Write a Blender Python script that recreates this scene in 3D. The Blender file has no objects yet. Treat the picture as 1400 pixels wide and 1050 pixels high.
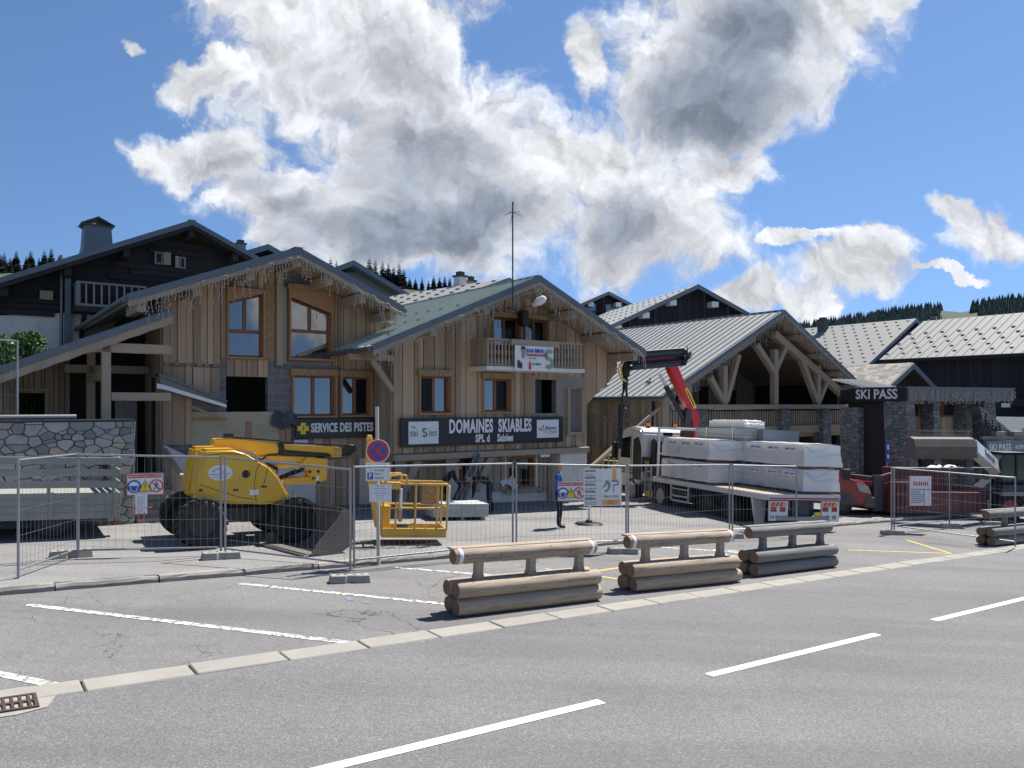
import bpy, bmesh, math, random
from mathutils import Vector, Matrix
C = bpy.context.scene
col = C.collection
R = math.radians
# ------------------------------------------------------------------ camera, sky, sun, exposure
CZ = 2.74
FPX, HX, HY = 1050.0, 700.0, 553.0          # focal length and horizon of the 1400 x 1050 photograph
cd = bpy.data.cameras.new('camera'); cam = bpy.data.objects.new('camera', cd); col.objects.link(cam)
cam.location = (0, 0, CZ); cam.rotation_euler = (R(90), 0, 0)
cd.sensor_width = 36; cd.lens = 27.0; cd.shift_y = 28 / 1400; cd.clip_start = .1; cd.clip_end = 4000
C.camera = cam
C.render.resolution_x, C.render.resolution_y = 1024, 768
SUN_AZ, SUN_EL = 47, 57                      # azimuth from +X towards +Y
C.view_settings.view_transform = 'Standard'; C.view_settings.look = 'None'
C.view_settings.gamma = 1; C.view_settings.exposure = 1.5
sd = bpy.data.lights.new('sun', 'SUN'); sd.energy = 3.0; sd.angle = R(.53); sd.color = (1, .95, .87)
sun = bpy.data.objects.new('sun', sd); col.objects.link(sun)
sv = Vector((math.cos(R(SUN_EL)) * math.cos(R(SUN_AZ)), math.cos(R(SUN_EL)) * math.sin(R(SUN_AZ)), math.sin(R(SUN_EL))))
sun.rotation_euler = sv.to_track_quat('Z', 'Y').to_euler(); sun.location = sv * 80

world = bpy.data.worlds.new('World'); C.world = world; world.use_nodes = True
def sky_world(nt):
    ns, ln = nt.nodes, nt.links
    ns.clear()
    def nd(t, **k):
        n = ns.new(t)
        for a, b in k.items(): setattr(n, a, b)
        return n
    def val(n, i, v):
        if hasattr(v, 'is_output'): ln.new(v, n.inputs[i])
        else: n.inputs[i].default_value = v
    def ma(op, a, b=0.0, c=0.0, clamp=False):
        n = nd('ShaderNodeMath', operation=op, use_clamp=clamp)
        val(n, 0, a); val(n, 1, b); val(n, 2, c); return n.outputs[0]
    def vm(op, a, b=(0, 0, 0)):
        n = nd('ShaderNodeVectorMath', operation=op); val(n, 0, a); val(n, 1, b)
        return n.outputs['Value'] if op == 'LENGTH' else n.outputs[0]
    def noise(v, sc, det=8, ro=.55, dim='3D'):
        n = nd('ShaderNodeTexNoise', noise_dimensions='2D'); ln.new(v, n.inputs['Vector'])
        n.inputs['Scale'].default_value = sc; n.inputs['Detail'].default_value = det; n.inputs['Roughness'].default_value = ro
        return n
    def smooth(x, a, b):
        n = nd('ShaderNodeMapRange', interpolation_type='SMOOTHSTEP'); val(n, 0, x); val(n, 1, a); val(n, 2, b); return n.outputs[0]
    def mixc(f, a, b):
        n = nd('ShaderNodeMix', data_type='RGBA'); val(n, 0, f); val(n, 6, a); val(n, 7, b); return n.outputs[2]
    sky = nd('ShaderNodeTexSky', sky_type='NISHITA', sun_disc=False, sun_elevation=R(SUN_EL), sun_rotation=R(90 - SUN_AZ),
             altitude=1650, air_density=1.0, dust_density=.35, ozone_density=3.0)
    tc = nd('ShaderNodeTexCoord'); sp = nd('ShaderNodeSeparateXYZ'); ln.new(tc.outputs['Generated'], sp.inputs[0])
    x, y, z = sp.outputs
    ya = ma('MAXIMUM', ma('ABSOLUTE', y), .08)
    cb = nd('ShaderNodeCombineXYZ'); val(cb, 0, ma('DIVIDE', x, ya)); val(cb, 1, ma('DIVIDE', z, ya)); p = cb.outputs[0]
    w1 = vm('SCALE', vm('SUBTRACT', noise(p, 5.5, 6, .6).outputs['Color'], (.5, .5, .5)))
    w1.node.inputs['Scale'].default_value = .12
    q = vm('ADD', p, w1)
    blobs = [  # cumulus banks, as directions: centre and radii in 1/1050 of the unit tangent
        (480, 60, 185, 130), (570, 190, 170, 125), (640, 270, 215, 110), (850, 300, 150, 95), (560, 330, 190, 55), (440, 20, 150, 80),
        (800, 225, 140, 85), (2330, 350, 210, 60), (2080, 300, 150, 45), (275, 215, 105, 42), (385, 272, 105, 52), (420, 318, 90, 38),  # banks far right, out of view, added for the window reflections
        (990, 60, 165, 125), (960, 165, 130, 66), (1100, 20, 120, 66), (1010, 232, 75, 34), (1215, 5, 50, 22), (900, 110, 95, 90),
        (787, 85, 30, 62), (198, 70, 18, 16), (262, 118, 52, 34), (290, 92, 26, 22), (320, 20, 40, 26),
        (1165, 388, 78, 34), (1208, 352, 40, 32), (1070, 342, 36, 11), (1140, 332, 48, 7), (1352, 324, 56, 36), (1315, 292, 28, 22), (1030, 412, 56, 26), (1290, 384, 50, 5),
        (1110, 420, 46, 20)]
    f = None; g = None
    for (cx, cy, rx, ry) in blobs:
        c = ((cx - HX) / FPX, (HY - cy) / FPX, 0); ir = (FPX / rx, FPX / ry, 0)
        d = ma('SUBTRACT', 1.0, vm('LENGTH', vm('MULTIPLY', vm('SUBTRACT', q, c), ir)))
        if f is None: f = d
        else: f = ma('SMOOTH_MAX', f, d, .16)
        e = ma('MULTIPLY', d, min(1.0, (rx * ry) ** .5 / 110))
        g = e if g is None else ma('SMOOTH_MAX', g, e, .2)
    def puff(v, sc):                         # rounded cauliflower lobes
        n = nd('ShaderNodeTexVoronoi', feature='SMOOTH_F1', voronoi_dimensions='2D'); ln.new(v, n.inputs['Vector']); n.inputs['Scale'].default_value = sc; n.inputs['Smoothness'].default_value = .35
        n.inputs['Detail'].default_value = 3; n.inputs['Roughness'].default_value = .55; n.normalize = True; return ma('SUBTRACT', .5, n.outputs['Distance'])
    fb = noise(q, 7.5, 10, .6).outputs[0]; pf = puff(q, 13)
    sunp = (.010, .018, 0); q2 = vm('ADD', q, sunp)
    fb2 = noise(q2, 7.5, 10, .6).outputs[0]; pf2 = puff(q2, 13)
    f = ma('MAXIMUM', f, -1.2); g = ma('MAXIMUM', g, -1.0)
    rough = ma('ADD', ma('MULTIPLY', ma('SUBTRACT', fb, .5), 1.55), ma('MULTIPLY', pf, .55))
    dens = ma('ADD', ma('ADD', f, .02), rough)
    wisp = noise(q, 24, 8, .65).outputs[0]
    alpha = smooth(ma('ADD', dens, ma('MULTIPLY', ma('SUBTRACT', wisp, .5), .55)), -.12, .42)
    darks = [(610, 325, 270, 95, 1.0), (540, 225, 170, 120, .75), (970, 150, 170, 110, 1.05), (1010, 50, 150, 90, .85), (780, 310, 160, 75, .75), (330, 245, 110, 34, .55), (430, 290, 120, 40, .6), (500, 90, 130, 90, .38)]
    dk = None
    for (cx, cy, rx, ry, am) in darks:
        d = ma('MULTIPLY', smooth(vm('LENGTH', vm('MULTIPLY', vm('SUBTRACT', q, ((cx - HX) / FPX, (HY - cy) / FPX, 0)), (FPX / rx, FPX / ry, 0))), 1.25, .1), am)
        dk = d if dk is None else ma('MAXIMUM', dk, d)
    low = noise(p, 4.2, 6, .55).outputs[0]
    shade = smooth(ma('ADD', dk, ma('ADD', ma('MULTIPLY', ma('SUBTRACT', low, .5), .75), ma('MULTIPLY', ma('SUBTRACT', fb, .5), .55))), -.05, .95)
    rim = smooth(dens, .1, .75); shade = ma('MULTIPLY', shade, rim)
    relief = ma('ADD', ma('MULTIPLY', ma('SUBTRACT', fb, fb2), 2.0), ma('MULTIPLY', ma('SUBTRACT', pf, pf2), .8))
    cc = mixc(shade, (.90, .925, .975, 1), (.32, .375, .48, 1))
    br = ma('ADD', 1.0, relief); br = ma('MINIMUM', ma('MAXIMUM', br, .72), 1.28)
    cs = vm('SCALE', cc); ln.new(br, cs.node.inputs['Scale'])
    sv_ = nd('ShaderNodeCombineXYZ'); val(sv_, 0, x); val(sv_, 1, y); val(sv_, 2, ma('ADD', ma('MULTIPLY', z, .86), .16)); ln.new(vm('NORMALIZE', sv_.outputs[0]), sky.inputs[0])
    hs = nd('ShaderNodeHueSaturation'); hs.inputs['Saturation'].default_value = 1.08; hs.inputs['Value'].default_value = .86; ln.new(sky.outputs[0], hs.inputs['Color'])
    b1 = nd('ShaderNodeBackground'); ln.new(hs.outputs[0], b1.inputs[0]); b1.inputs[1].default_value = .062
    b2 = nd('ShaderNodeBackground'); ln.new(cs, b2.inputs[0]); b2.inputs[1].default_value = .31
    up = smooth(z, -.02, .03)
    mx = nd('ShaderNodeMixShader'); ln.new(ma('MULTIPLY', alpha, up), mx.inputs[0]); ln.new(b1.outputs[0], mx.inputs[1]); ln.new(b2.outputs[0], mx.inputs[2])
    out = nd('ShaderNodeOutputWorld'); ln.new(mx.outputs[0], out.inputs[0])
sky_world(world.node_tree)

# ------------------------------------------------------------------ coordinates: s runs along the road, t from the road to the chalets
A36 = R(36); UX, UY = math.cos(A36), math.sin(A36); SL = .047
def P(s, t, z=0): return Vector((s * UX - t * UY, s * UY + t * UX, z))
def ST(X, Y): return X * UX + Y * UY, -X * UY + Y * UX
def sl(s): return -SL * max(-60, min(75, s))
def gz(X, Y):
    s, t = ST(X, Y); return sl(s) + (.1 if t > 13.4 else 0)
def G(px, py, lift=0):                       # where a sight line of the photograph meets the ground
    a, c = (px - HX) / FPX, (HY - py) / FPX
    Y = (CZ - lift) / (-c - SL * (UX * a + UY)); return Vector((a * Y, Y, 0))
def at(px, py, Y): return Vector(((px - HX) / FPX * Y, Y, CZ + (HY - py) / FPX * Y))
def fy(px, T): return T / (UX - UY * (px - HX) / FPX)
def fs(px, T): return fy(px, T) * (UX * (px - HX) / FPX + UY)
def fz(px, py, T): return CZ + (HY - py) / FPX * fy(px, T)
GN = Vector((SL * UX, SL * UY, 1)).normalized()

# ------------------------------------------------------------------ mesh and object helpers
OFF = {}
class B:
    def __init__(s): s.v, s.f, s.m, s.mi, s.M = [], [], [], 0, None
    def add(s, vs, fs):
        o = len(s.v)
        for q in vs:
            q = Vector(q); s.v.append(s.M @ q if s.M else q)
        for f in fs: s.f.append([i + o for i in f]); s.m.append(s.mi)
    def hexa(s, c): s.add(c, [(0, 3, 2, 1), (4, 5, 6, 7), (0, 1, 5, 4), (1, 2, 6, 5), (2, 3, 7, 6), (3, 0, 4, 7)])
    def box(s, x0, x1, y0, y1, z0, z1):
        s.hexa([(x0, y0, z0), (x1, y0, z0), (x1, y1, z0), (x0, y1, z0), (x0, y0, z1), (x1, y0, z1), (x1, y1, z1), (x0, y1, z1)])
    def cbox(s, c, d): s.box(c[0] - d[0] / 2, c[0] + d[0] / 2, c[1] - d[1] / 2, c[1] + d[1] / 2, c[2] - d[2] / 2, c[2] + d[2] / 2)
    def bar(s, p0, p1, w, h, up=(0, 0, 1)):
        p0, p1, up = Vector(p0), Vector(p1), Vector(up); d = (p1 - p0).normalized()
        x = d.cross(up)
        if x.length < 1e-4: x = d.cross(Vector((0, 1, 0)))
        x.normalize(); u = x.cross(d) * h / 2; x = x * w / 2
        s.hexa([p0 - x - u, p1 - x - u, p1 + x - u, p0 + x - u, p0 - x + u, p1 - x + u, p1 + x + u, p0 + x + u])
    def cyl(s, p0, p1, r0, r1=None, n=12, cap=True):
        p0, p1 = Vector(p0), Vector(p1); r1 = r0 if r1 is None else r1
        d = (p1 - p0).normalized(); a = d.orthogonal().normalized(); b = d.cross(a)
        vs = []
        for p, r in ((p0, r0), (p1, r1)):
            for k in range(n): t = 2 * math.pi * k / n; vs.append(p + (a * math.cos(t) + b * math.sin(t)) * r)
        fs_ = [(k, (k + 1) % n, n + (k + 1) % n, n + k) for k in range(n)]
        if cap: fs_ += [tuple(range(n - 1, -1, -1)), tuple(range(n, 2 * n))]
        s.add(vs, fs_)
    def tube(s, pts, r, n=6):
        pts = [Vector(p) for p in pts]
        if len(pts) < 2: return
        rs = r if isinstance(r, (list, tuple)) else [r] * len(pts)
        vs, a = [], None
        for i, p in enumerate(pts):
            d = (pts[min(i + 1, len(pts) - 1)] - pts[max(i - 1, 0)]).normalized()
            a = d.orthogonal().normalized() if a is None else (a - d * a.dot(d)).normalized()
            b = d.cross(a)
            for k in range(n): t = 2 * math.pi * k / n; vs.append(p + (a * math.cos(t) + b * math.sin(t)) * rs[i])
        fs_ = []
        for i in range(len(pts) - 1):
            for k in range(n): fs_.append((i * n + k, i * n + (k + 1) % n, (i + 1) * n + (k + 1) % n, (i + 1) * n + k))
        fs_ += [tuple(range(n - 1, -1, -1)), tuple(range(len(vs) - n, len(vs)))]
        s.add(vs, fs_)
    def prism(s, poly, y0, y1, f=None):      # polygon in (x, z) run from y0 to y1; f maps (x, y, z)
        n = len(poly); g = f or (lambda x, y, z: (x, y, z))
        s.add([g(x, y0, z) for x, z in poly] + [g(x, y1, z) for x, z in poly],
              [tuple(range(n)), tuple(range(2 * n - 1, n - 1, -1))] + [(k, n + k, n + (k + 1) % n, (k + 1) % n) for k in range(n)])
    def quad(s, a, b, c, d): s.add([a, b, c, d], [(0, 1, 2, 3)])
    def ball(s, c, r, nu=12, nv=8):
        r = (r, r, r) if isinstance(r, (int, float)) else r; vs = []
        for j in range(nv + 1):
            p = math.pi * j / nv
            for k in range(nu): t = 2 * math.pi * k / nu; vs.append((c[0] + r[0] * math.sin(p) * math.cos(t), c[1] + r[1] * math.sin(p) * math.sin(t), c[2] + r[2] * math.cos(p)))
        s.add(vs, [(j * nu + k, (j + 1) * nu + k, (j + 1) * nu + (k + 1) % nu, j * nu + (k + 1) % nu) for j in range(nv) for k in range(nu)])
    def lathe(s, prof, c=(0, 0, 0), ax='y', n=24):   # profile of (radius, along)
        vs = []
        for r, h in prof:
            for k in range(n):
                t = 2 * math.pi * k / n; u, w = r * math.cos(t), r * math.sin(t)
                q = (u, h, w) if ax == 'y' else ((h, u, w) if ax == 'x' else (u, w, h))
                vs.append((q[0] + c[0], q[1] + c[1], q[2] + c[2]))
        m = len(prof)
        s.add(vs, [(i * n + k, i * n + (k + 1) % n, (i + 1) * n + (k + 1) % n, (i + 1) * n + k) for i in range(m - 1) for k in range(n)] +
              [tuple(range(n)), tuple(range(m * n - 1, m * n - n - 1, -1))])
    def build(s, name, mat, parent=None, smooth=False, bevel=0, seg=1):
        me = bpy.data.meshes.new(name); o0 = OFF.get(parent.name, Vector()) if parent else Vector()
        me.from_pydata([q - o0 for q in s.v], [], s.f)
        for m in (mat if isinstance(mat, (list, tuple)) else [mat]): me.materials.append(m)
        me.polygons.foreach_set('material_index', s.m)
        bm = bmesh.new(); bm.from_mesh(me)
        bmesh.ops.recalc_face_normals(bm, faces=bm.faces)
        if bevel:
            es = [e for e in bm.edges if len(e.link_faces) == 2 and e.calc_face_angle(0) > .6]
            bmesh.ops.bevel(bm, geom=es, offset=bevel, segments=seg, affect='EDGES', clamp_overlap=True)
        bm.to_mesh(me); bm.free()
        if smooth:
            me.polygons.foreach_set('use_smooth', [True] * len(me.polygons))
            try: me.set_sharp_from_angle(angle=R(38))
            except Exception: pass
        o = bpy.data.objects.new(name, me); col.objects.link(o)
        if parent: o.parent = parent; OFF[o.name] = o0
        return o
def tag(o, label=None, cat=None, group=None, kind=None):
    if label: o['label'] = label
    if cat: o['category'] = cat
    if group: o['group'] = group
    if kind: o['kind'] = kind
    return o
def empty(name, label, cat, loc=(0, 0, 0), rz=0, group=None, tilt=False):
    o = bpy.data.objects.new(name, None); col.objects.link(o); o.empty_display_size = .2
    q = Matrix.Rotation(rz, 4, 'Z')
    if tilt: q = Vector((0, 0, 1)).rotation_difference(GN).to_matrix().to_4x4() @ q
    o.rotation_euler = q.to_euler(); o.location = loc
    return tag(o, label, cat, group)
def site(name, label, cat, s0, t0, z0=None, group=None):    # a thing whose parts are written in (s, t, z)
    z0 = sl(s0) if z0 is None else z0
    o = empty(name, label, cat, P(s0, t0, z0), A36, group); OFF[o.name] = Vector((s0, t0, z0)); return o
def dup(o, parent=None):
    c = o.copy(); col.objects.link(c)
    if parent: c.parent = parent
    for k in list(o.children): dup(k, c)
    return c
def ground_loc(X, Y, dz=0): return (X, Y, gz(X, Y) + dz)
def text(body, size, mat, parent, loc, rot=(R(90), 0, 0), sx=1, bold=0, align='CENTER', name='lettering', ext=.004, sp=1.0):
    cu = bpy.data.curves.new(name, 'FONT'); cu.body = body; cu.size = size; cu.align_x = align; cu.align_y = 'CENTER'
    cu.extrude = ext; cu.offset = bold; cu.space_character = sp; cu.resolution_u = 3
    t = bpy.data.objects.new('tmp', cu); me = bpy.data.meshes.new_from_object(t); bpy.data.objects.remove(t)
    me.name = name; me.materials.clear(); me.materials.append(mat)
    for v in me.vertices: v.co.x *= sx
    o = bpy.data.objects.new(name, me); col.objects.link(o)
    o0 = OFF.get(parent.name, Vector()) if parent else Vector()
    o.location = Vector(loc) - o0; o.rotation_euler = rot; o.parent = parent
    return o

# ------------------------------------------------------------------ materials
def mat(name, c, rough=.8, metal=0, var=.18, sc=3, fine=60, bump=0, isl=0, stretch=(1, 1, 1), c2=None, spec=None, coat=0, dirt=0, extra=None, trans=0):
    m = bpy.data.materials.new(name); m.use_nodes = True; nt = m.node_tree; ns, ln = nt.nodes, nt.links
    bs = ns['Principled BSDF']; bs.inputs['Roughness'].default_value = rough; bs.inputs['Metallic'].default_value = metal
    if spec is not None: bs.inputs['Specular IOR Level'].default_value = spec
    if coat: bs.inputs['Coat Weight'].default_value = coat; bs.inputs['Coat Roughness'].default_value = .08
    tc = ns.new('ShaderNodeTexCoord'); mp = ns.new('ShaderNodeMapping'); ln.new(tc.outputs['Object'], mp.inputs[0]); mp.inputs['Scale'].default_value = stretch
    def noise(scale, det=5, ro=.6):
        n = ns.new('ShaderNodeTexNoise'); ln.new(mp.outputs[0], n.inputs['Vector']); n.inputs['Scale'].default_value = scale
        n.inputs['Detail'].default_value = det; n.inputs['Roughness'].default_value = ro; return n.outputs[0]
    def ma(op, a, b):
        n = ns.new('ShaderNodeMath'); n.operation = op
        for i, v in enumerate((a, b)):
            if hasattr(v, 'is_output'): ln.new(v, n.inputs[i])
            else: n.inputs[i].default_value = v
        return n.outputs[0]
    def ramp(x, a, b):
        n = ns.new('ShaderNodeMapRange'); ln.new(x, n.inputs[0]); n.inputs[1].default_value = a; n.inputs[2].default_value = b; return n.outputs[0]
    def mix(f, a, b):
        n = ns.new('ShaderNodeMix'); n.data_type = 'RGBA'
        for i, v in ((0, f), (6, a), (7, b)):
            if hasattr(v, 'is_output'): ln.new(v, n.inputs[i])
            else: n.inputs[i].default_value = v if i == 0 else (*v, 1)[:4]
        return n.outputs[2]
    n1, n2 = noise(sc), noise(fine, 3)
    v = ma('ADD', 1 - var, ma('MULTIPLY', ma('ADD', ma('MULTIPLY', n1, 1.3), ma('MULTIPLY', n2, .7)), var))
    if isl:
        ge = ns.new('ShaderNodeNewGeometry'); v = ma('MULTIPLY', v, ma('ADD', 1 - isl, ma('MULTIPLY', ge.outputs['Random Per Island'], 2 * isl)))
    base = mix(ramp(n1, .35, .65), c, c2) if c2 else c
    if extra: base = extra(ns, ln, tc, mp, noise, ma, ramp, mix, base, bs) or base
    if dirt: base = mix(ma('MULTIPLY', ramp(noise(1.7, 8, .7), .48, .75), dirt), base, (.16, .14, .12))
    vs = ns.new('ShaderNodeVectorMath'); vs.operation = 'SCALE'
    if hasattr(base, 'is_output'): ln.new(base, vs.inputs[0])
    else: vs.inputs[0].default_value = base
    ln.new(v, vs.inputs['Scale']); ln.new(vs.outputs[0], bs.inputs['Base Color'])
    if bump:
        bp = ns.new('ShaderNodeBump'); bp.inputs['Strength'].default_value = bump; bp.inputs['Distance'].default_value = .01
        ln.new(n2, bp.inputs['Height']); ln.new(bp.outputs[0], bs.inputs['Normal'])
    if trans:
        tr = ns.new('ShaderNodeBsdfTransparent'); ms = ns.new('ShaderNodeMixShader'); ms.inputs[0].default_value = trans
        ln.new(bs.outputs[0], ms.inputs[1]); ln.new(tr.outputs[0], ms.inputs[2]); ln.new(ms.outputs[0], ns['Material Output'].inputs[0])
    return m
def voro(ns, ln, vec, scale, feat='DISTANCE_TO_EDGE', rnd=1):
    n = ns.new('ShaderNodeTexVoronoi'); n.feature = feat; n.inputs['Scale'].default_value = scale; n.inputs['Randomness'].default_value = rnd; ln.new(vec, n.inputs['Vector']); return n
def warped(ns, ln, vec, scale, amt):
    n = ns.new('ShaderNodeTexNoise'); ln.new(vec, n.inputs['Vector']); n.inputs['Scale'].default_value = scale; n.inputs['Detail'].default_value = 6
    a = ns.new('ShaderNodeVectorMath'); a.operation = 'MULTIPLY_ADD'; ln.new(n.outputs['Color'], a.inputs[0]); a.inputs[1].default_value = (amt,) * 3; ln.new(vec, a.inputs[2]); return a.outputs[0]
def asphalt_x(crack, patch):
    def f(ns, ln, tc, mp, noise, ma, ramp, mix, base, bs):
        sp = voro(ns, ln, mp.outputs[0], 85, 'F1'); sep = ns.new('ShaderNodeSeparateColor'); ln.new(sp.outputs['Color'], sep.inputs[0])
        g = sep.outputs[0]
        base = mix(ma('MULTIPLY', ma('POWER', g, 3.2), .45), base, (.42, .41, .40))
        base = mix(ma('MULTIPLY', ramp(sep.outputs[1], .72, .95), .4), base, (.05, .03, .032))
        base = mix(ma('MULTIPLY', ramp(noise(.35, 5, .6), .42, .66), patch), base, (.075, .075, .078))
        m3 = ns.new('ShaderNodeMapping'); m3.inputs['Rotation'].default_value = (0, 0, R(-36)); m3.inputs['Scale'].default_value = (.045, .85, 1); ln.new(tc.outputs['Object'], m3.inputs[0])
        n3 = ns.new('ShaderNodeTexNoise'); n3.inputs['Scale'].default_value = 1.3; n3.inputs['Detail'].default_value = 5; ln.new(m3.outputs[0], n3.inputs['Vector'])
        base = mix(ma('MULTIPLY', ramp(n3.outputs[0], .45, .62), .28), base, (.07, .07, .072))
        base = mix(ma('MULTIPLY', ramp(noise(1.9, 7, .7), .60, .72), .35), base, (.06, .06, .06))
        if crack:
            wv = warped(ns, ln, mp.outputs[0], 1.1, .9)
            d = voro(ns, ln, wv, .33).outputs['Distance']; line = ma('SUBTRACT', 1, ramp(d, .0008, .0045))
            d2 = voro(ns, ln, wv, 1.5).outputs['Distance']; l2 = ma('MULTIPLY', ma('SUBTRACT', 1, ramp(d2, .002, .010)), ramp(noise(.28, 3), .56, .62))
            base = mix(ma('MULTIPLY', ma('MAXIMUM', ma('MULTIPLY', line, ramp(noise(.5, 3), .4, .6)), l2), crack), base, (.02, .02, .02))
        bp = ns.new('ShaderNodeBump'); bp.inputs['Strength'].default_value = .55; bp.inputs['Distance'].default_value = .006
        ln.new(g, bp.inputs['Height']); ln.new(bp.outputs[0], bs.inputs['Normal'])
        return base
    return f
def worn_x(ground, lo, hi, sc=14):
    def f(ns, ln, tc, mp, noise, ma, ramp, mix, base, bs):
        return mix(ramp(noise(sc, 8, .75), lo, hi), base, ground)
    return f
def stone_x(scale, mortar, tones, width=.03, zst=1.0, brick=False):
    def f(ns, ln, tc, mp, noise, ma, ramp, mix, base, bs):
        mp.inputs['Scale'].default_value = (1, 1, zst)
        wv = warped(ns, ln, mp.outputs[0], 1.6, .12)
        e = voro(ns, ln, wv, scale, rnd=.86); c = voro(ns, ln, wv, scale, 'F1', .86)
        sep = ns.new('ShaderNodeSeparateColor'); ln.new(c.outputs['Color'], sep.inputs[0])
        b = mix(ramp(sep.outputs[0], 0, 1), tones[0], tones[1]); b = mix(ramp(sep.outputs[1], .68, .95), b, tones[2])
        b = mix(ma('MULTIPLY', noise(16, 6), .55), b, tones[0])
        mt = ramp(e.outputs['Distance'], width * .45, width)
        bp = ns.new('ShaderNodeBump'); bp.inputs['Strength'].default_value = .9; bp.inputs['Distance'].default_value = .05
        ln.new(ma('ADD', ramp(e.outputs['Distance'], 0, width * 2.4), ma('MULTIPLY', noise(9, 6), .5)), bp.inputs['Height']); ln.new(bp.outputs[0], bs.inputs['Normal'])
        return mix(mt, mortar, b)
    return f
def brick_x(w, h, mortar, off=.5):
    def f(ns, ln, tc, mp, noise, ma, ramp, mix, base, bs):
        mp2 = ns.new('ShaderNodeMapping'); mp2.inputs['Rotation'].default_value = (R(90), 0, 0); ln.new(tc.outputs['Object'], mp2.inputs[0])
        b = ns.new('ShaderNodeTexBrick'); ln.new(mp2.outputs[0], b.inputs['Vector']); b.inputs['Scale'].default_value = 1
        b.inputs['Brick Width'].default_value = w; b.inputs['Row Height'].default_value = h; b.inputs['Mortar Size'].default_value = .012
        b.inputs['Color1'].default_value = (*[k * 1.08 for k in base], 1); b.inputs['Color2'].default_value = (*[k * .8 for k in base], 1); b.inputs['Mortar'].default_value = (*mortar, 1); b.offset = off
        return b.outputs[0]
    return f
def osb_x(ns, ln, tc, mp, noise, ma, ramp, mix, base, bs):
    v = voro(ns, ln, warped(ns, ln, mp.outputs[0], 9, .07), 34, 'F1'); sep = ns.new('ShaderNodeSeparateColor'); ln.new(v.outputs['Color'], sep.inputs[0])
    return mix(sep.outputs[0], base, (.2, .13, .06))
def log_x(ns, ln, tc, mp, noise, ma, ramp, mix, base, bs):
    v = voro(ns, ln, tc.outputs['Object'], 3.3, 'F1'); base = mix(ma('MULTIPLY', ma('SUBTRACT', 1, ramp(v.outputs['Distance'], .05, .1)), .75), base, (.09, .055, .03))
    base = mix(ma('MULTIPLY', ramp(noise(3.2, 9, .75), .54, .6), .6), base, (.09, .065, .045))
    return mix(ma('MULTIPLY', ramp(noise(.9, 6, .7), .5, .7), .5), base, (.30, .28, .25))
def knot_x(ns, ln, tc, mp, noise, ma, ramp, mix, base, bs):
    v = voro(ns, ln, tc.outputs['Object'], 3.3, 'F1')
    return mix(ma('MULTIPLY', ma('SUBTRACT', 1, ramp(v.outputs['Distance'], .05, .1)), .75), base, (.1, .06, .035))
WZ, WX = (9, 9, .5), (.5, 9, 9)
M = {}
M['road'] = mat('road_asphalt', (.138, .138, .141), .9, var=.14, sc=.6, fine=30, extra=asphalt_x(0, .22))
M['lot'] = mat('old_asphalt', (.165, .163, .158), .92, var=.2, sc=.5, fine=25, extra=asphalt_x(.75, .3))
M['yard'] = mat('yard_asphalt', (.215, .212, .205), .92, var=.22, sc=.45, fine=20, extra=asphalt_x(.3, .2))
M['concrete'] = mat('concrete', (.29, .275, .245), .9, var=.3, sc=2.2, fine=70, bump=.3, isl=.06, dirt=.35)
M['granite'] = mat('granite', (.27, .25, .225), .88, var=.5, sc=5, fine=60, bump=.8, isl=.12, dirt=.55)
M['block'] = mat('breeze_block', (.17, .175, .18), .95, var=.35, sc=2.5, fine=60, bump=.4, dirt=.3, extra=brick_x(.5, .22, (.24, .24, .24)))
M['render'] = mat('white_render', (.68, .665, .62), .9, var=.2, sc=1.3, fine=50, bump=.2, dirt=.3)
M['plaster'] = mat('beige_plaster', (.44, .38, .27), .92, var=.3, sc=2, fine=40, bump=.3, dirt=.4)
M['grey_render'] = mat('grey_render', (.20, .22, .24), .9, var=.15, sc=1, fine=40)
M['paint'] = mat('road_paint', (.68, .68, .66), .75, var=.12, sc=6, fine=90, extra=worn_x((.13, .13, .13), .56, .68))
M['worn'] = mat('worn_paint', (.66, .66, .63), .8, var=.15, sc=6, fine=90, extra=worn_x((.15, .148, .144), .45, .56))
M['yellow_line'] = mat('yellow_paint_worn', (.62, .43, .1), .8, extra=worn_x((.2, .197, .19), .48, .62))
M['blue_mark'] = mat('blue_spray', (.12, .22, .36), .9, extra=worn_x((.2, .197, .19), .45, .6, 20))
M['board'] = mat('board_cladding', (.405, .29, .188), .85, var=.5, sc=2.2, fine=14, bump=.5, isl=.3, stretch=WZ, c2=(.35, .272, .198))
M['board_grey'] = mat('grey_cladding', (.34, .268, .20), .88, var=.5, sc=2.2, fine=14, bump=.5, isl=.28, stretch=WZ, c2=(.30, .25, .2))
M['beam'] = mat('weathered_beam', (.37, .29, .205), .85, var=.4, sc=2, fine=14, bump=.4, isl=.1, stretch=(3, 3, 3), c2=(.29, .245, .195))
M['fresh'] = mat('new_timber', (.36, .195, .105), .7, var=.35, sc=2, fine=14, bump=.2, isl=.1, stretch=WZ)
M['frame'] = mat('window_timber', (.22, .095, .045), .55, var=.25, sc=2, fine=14, isl=.08, stretch=WZ)
M['osb'] = mat('strand_board', (.38, .27, .14), .85, var=.3, extra=osb_x)
M['dark_wood'] = mat('dark_timber', (.022, .018, .017), .85, var=.5, sc=2.4, fine=12, bump=.6, isl=.25, stretch=(.4, 4, 7))
M['black_wood'] = mat('black_timber', (.021, .023, .028), .85, var=.4, sc=2, fine=12, isl=.22, stretch=WZ)
M['grey_wood'] = mat('silvered_timber', (.20, .195, .19), .85, var=.4, sc=2, fine=14, isl=.15, stretch=WZ)
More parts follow.
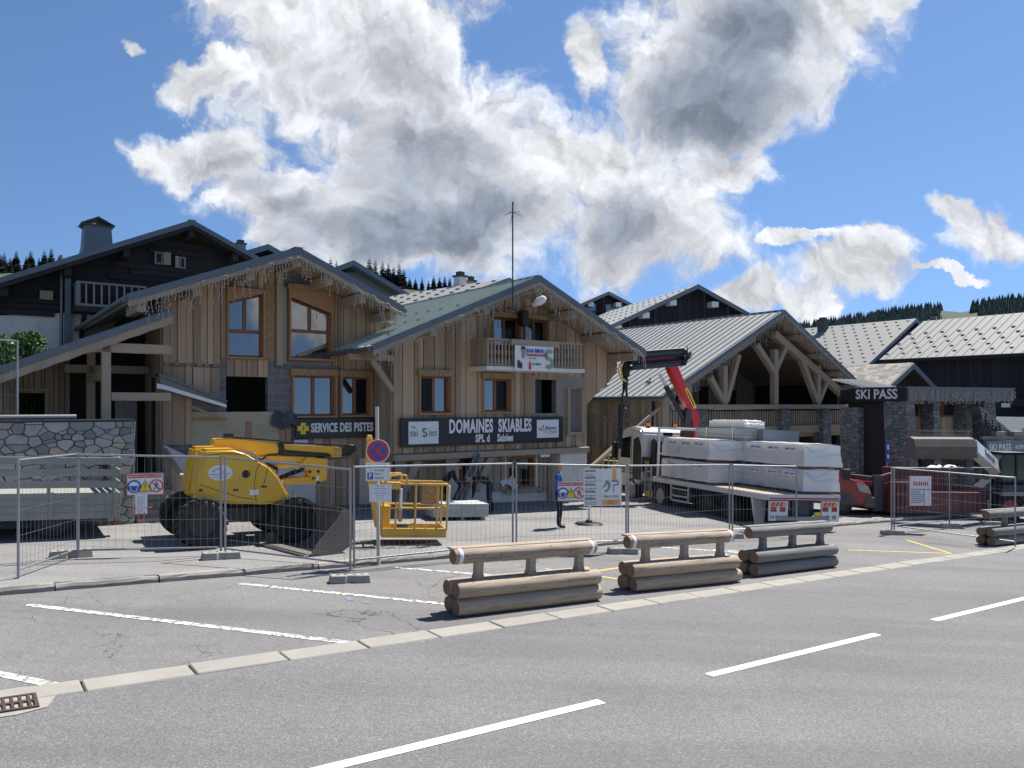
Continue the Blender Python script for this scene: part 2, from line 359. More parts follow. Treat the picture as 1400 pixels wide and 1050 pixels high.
M['log'] = mat('turned_log', (.43, .325, .225), .75, var=.4, sc=1.5, fine=9, bump=.35, isl=.1, stretch=(.35, 7, 7), c2=(.29, .235, .18), extra=log_x, dirt=.35)
M['log_grey'] = mat('grey_log', (.165, .163, .158), .8, var=.45, sc=1.5, fine=9, bump=.4, isl=.1, stretch=(.35, 7, 7), extra=log_x, dirt=.5)
M['log_end'] = mat('log_end_grain', (.2, .12, .07), .9, var=.5, sc=9, fine=40)
M['slate_sheet'] = mat('slate_grey_sheet', (.15, .18, .205), .5, .1, var=.12, sc=1.5, fine=30)
M['green_roof'] = mat('pale_green_roof_sheet', (.34, .385, .345), .5, .0, var=.18, sc=.9, fine=30, dirt=.15)
M['grey_roof'] = mat('grey_roof_sheet', (.30, .305, .295), .5, .0, var=.16, sc=.9, fine=30, dirt=.12)
M['tile_roof'] = mat('pale_tile_roof', (.20, .20, .195), .7, var=.25, sc=2, fine=30)
M['slab_roof'] = mat('stone_slab_roof', (.24, .22, .19), .85, var=.4, sc=3, fine=30, isl=.4)
M['stone'] = mat('dry_stone', (.3, .3, .3), .9, var=.25, sc=4, fine=50, extra=stone_x(3.6, (.035, .035, .035), ((.11, .125, .135), (.27, .28, .275), (.42, .39, .33)), .04, 1.5))
def tone_x(t0, t1, t2):
    def f(ns, ln, tc, mp, noise, ma, ramp, mix, base, bs):
        ge = ns.new('ShaderNodeNewGeometry'); q = ge.outputs['Random Per Island']; b = mix(q, t0, t1)
        w = ns.new('ShaderNodeTexWhiteNoise'); w.noise_dimensions = '1D'; ln.new(q, w.inputs['W'])
        b = mix(ramp(w.outputs['Value'], .78, .98), b, t2); return mix(ma('MULTIPLY', noise(7, 7, .7), .5), b, (.1, .105, .1))
    return f
M['wall_stone'] = mat('grey_wall_stone', (.3, .3, .3), .9, var=.4, sc=5, fine=45, bump=.7, extra=tone_x((.20, .215, .225), (.46, .465, .45), (.50, .43, .34)))
M['mortar'] = mat('dark_mortar', (.075, .075, .07), .95)
M['pillar_stone'] = mat('pillar_stone', (.25, .25, .25), .9, var=.25, sc=4, fine=50, extra=stone_x(3.6, (.10, .10, .10), ((.13, .145, .145), (.25, .265, .255), (.36, .35, .31)), .03, 1.9))
M['glass'] = mat('window_glass', (.006, .008, .01), .03, var=0, spec=1.0, coat=1)
M['glass'].node_tree.nodes['Principled BSDF'].inputs['IOR'].default_value = 1.9
M['dark_pane'] = mat('dark_interior_pane', (.008, .009, .011), .25, var=0, spec=.2)  # pane colour stands in for the unlit room behind an open sash
M['cab_glass'] = mat('vehicle_glass', (.01, .014, .016), .05, var=0, spec=.8)
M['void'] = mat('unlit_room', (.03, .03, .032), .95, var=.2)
M['room'] = mat('grey_room_wall', (.30, .32, .34), .9, var=.1)
M['galv'] = mat('galvanised_steel', (.30, .315, .33), .45, .7, var=.2, sc=5, fine=50)
M['steel'] = mat('dark_steel', (.07, .075, .08), .5, .5, var=.3, sc=5, fine=50)
M['zinc'] = mat('zinc_gutter', (.13, .15, .17), .45, .5, var=.15)
M['black_sheet'] = mat('black_sign_sheet', (.016, .015, .019), .4, var=.1)
M['dark_green'] = mat('black_green_sign_sheet', (.016, .022, .023), .4, var=.1)
M['white_sheet'] = mat('white_sheet', (.74, .75, .76), .5, var=.06)
M['paper'] = mat('paper', (.72, .73, .78), .8, var=.05)
M['letter'] = mat('white_letter', (.78, .78, .78), .5, var=.03)
M['ink'] = mat('dark_print', (.05, .05, .055), .7, var=.05)
M['grey_ink'] = mat('grey_print', (.25, .26, .28), .7, var=.05)
M['red_ink'] = mat('red_print', (.55, .035, .05), .55, var=.05)
M['blue_ink'] = mat('blue_print', (.02, .09, .42), .5, var=.05)
M['yellow_ink'] = mat('yellow_print', (.80, .62, .03), .5, var=.05)
M['orange_ink'] = mat('orange_print', (.75, .40, .14), .55, var=.05)
M['yellow'] = mat('yellow_lift_paint', (.72, .42, .018), .38, var=.12, sc=2, fine=20, coat=.35, dirt=.22)
M['yellow_worn'] = mat('worn_yellow_paint', (.62, .37, .05), .55, var=.3, sc=6, fine=30, dirt=.55)
M['lift_dark'] = mat('lift_dark_paint', (.014, .02, .02), .4, var=.2, coat=.2)
M['rubber'] = mat('tyre_rubber', (.022, .023, .025), .82, var=.4, sc=6, fine=40, bump=.3, dirt=.25)
M['hub'] = mat('wheel_hub', (.05, .055, .055), .55, .3, var=.3)
M['chrome'] = mat('bright_metal', (.6, .6, .6), .25, .9, var=.1)
M['black'] = mat('black_plastic', (.014, .014, .016), .5, var=.2)
M['bucket'] = mat('worn_bucket_steel', (.17, .145, .125), .55, .15, var=.5, sc=3, fine=25, dirt=.4)
M['rusty'] = mat('rusty_bucket', (.135, .108, .092), .75, .1, var=.5, sc=3, fine=25, dirt=.5)
M['white'] = mat('white_vehicle_paint', (.60, .61, .61), .35, var=.08, coat=.4, dirt=.2)
M['red'] = mat('red_vehicle_paint', (.22, .012, .018), .35, var=.1, coat=.4, dirt=.1)
M['skip'] = mat('red_skip_paint', (.15, .028, .035), .5, var=.3, sc=2, fine=20, dirt=.35)
M['crane_red'] = mat('red_crane_paint', (.55, .014, .02), .35, var=.1, coat=.3)
M['drab'] = mat('grey_green_truck_paint', (.27, .28, .25), .7, var=.3, sc=2, fine=20, dirt=.4)
M['film'] = mat('plastic_film', (.86, .85, .83), .2, var=.08, sc=2, fine=7, spec=.6, bump=1.0, trans=.28)
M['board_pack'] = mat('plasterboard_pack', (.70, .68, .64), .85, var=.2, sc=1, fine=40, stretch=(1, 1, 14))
M['board_side'] = mat('grey_pack_side', (.36, .355, .35), .8, var=.15, stretch=(1, 1, 14))
M['panel_stack'] = mat('grey_panel_stack', (.34, .35, .36), .8, var=.15, isl=.2)
M['skin'] = mat('skin', (.42, .23, .15), .55, var=.1)
M['navy'] = mat('navy_cloth', (.012, .016, .028), .9, var=.3)
M['blue_cloth'] = mat('blue_cloth', (.012, .10, .32), .85, var=.2)
M['hair'] = mat('dark_hair', (.02, .015, .012), .7, var=.3)
M['wire'] = mat('icicle_light_wire', (.38, .365, .34), .6, var=.2)
M['amber'] = mat('amber_beacon', (.85, .30, .02), .25, var=.05)
M['tail'] = mat('red_lamp_lens', (.30, .008, .012), .2, var=.05, coat=.5)
M['bark'] = mat('bark', (.07, .05, .035), .9, var=.4)
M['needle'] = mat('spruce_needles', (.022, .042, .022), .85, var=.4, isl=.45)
M['hazed_needle'] = mat('hazed_spruce_needles', (.052, .08, .066), .9, var=.3, isl=.35)  # distance haze put into the needle colour
M['leaf'] = mat('green_leaf', (.075, .145, .03), .6, var=.3, isl=.4)
M['grass'] = mat('grass', (.09, .15, .035), .85, var=.4, sc=1.5, fine=12, c2=(.12, .16, .05))
M['meadow'] = mat('meadow', (.045, .066, .026), .9, var=.35, sc=.15, fine=2)
M['far_meadow'] = mat('far_meadow', (.032, .05, .024), .95, var=.3, sc=.05, fine=1)
M['earth'] = mat('gravel_ground', (.2, .19, .17), .95, var=.4, sc=1, fine=20)
M['iron'] = mat('cast_iron', (.07, .045, .04), .7, .3, var=.4, sc=8, fine=60)
M['orange_tape'] = mat('orange_cable_tie', (.85, .12, .04), .5, var=.05)
M['hose'] = mat('yellow_hose', (.66, .50, .12), .5, var=.1)
M['pink'] = mat('red_checked_cloth', (.42, .07, .08), .85, var=.5, sc=6, fine=20)
# ------------------------------------------------------------------ ground, road, kerbs, markings
rnd = random.Random(7)
def sheet(name, t0, t1, dz, m, s0=-70, s1=110, n=1):
    b = B(); ss = [s0, -60, -30, 0, 20, 40, 75, s1]; ts = [t0 + (t1 - t0) * k / n for k in range(n + 1)]
    vs = [P(s, t, sl(s) + dz) for s in ss for t in ts]; w = n + 1
    b.add(vs, [(i * w + j, (i + 1) * w + j, (i + 1) * w + j + 1, i * w + j + 1) for i in range(len(ss) - 1) for j in range(n)])
    return tag(b.build(name, m), kind='structure')
def sstep(a, b, x):
    k = max(0, min(1, (x - a) / (b - a))); return k * k * (3 - 2 * k)
def terrain(X, Y):
    s, t = ST(X, Y); z = sl(s) - .06
    z += 3.9 * sstep(24.6, 29.5, t) * (1 - sstep(1.5, 7.5, s)) + .03 * max(0, t - 27) * sstep(27, 60, t) * 1.5
    z += 14 * sstep(60, 130, t) * (1 - sstep(30, 110, s)) - .5 * sstep(10, 0, t) * sstep(3, -3, t)
    z -= 14 * sstep(-12, -90, t)  # unseen drop behind the camera, shaped so the windows mirror sky
    return z
def grid(name, xs, ys, fn, m, kind='structure'):
    b = B(); w = len(ys)
    b.add([(x, y, fn(x, y)) for x in xs for y in ys], [(i * w + j, (i + 1) * w + j, (i + 1) * w + j + 1, i * w + j + 1) for i in range(len(xs) - 1) for j in range(w - 1)])
    return tag(b.build(name, m, smooth=True), kind=kind)
xs = [-900, -500, -300, -200, -140, -100, -75, -55, -42] + [-34 + 1.2 * k for k in range(48)] + [28 + 5 * k for k in range(16)] + [120, 160, 220, 320, 500, 900]
ys = [-500, -200, -90, -40, -20, -8] + [0 + 1.6 * k for k in range(38)] + [66, 74, 84, 96, 110, 130, 160, 200, 260, 340, 450, 600, 900]
grid('ground', xs, ys, terrain, M['meadow'])
sheet('roadside_verge', -14, 1.6, .0, M['earth']); sheet('road', 1.5, 8.47, .0, M['road'], n=4)
sheet('parking_lot', 8.80, 13.46, .0, M['lot'], n=3); sheet('site_forecourt', 13.5, 24.4, .1, M['yard'], n=6)
b = B(); s = -30.0
while s < 60:
    L = 1.0 + rnd.uniform(-.03, .04); j = rnd.uniform(-.006, .006); z0, z1 = sl(s), sl(s + L); g = .010
    a = [P(s + g, 8.46 + j, z0 - .08), P(s + L - g, 8.46 + j, z1 - .08), P(s + L - g, 8.84 + j, z1 - .08), P(s + g, 8.84 + j, z0 - .08)]
    e = rnd.uniform(.006, .016); b.hexa(a + [v + Vector((0, 0, .08 + e)) for v in a]); s += L
tag(b.build('kerb_strip', M['concrete'], bevel=.012), kind='structure')
b = B(); s = -34.0
while s < 62:
    L = rnd.uniform(.9, 1.5); z0, z1 = sl(s), sl(s + L); g = .009; j = rnd.uniform(-.015, .015); h = .105 + rnd.uniform(-.012, .012)
    nn = 6; vs = []
    for k in range(nn + 1):
        sa = s + g + (L - 2 * g) * k / nn; q = [rnd.uniform(-.011, .011) for _ in range(4)]; e = .02 if k in (0, nn) else 0
        vs += [P(sa, 13.33 + j + q[0], sl(sa) - .05), P(sa, 13.335 + j + q[0], sl(sa) + h * .55 + q[1]), P(sa, 13.365 + j + q[1] + e * .5, sl(sa) + h + q[2] * .5 - e * .5), P(sa, 13.52, sl(sa) + h + q[3] * .3 - e * .4), P(sa, 13.52, sl(sa) - .05)]
    b.add(vs, [(i_ * 5 + m_, i_ * 5 + 5 + m_, i_ * 5 + 5 + (m_ + 1) % 5, i_ * 5 + (m_ + 1) % 5) for i_ in range(nn) for m_ in range(5)] + [(0, 1, 2, 3, 4), tuple(range(nn * 5 + 4, nn * 5 - 1, -1))])
    s += L
tag(b.build('kerb', M['granite']), kind='structure')
def stripe(b, p, q, w, n=1, dz=.005):
    p, q = Vector(p), Vector(q); d = (q - p).normalized(); x = Vector((-d.y, d.x, 0)) * w / 2
    for k in range(n):
        a, c = p.lerp(q, k / n), p.lerp(q, (k + 1) / n)
        b.quad(*[Vector((v.x, v.y, sl(ST(v.x, v.y)[0]) + dz)) for v in (a - x, c - x, c + x, a + x)])
b = B(); s = 1.67 - 5.24 * 6
for k in range(14): stripe(b, P(s, 5.72), P(s + 3.6, 5.72), .125, 2); s += 5.24
tag(b.build('road_marking', M['paint']), kind='structure')
b = B()
for p, q in (((38, 827), (478, 879)), ((327, 798), (640, 829)), ((-160, 890), (100, 942)), ((540, 776), (760, 794)), ((900, 748), (1030, 757))):
    stripe(b, G(*p), G(*q), .13, 8)
for a, c in ((0, 1),): stripe(b, G(975, 752), G(1010, 754), .12)
tag(b.build('parking_marking', M['worn']), kind='structure')
b = B()
for p, q in (((745, 778), (868, 795)), ((800, 783), (980, 758)), ((1238, 738), (1300, 757)), ((1160, 752), (1300, 757))): stripe(b, G(*p), G(*q), .1, 4)
tag(b.build('yellow_marking', M['yellow_line']), kind='structure')
b = B()
for p, q in (((474, 817), (480, 821)), ((494, 823), (508, 824))): stripe(b, G(*p), G(*q), .09)
tag(b.build('survey_marking', M['blue_mark']), kind='structure')
b = B()                                                   # fresh concrete apron and drain grate at the kerb strip's end
c0 = G(20, 962); s0, t0 = ST(c0.x, c0.y)
poly = [(-.85, -.34), (.0, -.38), (.24, -.3), (.34, 0), (.27, .28), (.1, .4), (-.4, .38), (-.85, .36)]
b.add([P(s0 + x, t0 + y + .05, sl(s0 + x) + .007) for x, y in poly], [tuple(range(8))])
tag(b.build('drain_apron', M['concrete']), kind='structure')
g = empty('drain_grate', 'rusty cast iron drain grate in the concrete apron at the road edge', 'drain grate', P(s0 - .12, t0 - .03, sl(s0 - .1) + .012), A36, tilt=True)
b = B()
for x0, x1, y0, y1 in ((-.3, .3, -.2, -.165), (-.3, .3, .165, .2), (-.3, -.265, -.165, .165), (.265, .3, -.165, .165), (-.265, .265, -.02, .02)): b.box(x0, x1, y0, y1, -.004, .014)
for k in range(8): x = -.265 + .066 * (k + .5); b.box(x - .014, x + .014, -.165, .165, -.003, .012)
b.build('grille', M['iron'], g, bevel=.003)
b = B(); b.box(-.3, .3, -.2, .2, -.006, -.0045); b.build('pit_shade', M['void'], g)  # flat near-black sheet stands in for the shade below the bars
# ------------------------------------------------------------------ builders for the timber chalets
def boards(b, s0, s1, zb, zt, t, holes=(), w=.185, th=.028, f=None, seed=1):
    r = random.Random(seed); g = f or (lambda x, y, z: (x, y, z))
    zt_ = zt if callable(zt) else (lambda s: zt)
    zb_ = zb if callable(zb) else (lambda s: zb)
    e = [s0]
    while e[-1] < s1: e.append(e[-1] + w * r.uniform(.75, 1.25))
    e = [x for x in e if x < s1 - .05] + [s1]
    for h in holes:
        for x in h[:2]:
            if s0 < x < s1: e = [q for q in e if abs(q - x) > .06 or q in (s0, s1)] + [x]
    e = sorted(set(e))
    for k in range(len(e) - 1):
        a, c = e[k], e[k + 1]; m = (a + c) / 2
        segs, lo = [], None
        for h in sorted(holes, key=lambda q: q[2]):
            if h[0] < m < h[1]: segs.append((lo, h[2])); lo = h[3]
        segs.append((lo, None))
        tt = th * (1 if k % 2 else 1.9) * r.uniform(.9, 1.1)
        for lo, hi in segs:
            la, lc = (zb_(a), zb_(c)) if lo is None else (lo, lo); ha, hc = (zt_(a), zt_(c)) if hi is None else (hi, hi)
            if min(ha, hc) - max(la, lc) < .03: continue
            j = .008
            b.hexa([g(a + j, t - tt, la), g(c - j, t - tt, lc), g(c - j, t, lc), g(a + j, t, la), g(a + j, t - tt, ha), g(c - j, t - tt, hc), g(c - j, t, hc), g(a + j, t, ha)])
def core(b, s0, s1, zb, zt, t0, t1, holes=(), f=None):
    zt_ = zt if callable(zt) else (lambda s: zt); g = f or (lambda x, y, z: (x, y, z))
    e = sorted(set([s0, s1] + [x for h in holes for x in h[:2] if s0 < x < s1] + [s0 + (s1 - s0) * k / 6 for k in range(7)]))
    for k in range(len(e) - 1):
        a, c = e[k], e[k + 1]; m = (a + c) / 2
        segs, lo = [], zb
        for h in sorted(holes, key=lambda q: q[2]):
            if h[0] < m < h[1]: segs.append((lo, h[2])); lo = h[3]
        segs.append((lo, None))
        for lo, hi in segs:
            ha, hc = (zt_(a), zt_(c)) if hi is None else (hi, hi)
            if min(ha, hc) - lo < .02: continue
            b.hexa([g(a, t0, lo), g(c, t0, lo), g(c, t1, lo), g(a, t1, lo), g(a, t0, ha), g(c, t0, hc), g(c, t1, hc), g(a, t1, ha)])
def pxr(T, x0, y0, x1, y1):                  # a rectangle read off the photograph on the facade plane t = T
    m = (x0 + x1) / 2; return fs(x0, T), fs(x1, T), fz(m, y1, T), fz(m, y0, T)
def window(root, r, t, sash=2, slope=0, box=.13, osb=.16, glass='glass', mid=None, deep=.16, open_leaf=False, trap=None):
    s0, s1, z0, z1 = r; w = .055
    top = z1 - osb
    b = B()
    b.box(s0, s0 + w, t - box, t + .09, z0 + w, top); b.box(s1 - w, s1, t - box, t + .09, z0 + w, top)
    b.box(s0 - .03, s1 + .03, t - box - .02, t + .09, z0, z0 + w)
    if not osb: b.box(s0 - .02, s1 + .02, t - box - .01, t + .09, top, top + w)
    win = b.build('window', M['fresh'], root, bevel=.006)
    if osb:
        b = B(); b.box(s0 - .05, s1 + .03, t - box - .03, t + .09, top, z1); b.build('lintel_board', M['osb'], win)
    a, c, lo, hi = s0 + w, s1 - w, z0 + w, top
    hl, hr = (hi, hi) if not trap else (trap[0], trap[1])
    if trap:
        b = B(); b.prism([(a, hl), (c, hr), (c, hi), (a, hi)], t - box + .02, t - box + .05); b.build('infill_board', M['osb'] if trap[2] else M['fresh'], win)
    f = .06; tf = t + deep - .09
    zt = lambda s: hl + (hr - hl) * (s - a) / (c - a)
    b = B()
    b.prism([(a, lo), (a + f, lo), (a + f, zt(a + f)), (a, zt(a))], tf, tf + .07); b.prism([(c - f, lo), (c, lo), (c, zt(c)), (c - f, zt(c - f))], tf, tf + .07)
    b.prism([(a + f, lo), (c - f, lo), (c - f, lo + f), (a + f, lo + f)], tf, tf + .07); b.prism([(a + f, zt(a + f) - f), (c - f, zt(c - f) - f), (c - f, zt(c - f)), (a + f, zt(a + f))], tf, tf + .07)
    for k in range(1, sash):
        m = a + (c - a) * k / sash; b.prism([(m - .05, lo + f), (m + .05, lo + f), (m + .05, (mid or 9) if False else zt(m + .05) - f), (m - .05, zt(m - .05) - f)] if not mid else [(m - .05, mid + .05), (m + .05, mid + .05), (m + .05, zt(m + .05) - f), (m - .05, zt(m - .05) - f)], tf - .008, tf + .062)
    if mid: b.box(a + f, c - f, tf - .004, tf + .066, mid - .05, mid + .05)
    b.build('sash', M['frame'], win, bevel=.005)
    b = B(); b.prism([(a + f * .5, lo + f * .5), (c - f * .5, lo + f * .5), (c - f * .5, zt(c) - f * .5), (a + f * .5, zt(a) - f * .5)], tf + .03, tf + .04)
    if isinstance(glass, str): b.build('pane', M[glass], win)
    else:
        m = (a + c) / 2
        for (u, v), g_ in zip(((a + f * .5, m), (m + .002, c - f * .5)), glass):
            b = B(); b.prism([(u, lo + f * .5), (v, lo + f * .5), (v, hi - f * .5), (u, hi - f * .5)], tf + .03, tf + .04); b.build('pane', M[g_], win)
    return win
def gable_roof(root, ap, le, ri, t0, t1, sheet, wall_t, th=.16, seam=.42, purl=(.0, .42, .8), beam='beam', fascia=.26, gut=True, guards=0, seed=3):
    r = random.Random(seed)
    (sa, za), (sl_, zl), (sr, zr) = ap, le, ri
    b = B()
    b.prism([(sl_, zl - th), (sa, za - th), (sa, za), (sl_, zl)], t0 + .02, t1); b.prism([(sa + .002, za - th), (sr, zr - th), (sr, zr), (sa + .002, za)], t0 + .02, t1)
    b.build('roof_boarding', M[beam], root)
    b = B(); e = .05
    b.prism([(sl_ - e, zl - e * (za - zl) / (sa - sl_) + .004), (sa, za + .004), (sa, za + .03), (sl_ - e, zl - e * (za - zl) / (sa - sl_) + .03)], t0 - .03, t1 + .05)
    b.prism([(sa + .002, za + .004), (sr + e, zr - e * (za - zr) / (sr - sa) + .004), (sr + e, zr - e * (za - zr) / (sr - sa) + .03), (sa + .002, za + .03)], t0 - .03, t1 + .05)
    if seam:
        k = 0; t = t0 + .1
        while t < t1:
            b.bar((sl_ - e, t, zl + .03), (sa - .06, t, za + .03), .035, .05); b.bar((sr + e, t, zr + .03), (sa + .06, t, za + .03), .035, .05); t += seam
    for k in range(guards):                       # snow guards in the sheet
        for j in range(3):
            q = .14 + .2 * j + r.uniform(-.02, .02); t = t0 + .6 + (t1 - t0 - 1) * (k + .5 * (j % 2)) / guards
            s_, z_ = sl_ + (sa - sl_) * q, zl + (za - zl) * q; b.bar((s_, t - .09, z_ + .07), (s_, t + .09, z_ + .07), .03, .12)
    b.bar((sa, t0 - .04, za + .045), (sa, t1 + .05, za + .045), .24, .03)
    b.build('roof', M[sheet], root)
    b = B(); d = fascia
    for (p, q) in (((sl_ - .03, zl), (sa, za)), ((sr + .03, zr), (sa, za))):
        n = 14                                   # gently scalloped lower edge
        pts = [(p[0] + (q[0] - p[0]) * k / n, p[1] + (q[1] - p[1]) * k / n) for k in range(n + 1)]
        for k in range(n):
            (x0, y0), (x1, y1) = pts[k], pts[k + 1]; b.prism([(x0, y0 - d - .012 * (k % 2)), (x1, y1 - d - .012 * ((k + 1) % 2)), (x1, y1 - .004), (x0, y0 - .004)], t0 - .045, t0)
    b.build('bargeboard', M[beam], root)
    b = B()
    for (p, q) in (((sl_ - .06, zl), (sa, za)), ((sr + .06, zr), (sa, za))): b.prism([(p[0], p[1] - .13), (q[0], q[1] - .13), (q[0], q[1] + .05), (p[0], p[1] + .05)], t0 - .075, t0 - .047)
    b.build('verge_flashing', M['zinc'], root)
    for q in purl:
        for sg in ((0,) if q == 0 else (-1, 1)):
            e_ = (sl_, zl) if sg < 0 else (sr, zr)
            s_, z_ = (sa, za) if sg == 0 else (sa + (e_[0] - sa) * q, za + (e_[1] - za) * q)
            b = B(); b.box(s_ - .11, s_ + .11, t0 + .1, wall_t + .15, z_ - th - .30, z_ - th - .02)
            b.build('purlin', M[beam], root, bevel=.012)
    if gut:
        for s_, z_ in ((sl_ - .12, zl - .03), (sr + .12, zr - .03)):
            b = B(); b.tube([(s_, t0, z_ - .05), (s_, t1, z_ - .05)], .07, 8); b.build('gutter', M['zinc'], root, smooth=True)
def gable_top(ap, le, ri, dz):
    (sa, za), (s0, z0), (s1, z1) = ap, le, ri
    return lambda s: (za + (s - sa) * (za - z0) / (sa - s0) if s < sa else za - (s - sa) * (za - z1) / (s1 - sa)) - dz
def icicles(name, label, pts, sp=.085, lo=.12, hi=.75, seed=1, r=.0065, sag=.09):
    rd = random.Random(seed); b = B(); pts = [Vector(p) for p in pts]
    o = empty(name, label, 'string lights', P(*pts[0]), A36, 'strings of icicle lights on the eaves'); OFF[o.name] = pts[0]
    for i in range(len(pts) - 1):
        a, c = pts[i], pts[i + 1]; L = (c - a).length; n = max(2, int(L / sp)); line = []; k = 0; nxt = 0; base = 0
        hang = []
        for j in range(n + 1):
            p = a.lerp(c, j / n); p.z += rd.uniform(-.03, .03) - sag * abs(math.sin(j * math.pi / 7)); p.y += rd.uniform(-.02, .01); line.append(p)
            l = lo + (hi - lo) * (rd.random() ** 2.2); hang.append((p, l))
        b.tube(line, r * 1.1, 4)
        for p, l in hang:
            q = [p]; m = max(2, int(l / .09))
            for w in range(m): q.append(p + Vector((rd.uniform(-.03, .03), rd.uniform(-.02, .02), -l * (w + 1) / m)))
            b.tube(q, r, 3)
            for w in q[1:]: b.cbox(w, (.022, .022, .034))
    b.build('light_strand', M['wire'], o)
    return o
def rail(b, s0, s1, t, z0, z1, w=.07, gap=.115, shaped=True):
    n = int((s1 - s0) / gap)
    for k in range(n + 1):
        s_ = s0 + (s1 - s0) * k / n
        if shaped:
            m = (z0 + z1) / 2; h = (z1 - z0)
            for za, zb, q in ((z0, z0 + .22 * h, 1), (z0 + .22 * h, z0 + .42 * h, .62), (z0 + .42 * h, z0 + .6 * h, .95), (z0 + .6 * h, z0 + .8 * h, .6), (z0 + .8 * h, z1, 1)):
                b.box(s_ - w * q / 2, s_ + w * q / 2, t - .018, t + .018, za, zb)
        else: b.box(s_ - w / 2, s_ + w / 2, t - .018, t + .018, z0, z1)

# ================================================================== the rescue-service chalet (left)
TA = 22.3
ap = (fs(408, 20.8), fz(408, 341, 20.8)); le = (fs(177, 20.8), fz(177, 405, 20.8)); ri = (fs(549, 20.8), fz(549, 421, 20.8))
sA0, sA1 = fs(222, TA), 11.4
sv_ = site('rescue_chalet', 'timber chalet under repair with grey roof, tall slanted windows and the service des pistes sign', 'building', sA0, TA, sl(sA0))
gable_roof(sv_, ap, le, ri, 20.8, 31, 'slate_sheet', TA, purl=(0, .3, .62, .93), gut=True)
top = gable_top(ap, le, ri, .17)
W1 = pxr(TA, 309, 397, 361, 491); W2 = pxr(TA, 394, 391, 454, 493); W3 = pxr(TA, 398, 505, 459, 571); W4 = pxr(TA, 464, 507, 507, 570)
HO = pxr(TA, 309, 515, 366, 573)
rest = lambda r, m=.03: (r[0] + m, r[1] - m, r[2] + m, r[3] - m)
holes = [rest(q) for q in (W1, W2, W3, W4)] + [HO]
zg = sl(sA0) - .3
b = B(); core(b, sA0, sA1, zg, top, TA + .001, TA + .24, holes); b.build('wall', M['block'], sv_)
bzone = (fs(301, TA), fs(392, TA), -9, fz(345, 492, TA))        # stripped down to the blockwork here
plast = (fs(262, TA), fs(397, TA), fz(330, 607, TA), fz(330, 563, TA))
b = B(); zj = fz(262, 497, TA)
rj = random.Random(5)
boards(b, sA0, fs(301, TA), zj, top, TA, holes, seed=11)
boards(b, fs(301, TA), fs(375, TA), fz(330, 492, TA), top, TA, holes, seed=12)
boards(b, fs(454, TA), sA1, fz(480, 500, TA), top, TA, holes, seed=13)
boards(b, sA0, fs(262, TA), fz(240, 608, TA), zj - .1, TA, (), w=.3, seed=14)
boards(b, fs(263, TA), fs(300, TA), fz(280, 545, TA), zj - .1, TA, (), w=.24, seed=15)
boards(b, fs(506, TA), sA1, zg + .3, fz(510, 500, TA), TA, (), seed=16)
boards(b, fs(402, TA), fs(507, TA), zg + 1.0, fz(450, 599, TA), TA, (), w=.26, seed=17)
b.build('cladding', M['board'], sv_)
b = B(); s_ = sA0 + .02
while s_ < fs(298, TA): b.box(s_, s_ + .13, TA - .06, TA - .002, zj - .1 + rj.uniform(0, .04), zj + rj.uniform(-.02, .06)); s_ += rj.uniform(.17, .3)
b.build('broken_batten', M['fresh'], sv_)
b = B(); q = plast; b.box(q[0], q[1], TA - .05, TA - .002, q[2], q[3]); b.build('plaster_patch', M['plaster'], sv_)
b = B()
for x in (fs(339, TA), fs(385, TA), fs(393, TA)): b.box(x - .07, x + .07, TA - .09, TA - .052, fz(345, 605, TA), fz(345, 575, TA) - rj.uniform(0, .1))
b.box(fs(263, TA), fs(309, TA), TA - .085, TA - .052, fz(285, 575, TA), fz(285, 571, TA)); b.build('timber_batten', M['fresh'], sv_)
b = B(); dz_ = fz(460, 628, TA); da, db = fs(430, TA), fs(490, TA); w0, w1_, wt = fs(263, TA), fs(513, TA), fz(390, 607, TA)
b.box(w0, da, TA - .09, TA - .052, zg, wt - .01); b.box(db, w1_, TA - .09, TA - .052, zg, dz_); b.box(fs(400, TA), fs(419, TA), TA - .12, TA - .091, zg, fz(410, 601, TA)); b.build('rendered_base', M['render'], sv_)
b = B(); boards(b, da, db, zg, dz_, TA - .055, w=.16, seed=71); b.build('garage_door', M['board'], sv_)
b = B(); rr = random.Random(9)                                          # torn membrane hanging below the hole
for k in range(9):
    x = fs(370 + k * 3.2, TA); z = fz(385, 560 + rr.uniform(0, 14), TA); b.add([(x, TA - .07 - rr.uniform(0, .1), z), (x + .2, TA - .1 - rr.uniform(0, .12), z - .05), (x + .15, TA - .06 - rr.uniform(0, .2), z - .4), (x - .05, TA - .14, z - .3)], [(0, 1, 2, 3)])
b.build('torn_membrane', M['steel'], sv_)
b = B(); b.box(fs(376, TA), fs(385, TA), TA - .16, TA - .03, fz(380, 500, TA), top(fs(380, TA)) - .02); b.box(fs(386, TA), fs(391, TA), TA - .05, TA - .002, fz(388, 498, TA), fz(388, 392, TA)); b.build('post', M['beam'], sv_, bevel=.01)
b = B(); b.box(fs(361.5, TA), fs(375, TA), TA - .07, TA - .03, W1[2], fz(368, 388, TA)); b.build('strand_board', M['osb'], sv_)
window(sv_, W1, TA, 2, mid=fz(335, 453, TA), osb=0, trap=(fz(315, 413, TA), fz(357, 402, TA), 0))
window(sv_, W2, TA, 2, mid=fz(424, 453, TA), osb=.17, trap=(fz(400, 407, TA), fz(448, 429, TA), 0))
window(sv_, W3, TA, 2, osb=.2); window(sv_, W4, TA, 2, osb=.2, glass=('glass', 'dark_pane'))
b = B(); core(b, 21.9, 31, zg, lambda t: le[1] - .2 + (sA0 - le[0]) * .4, 0, .2, (), f=lambda x, y, z: (sA0 + .22 + y, x, z)) if False else None
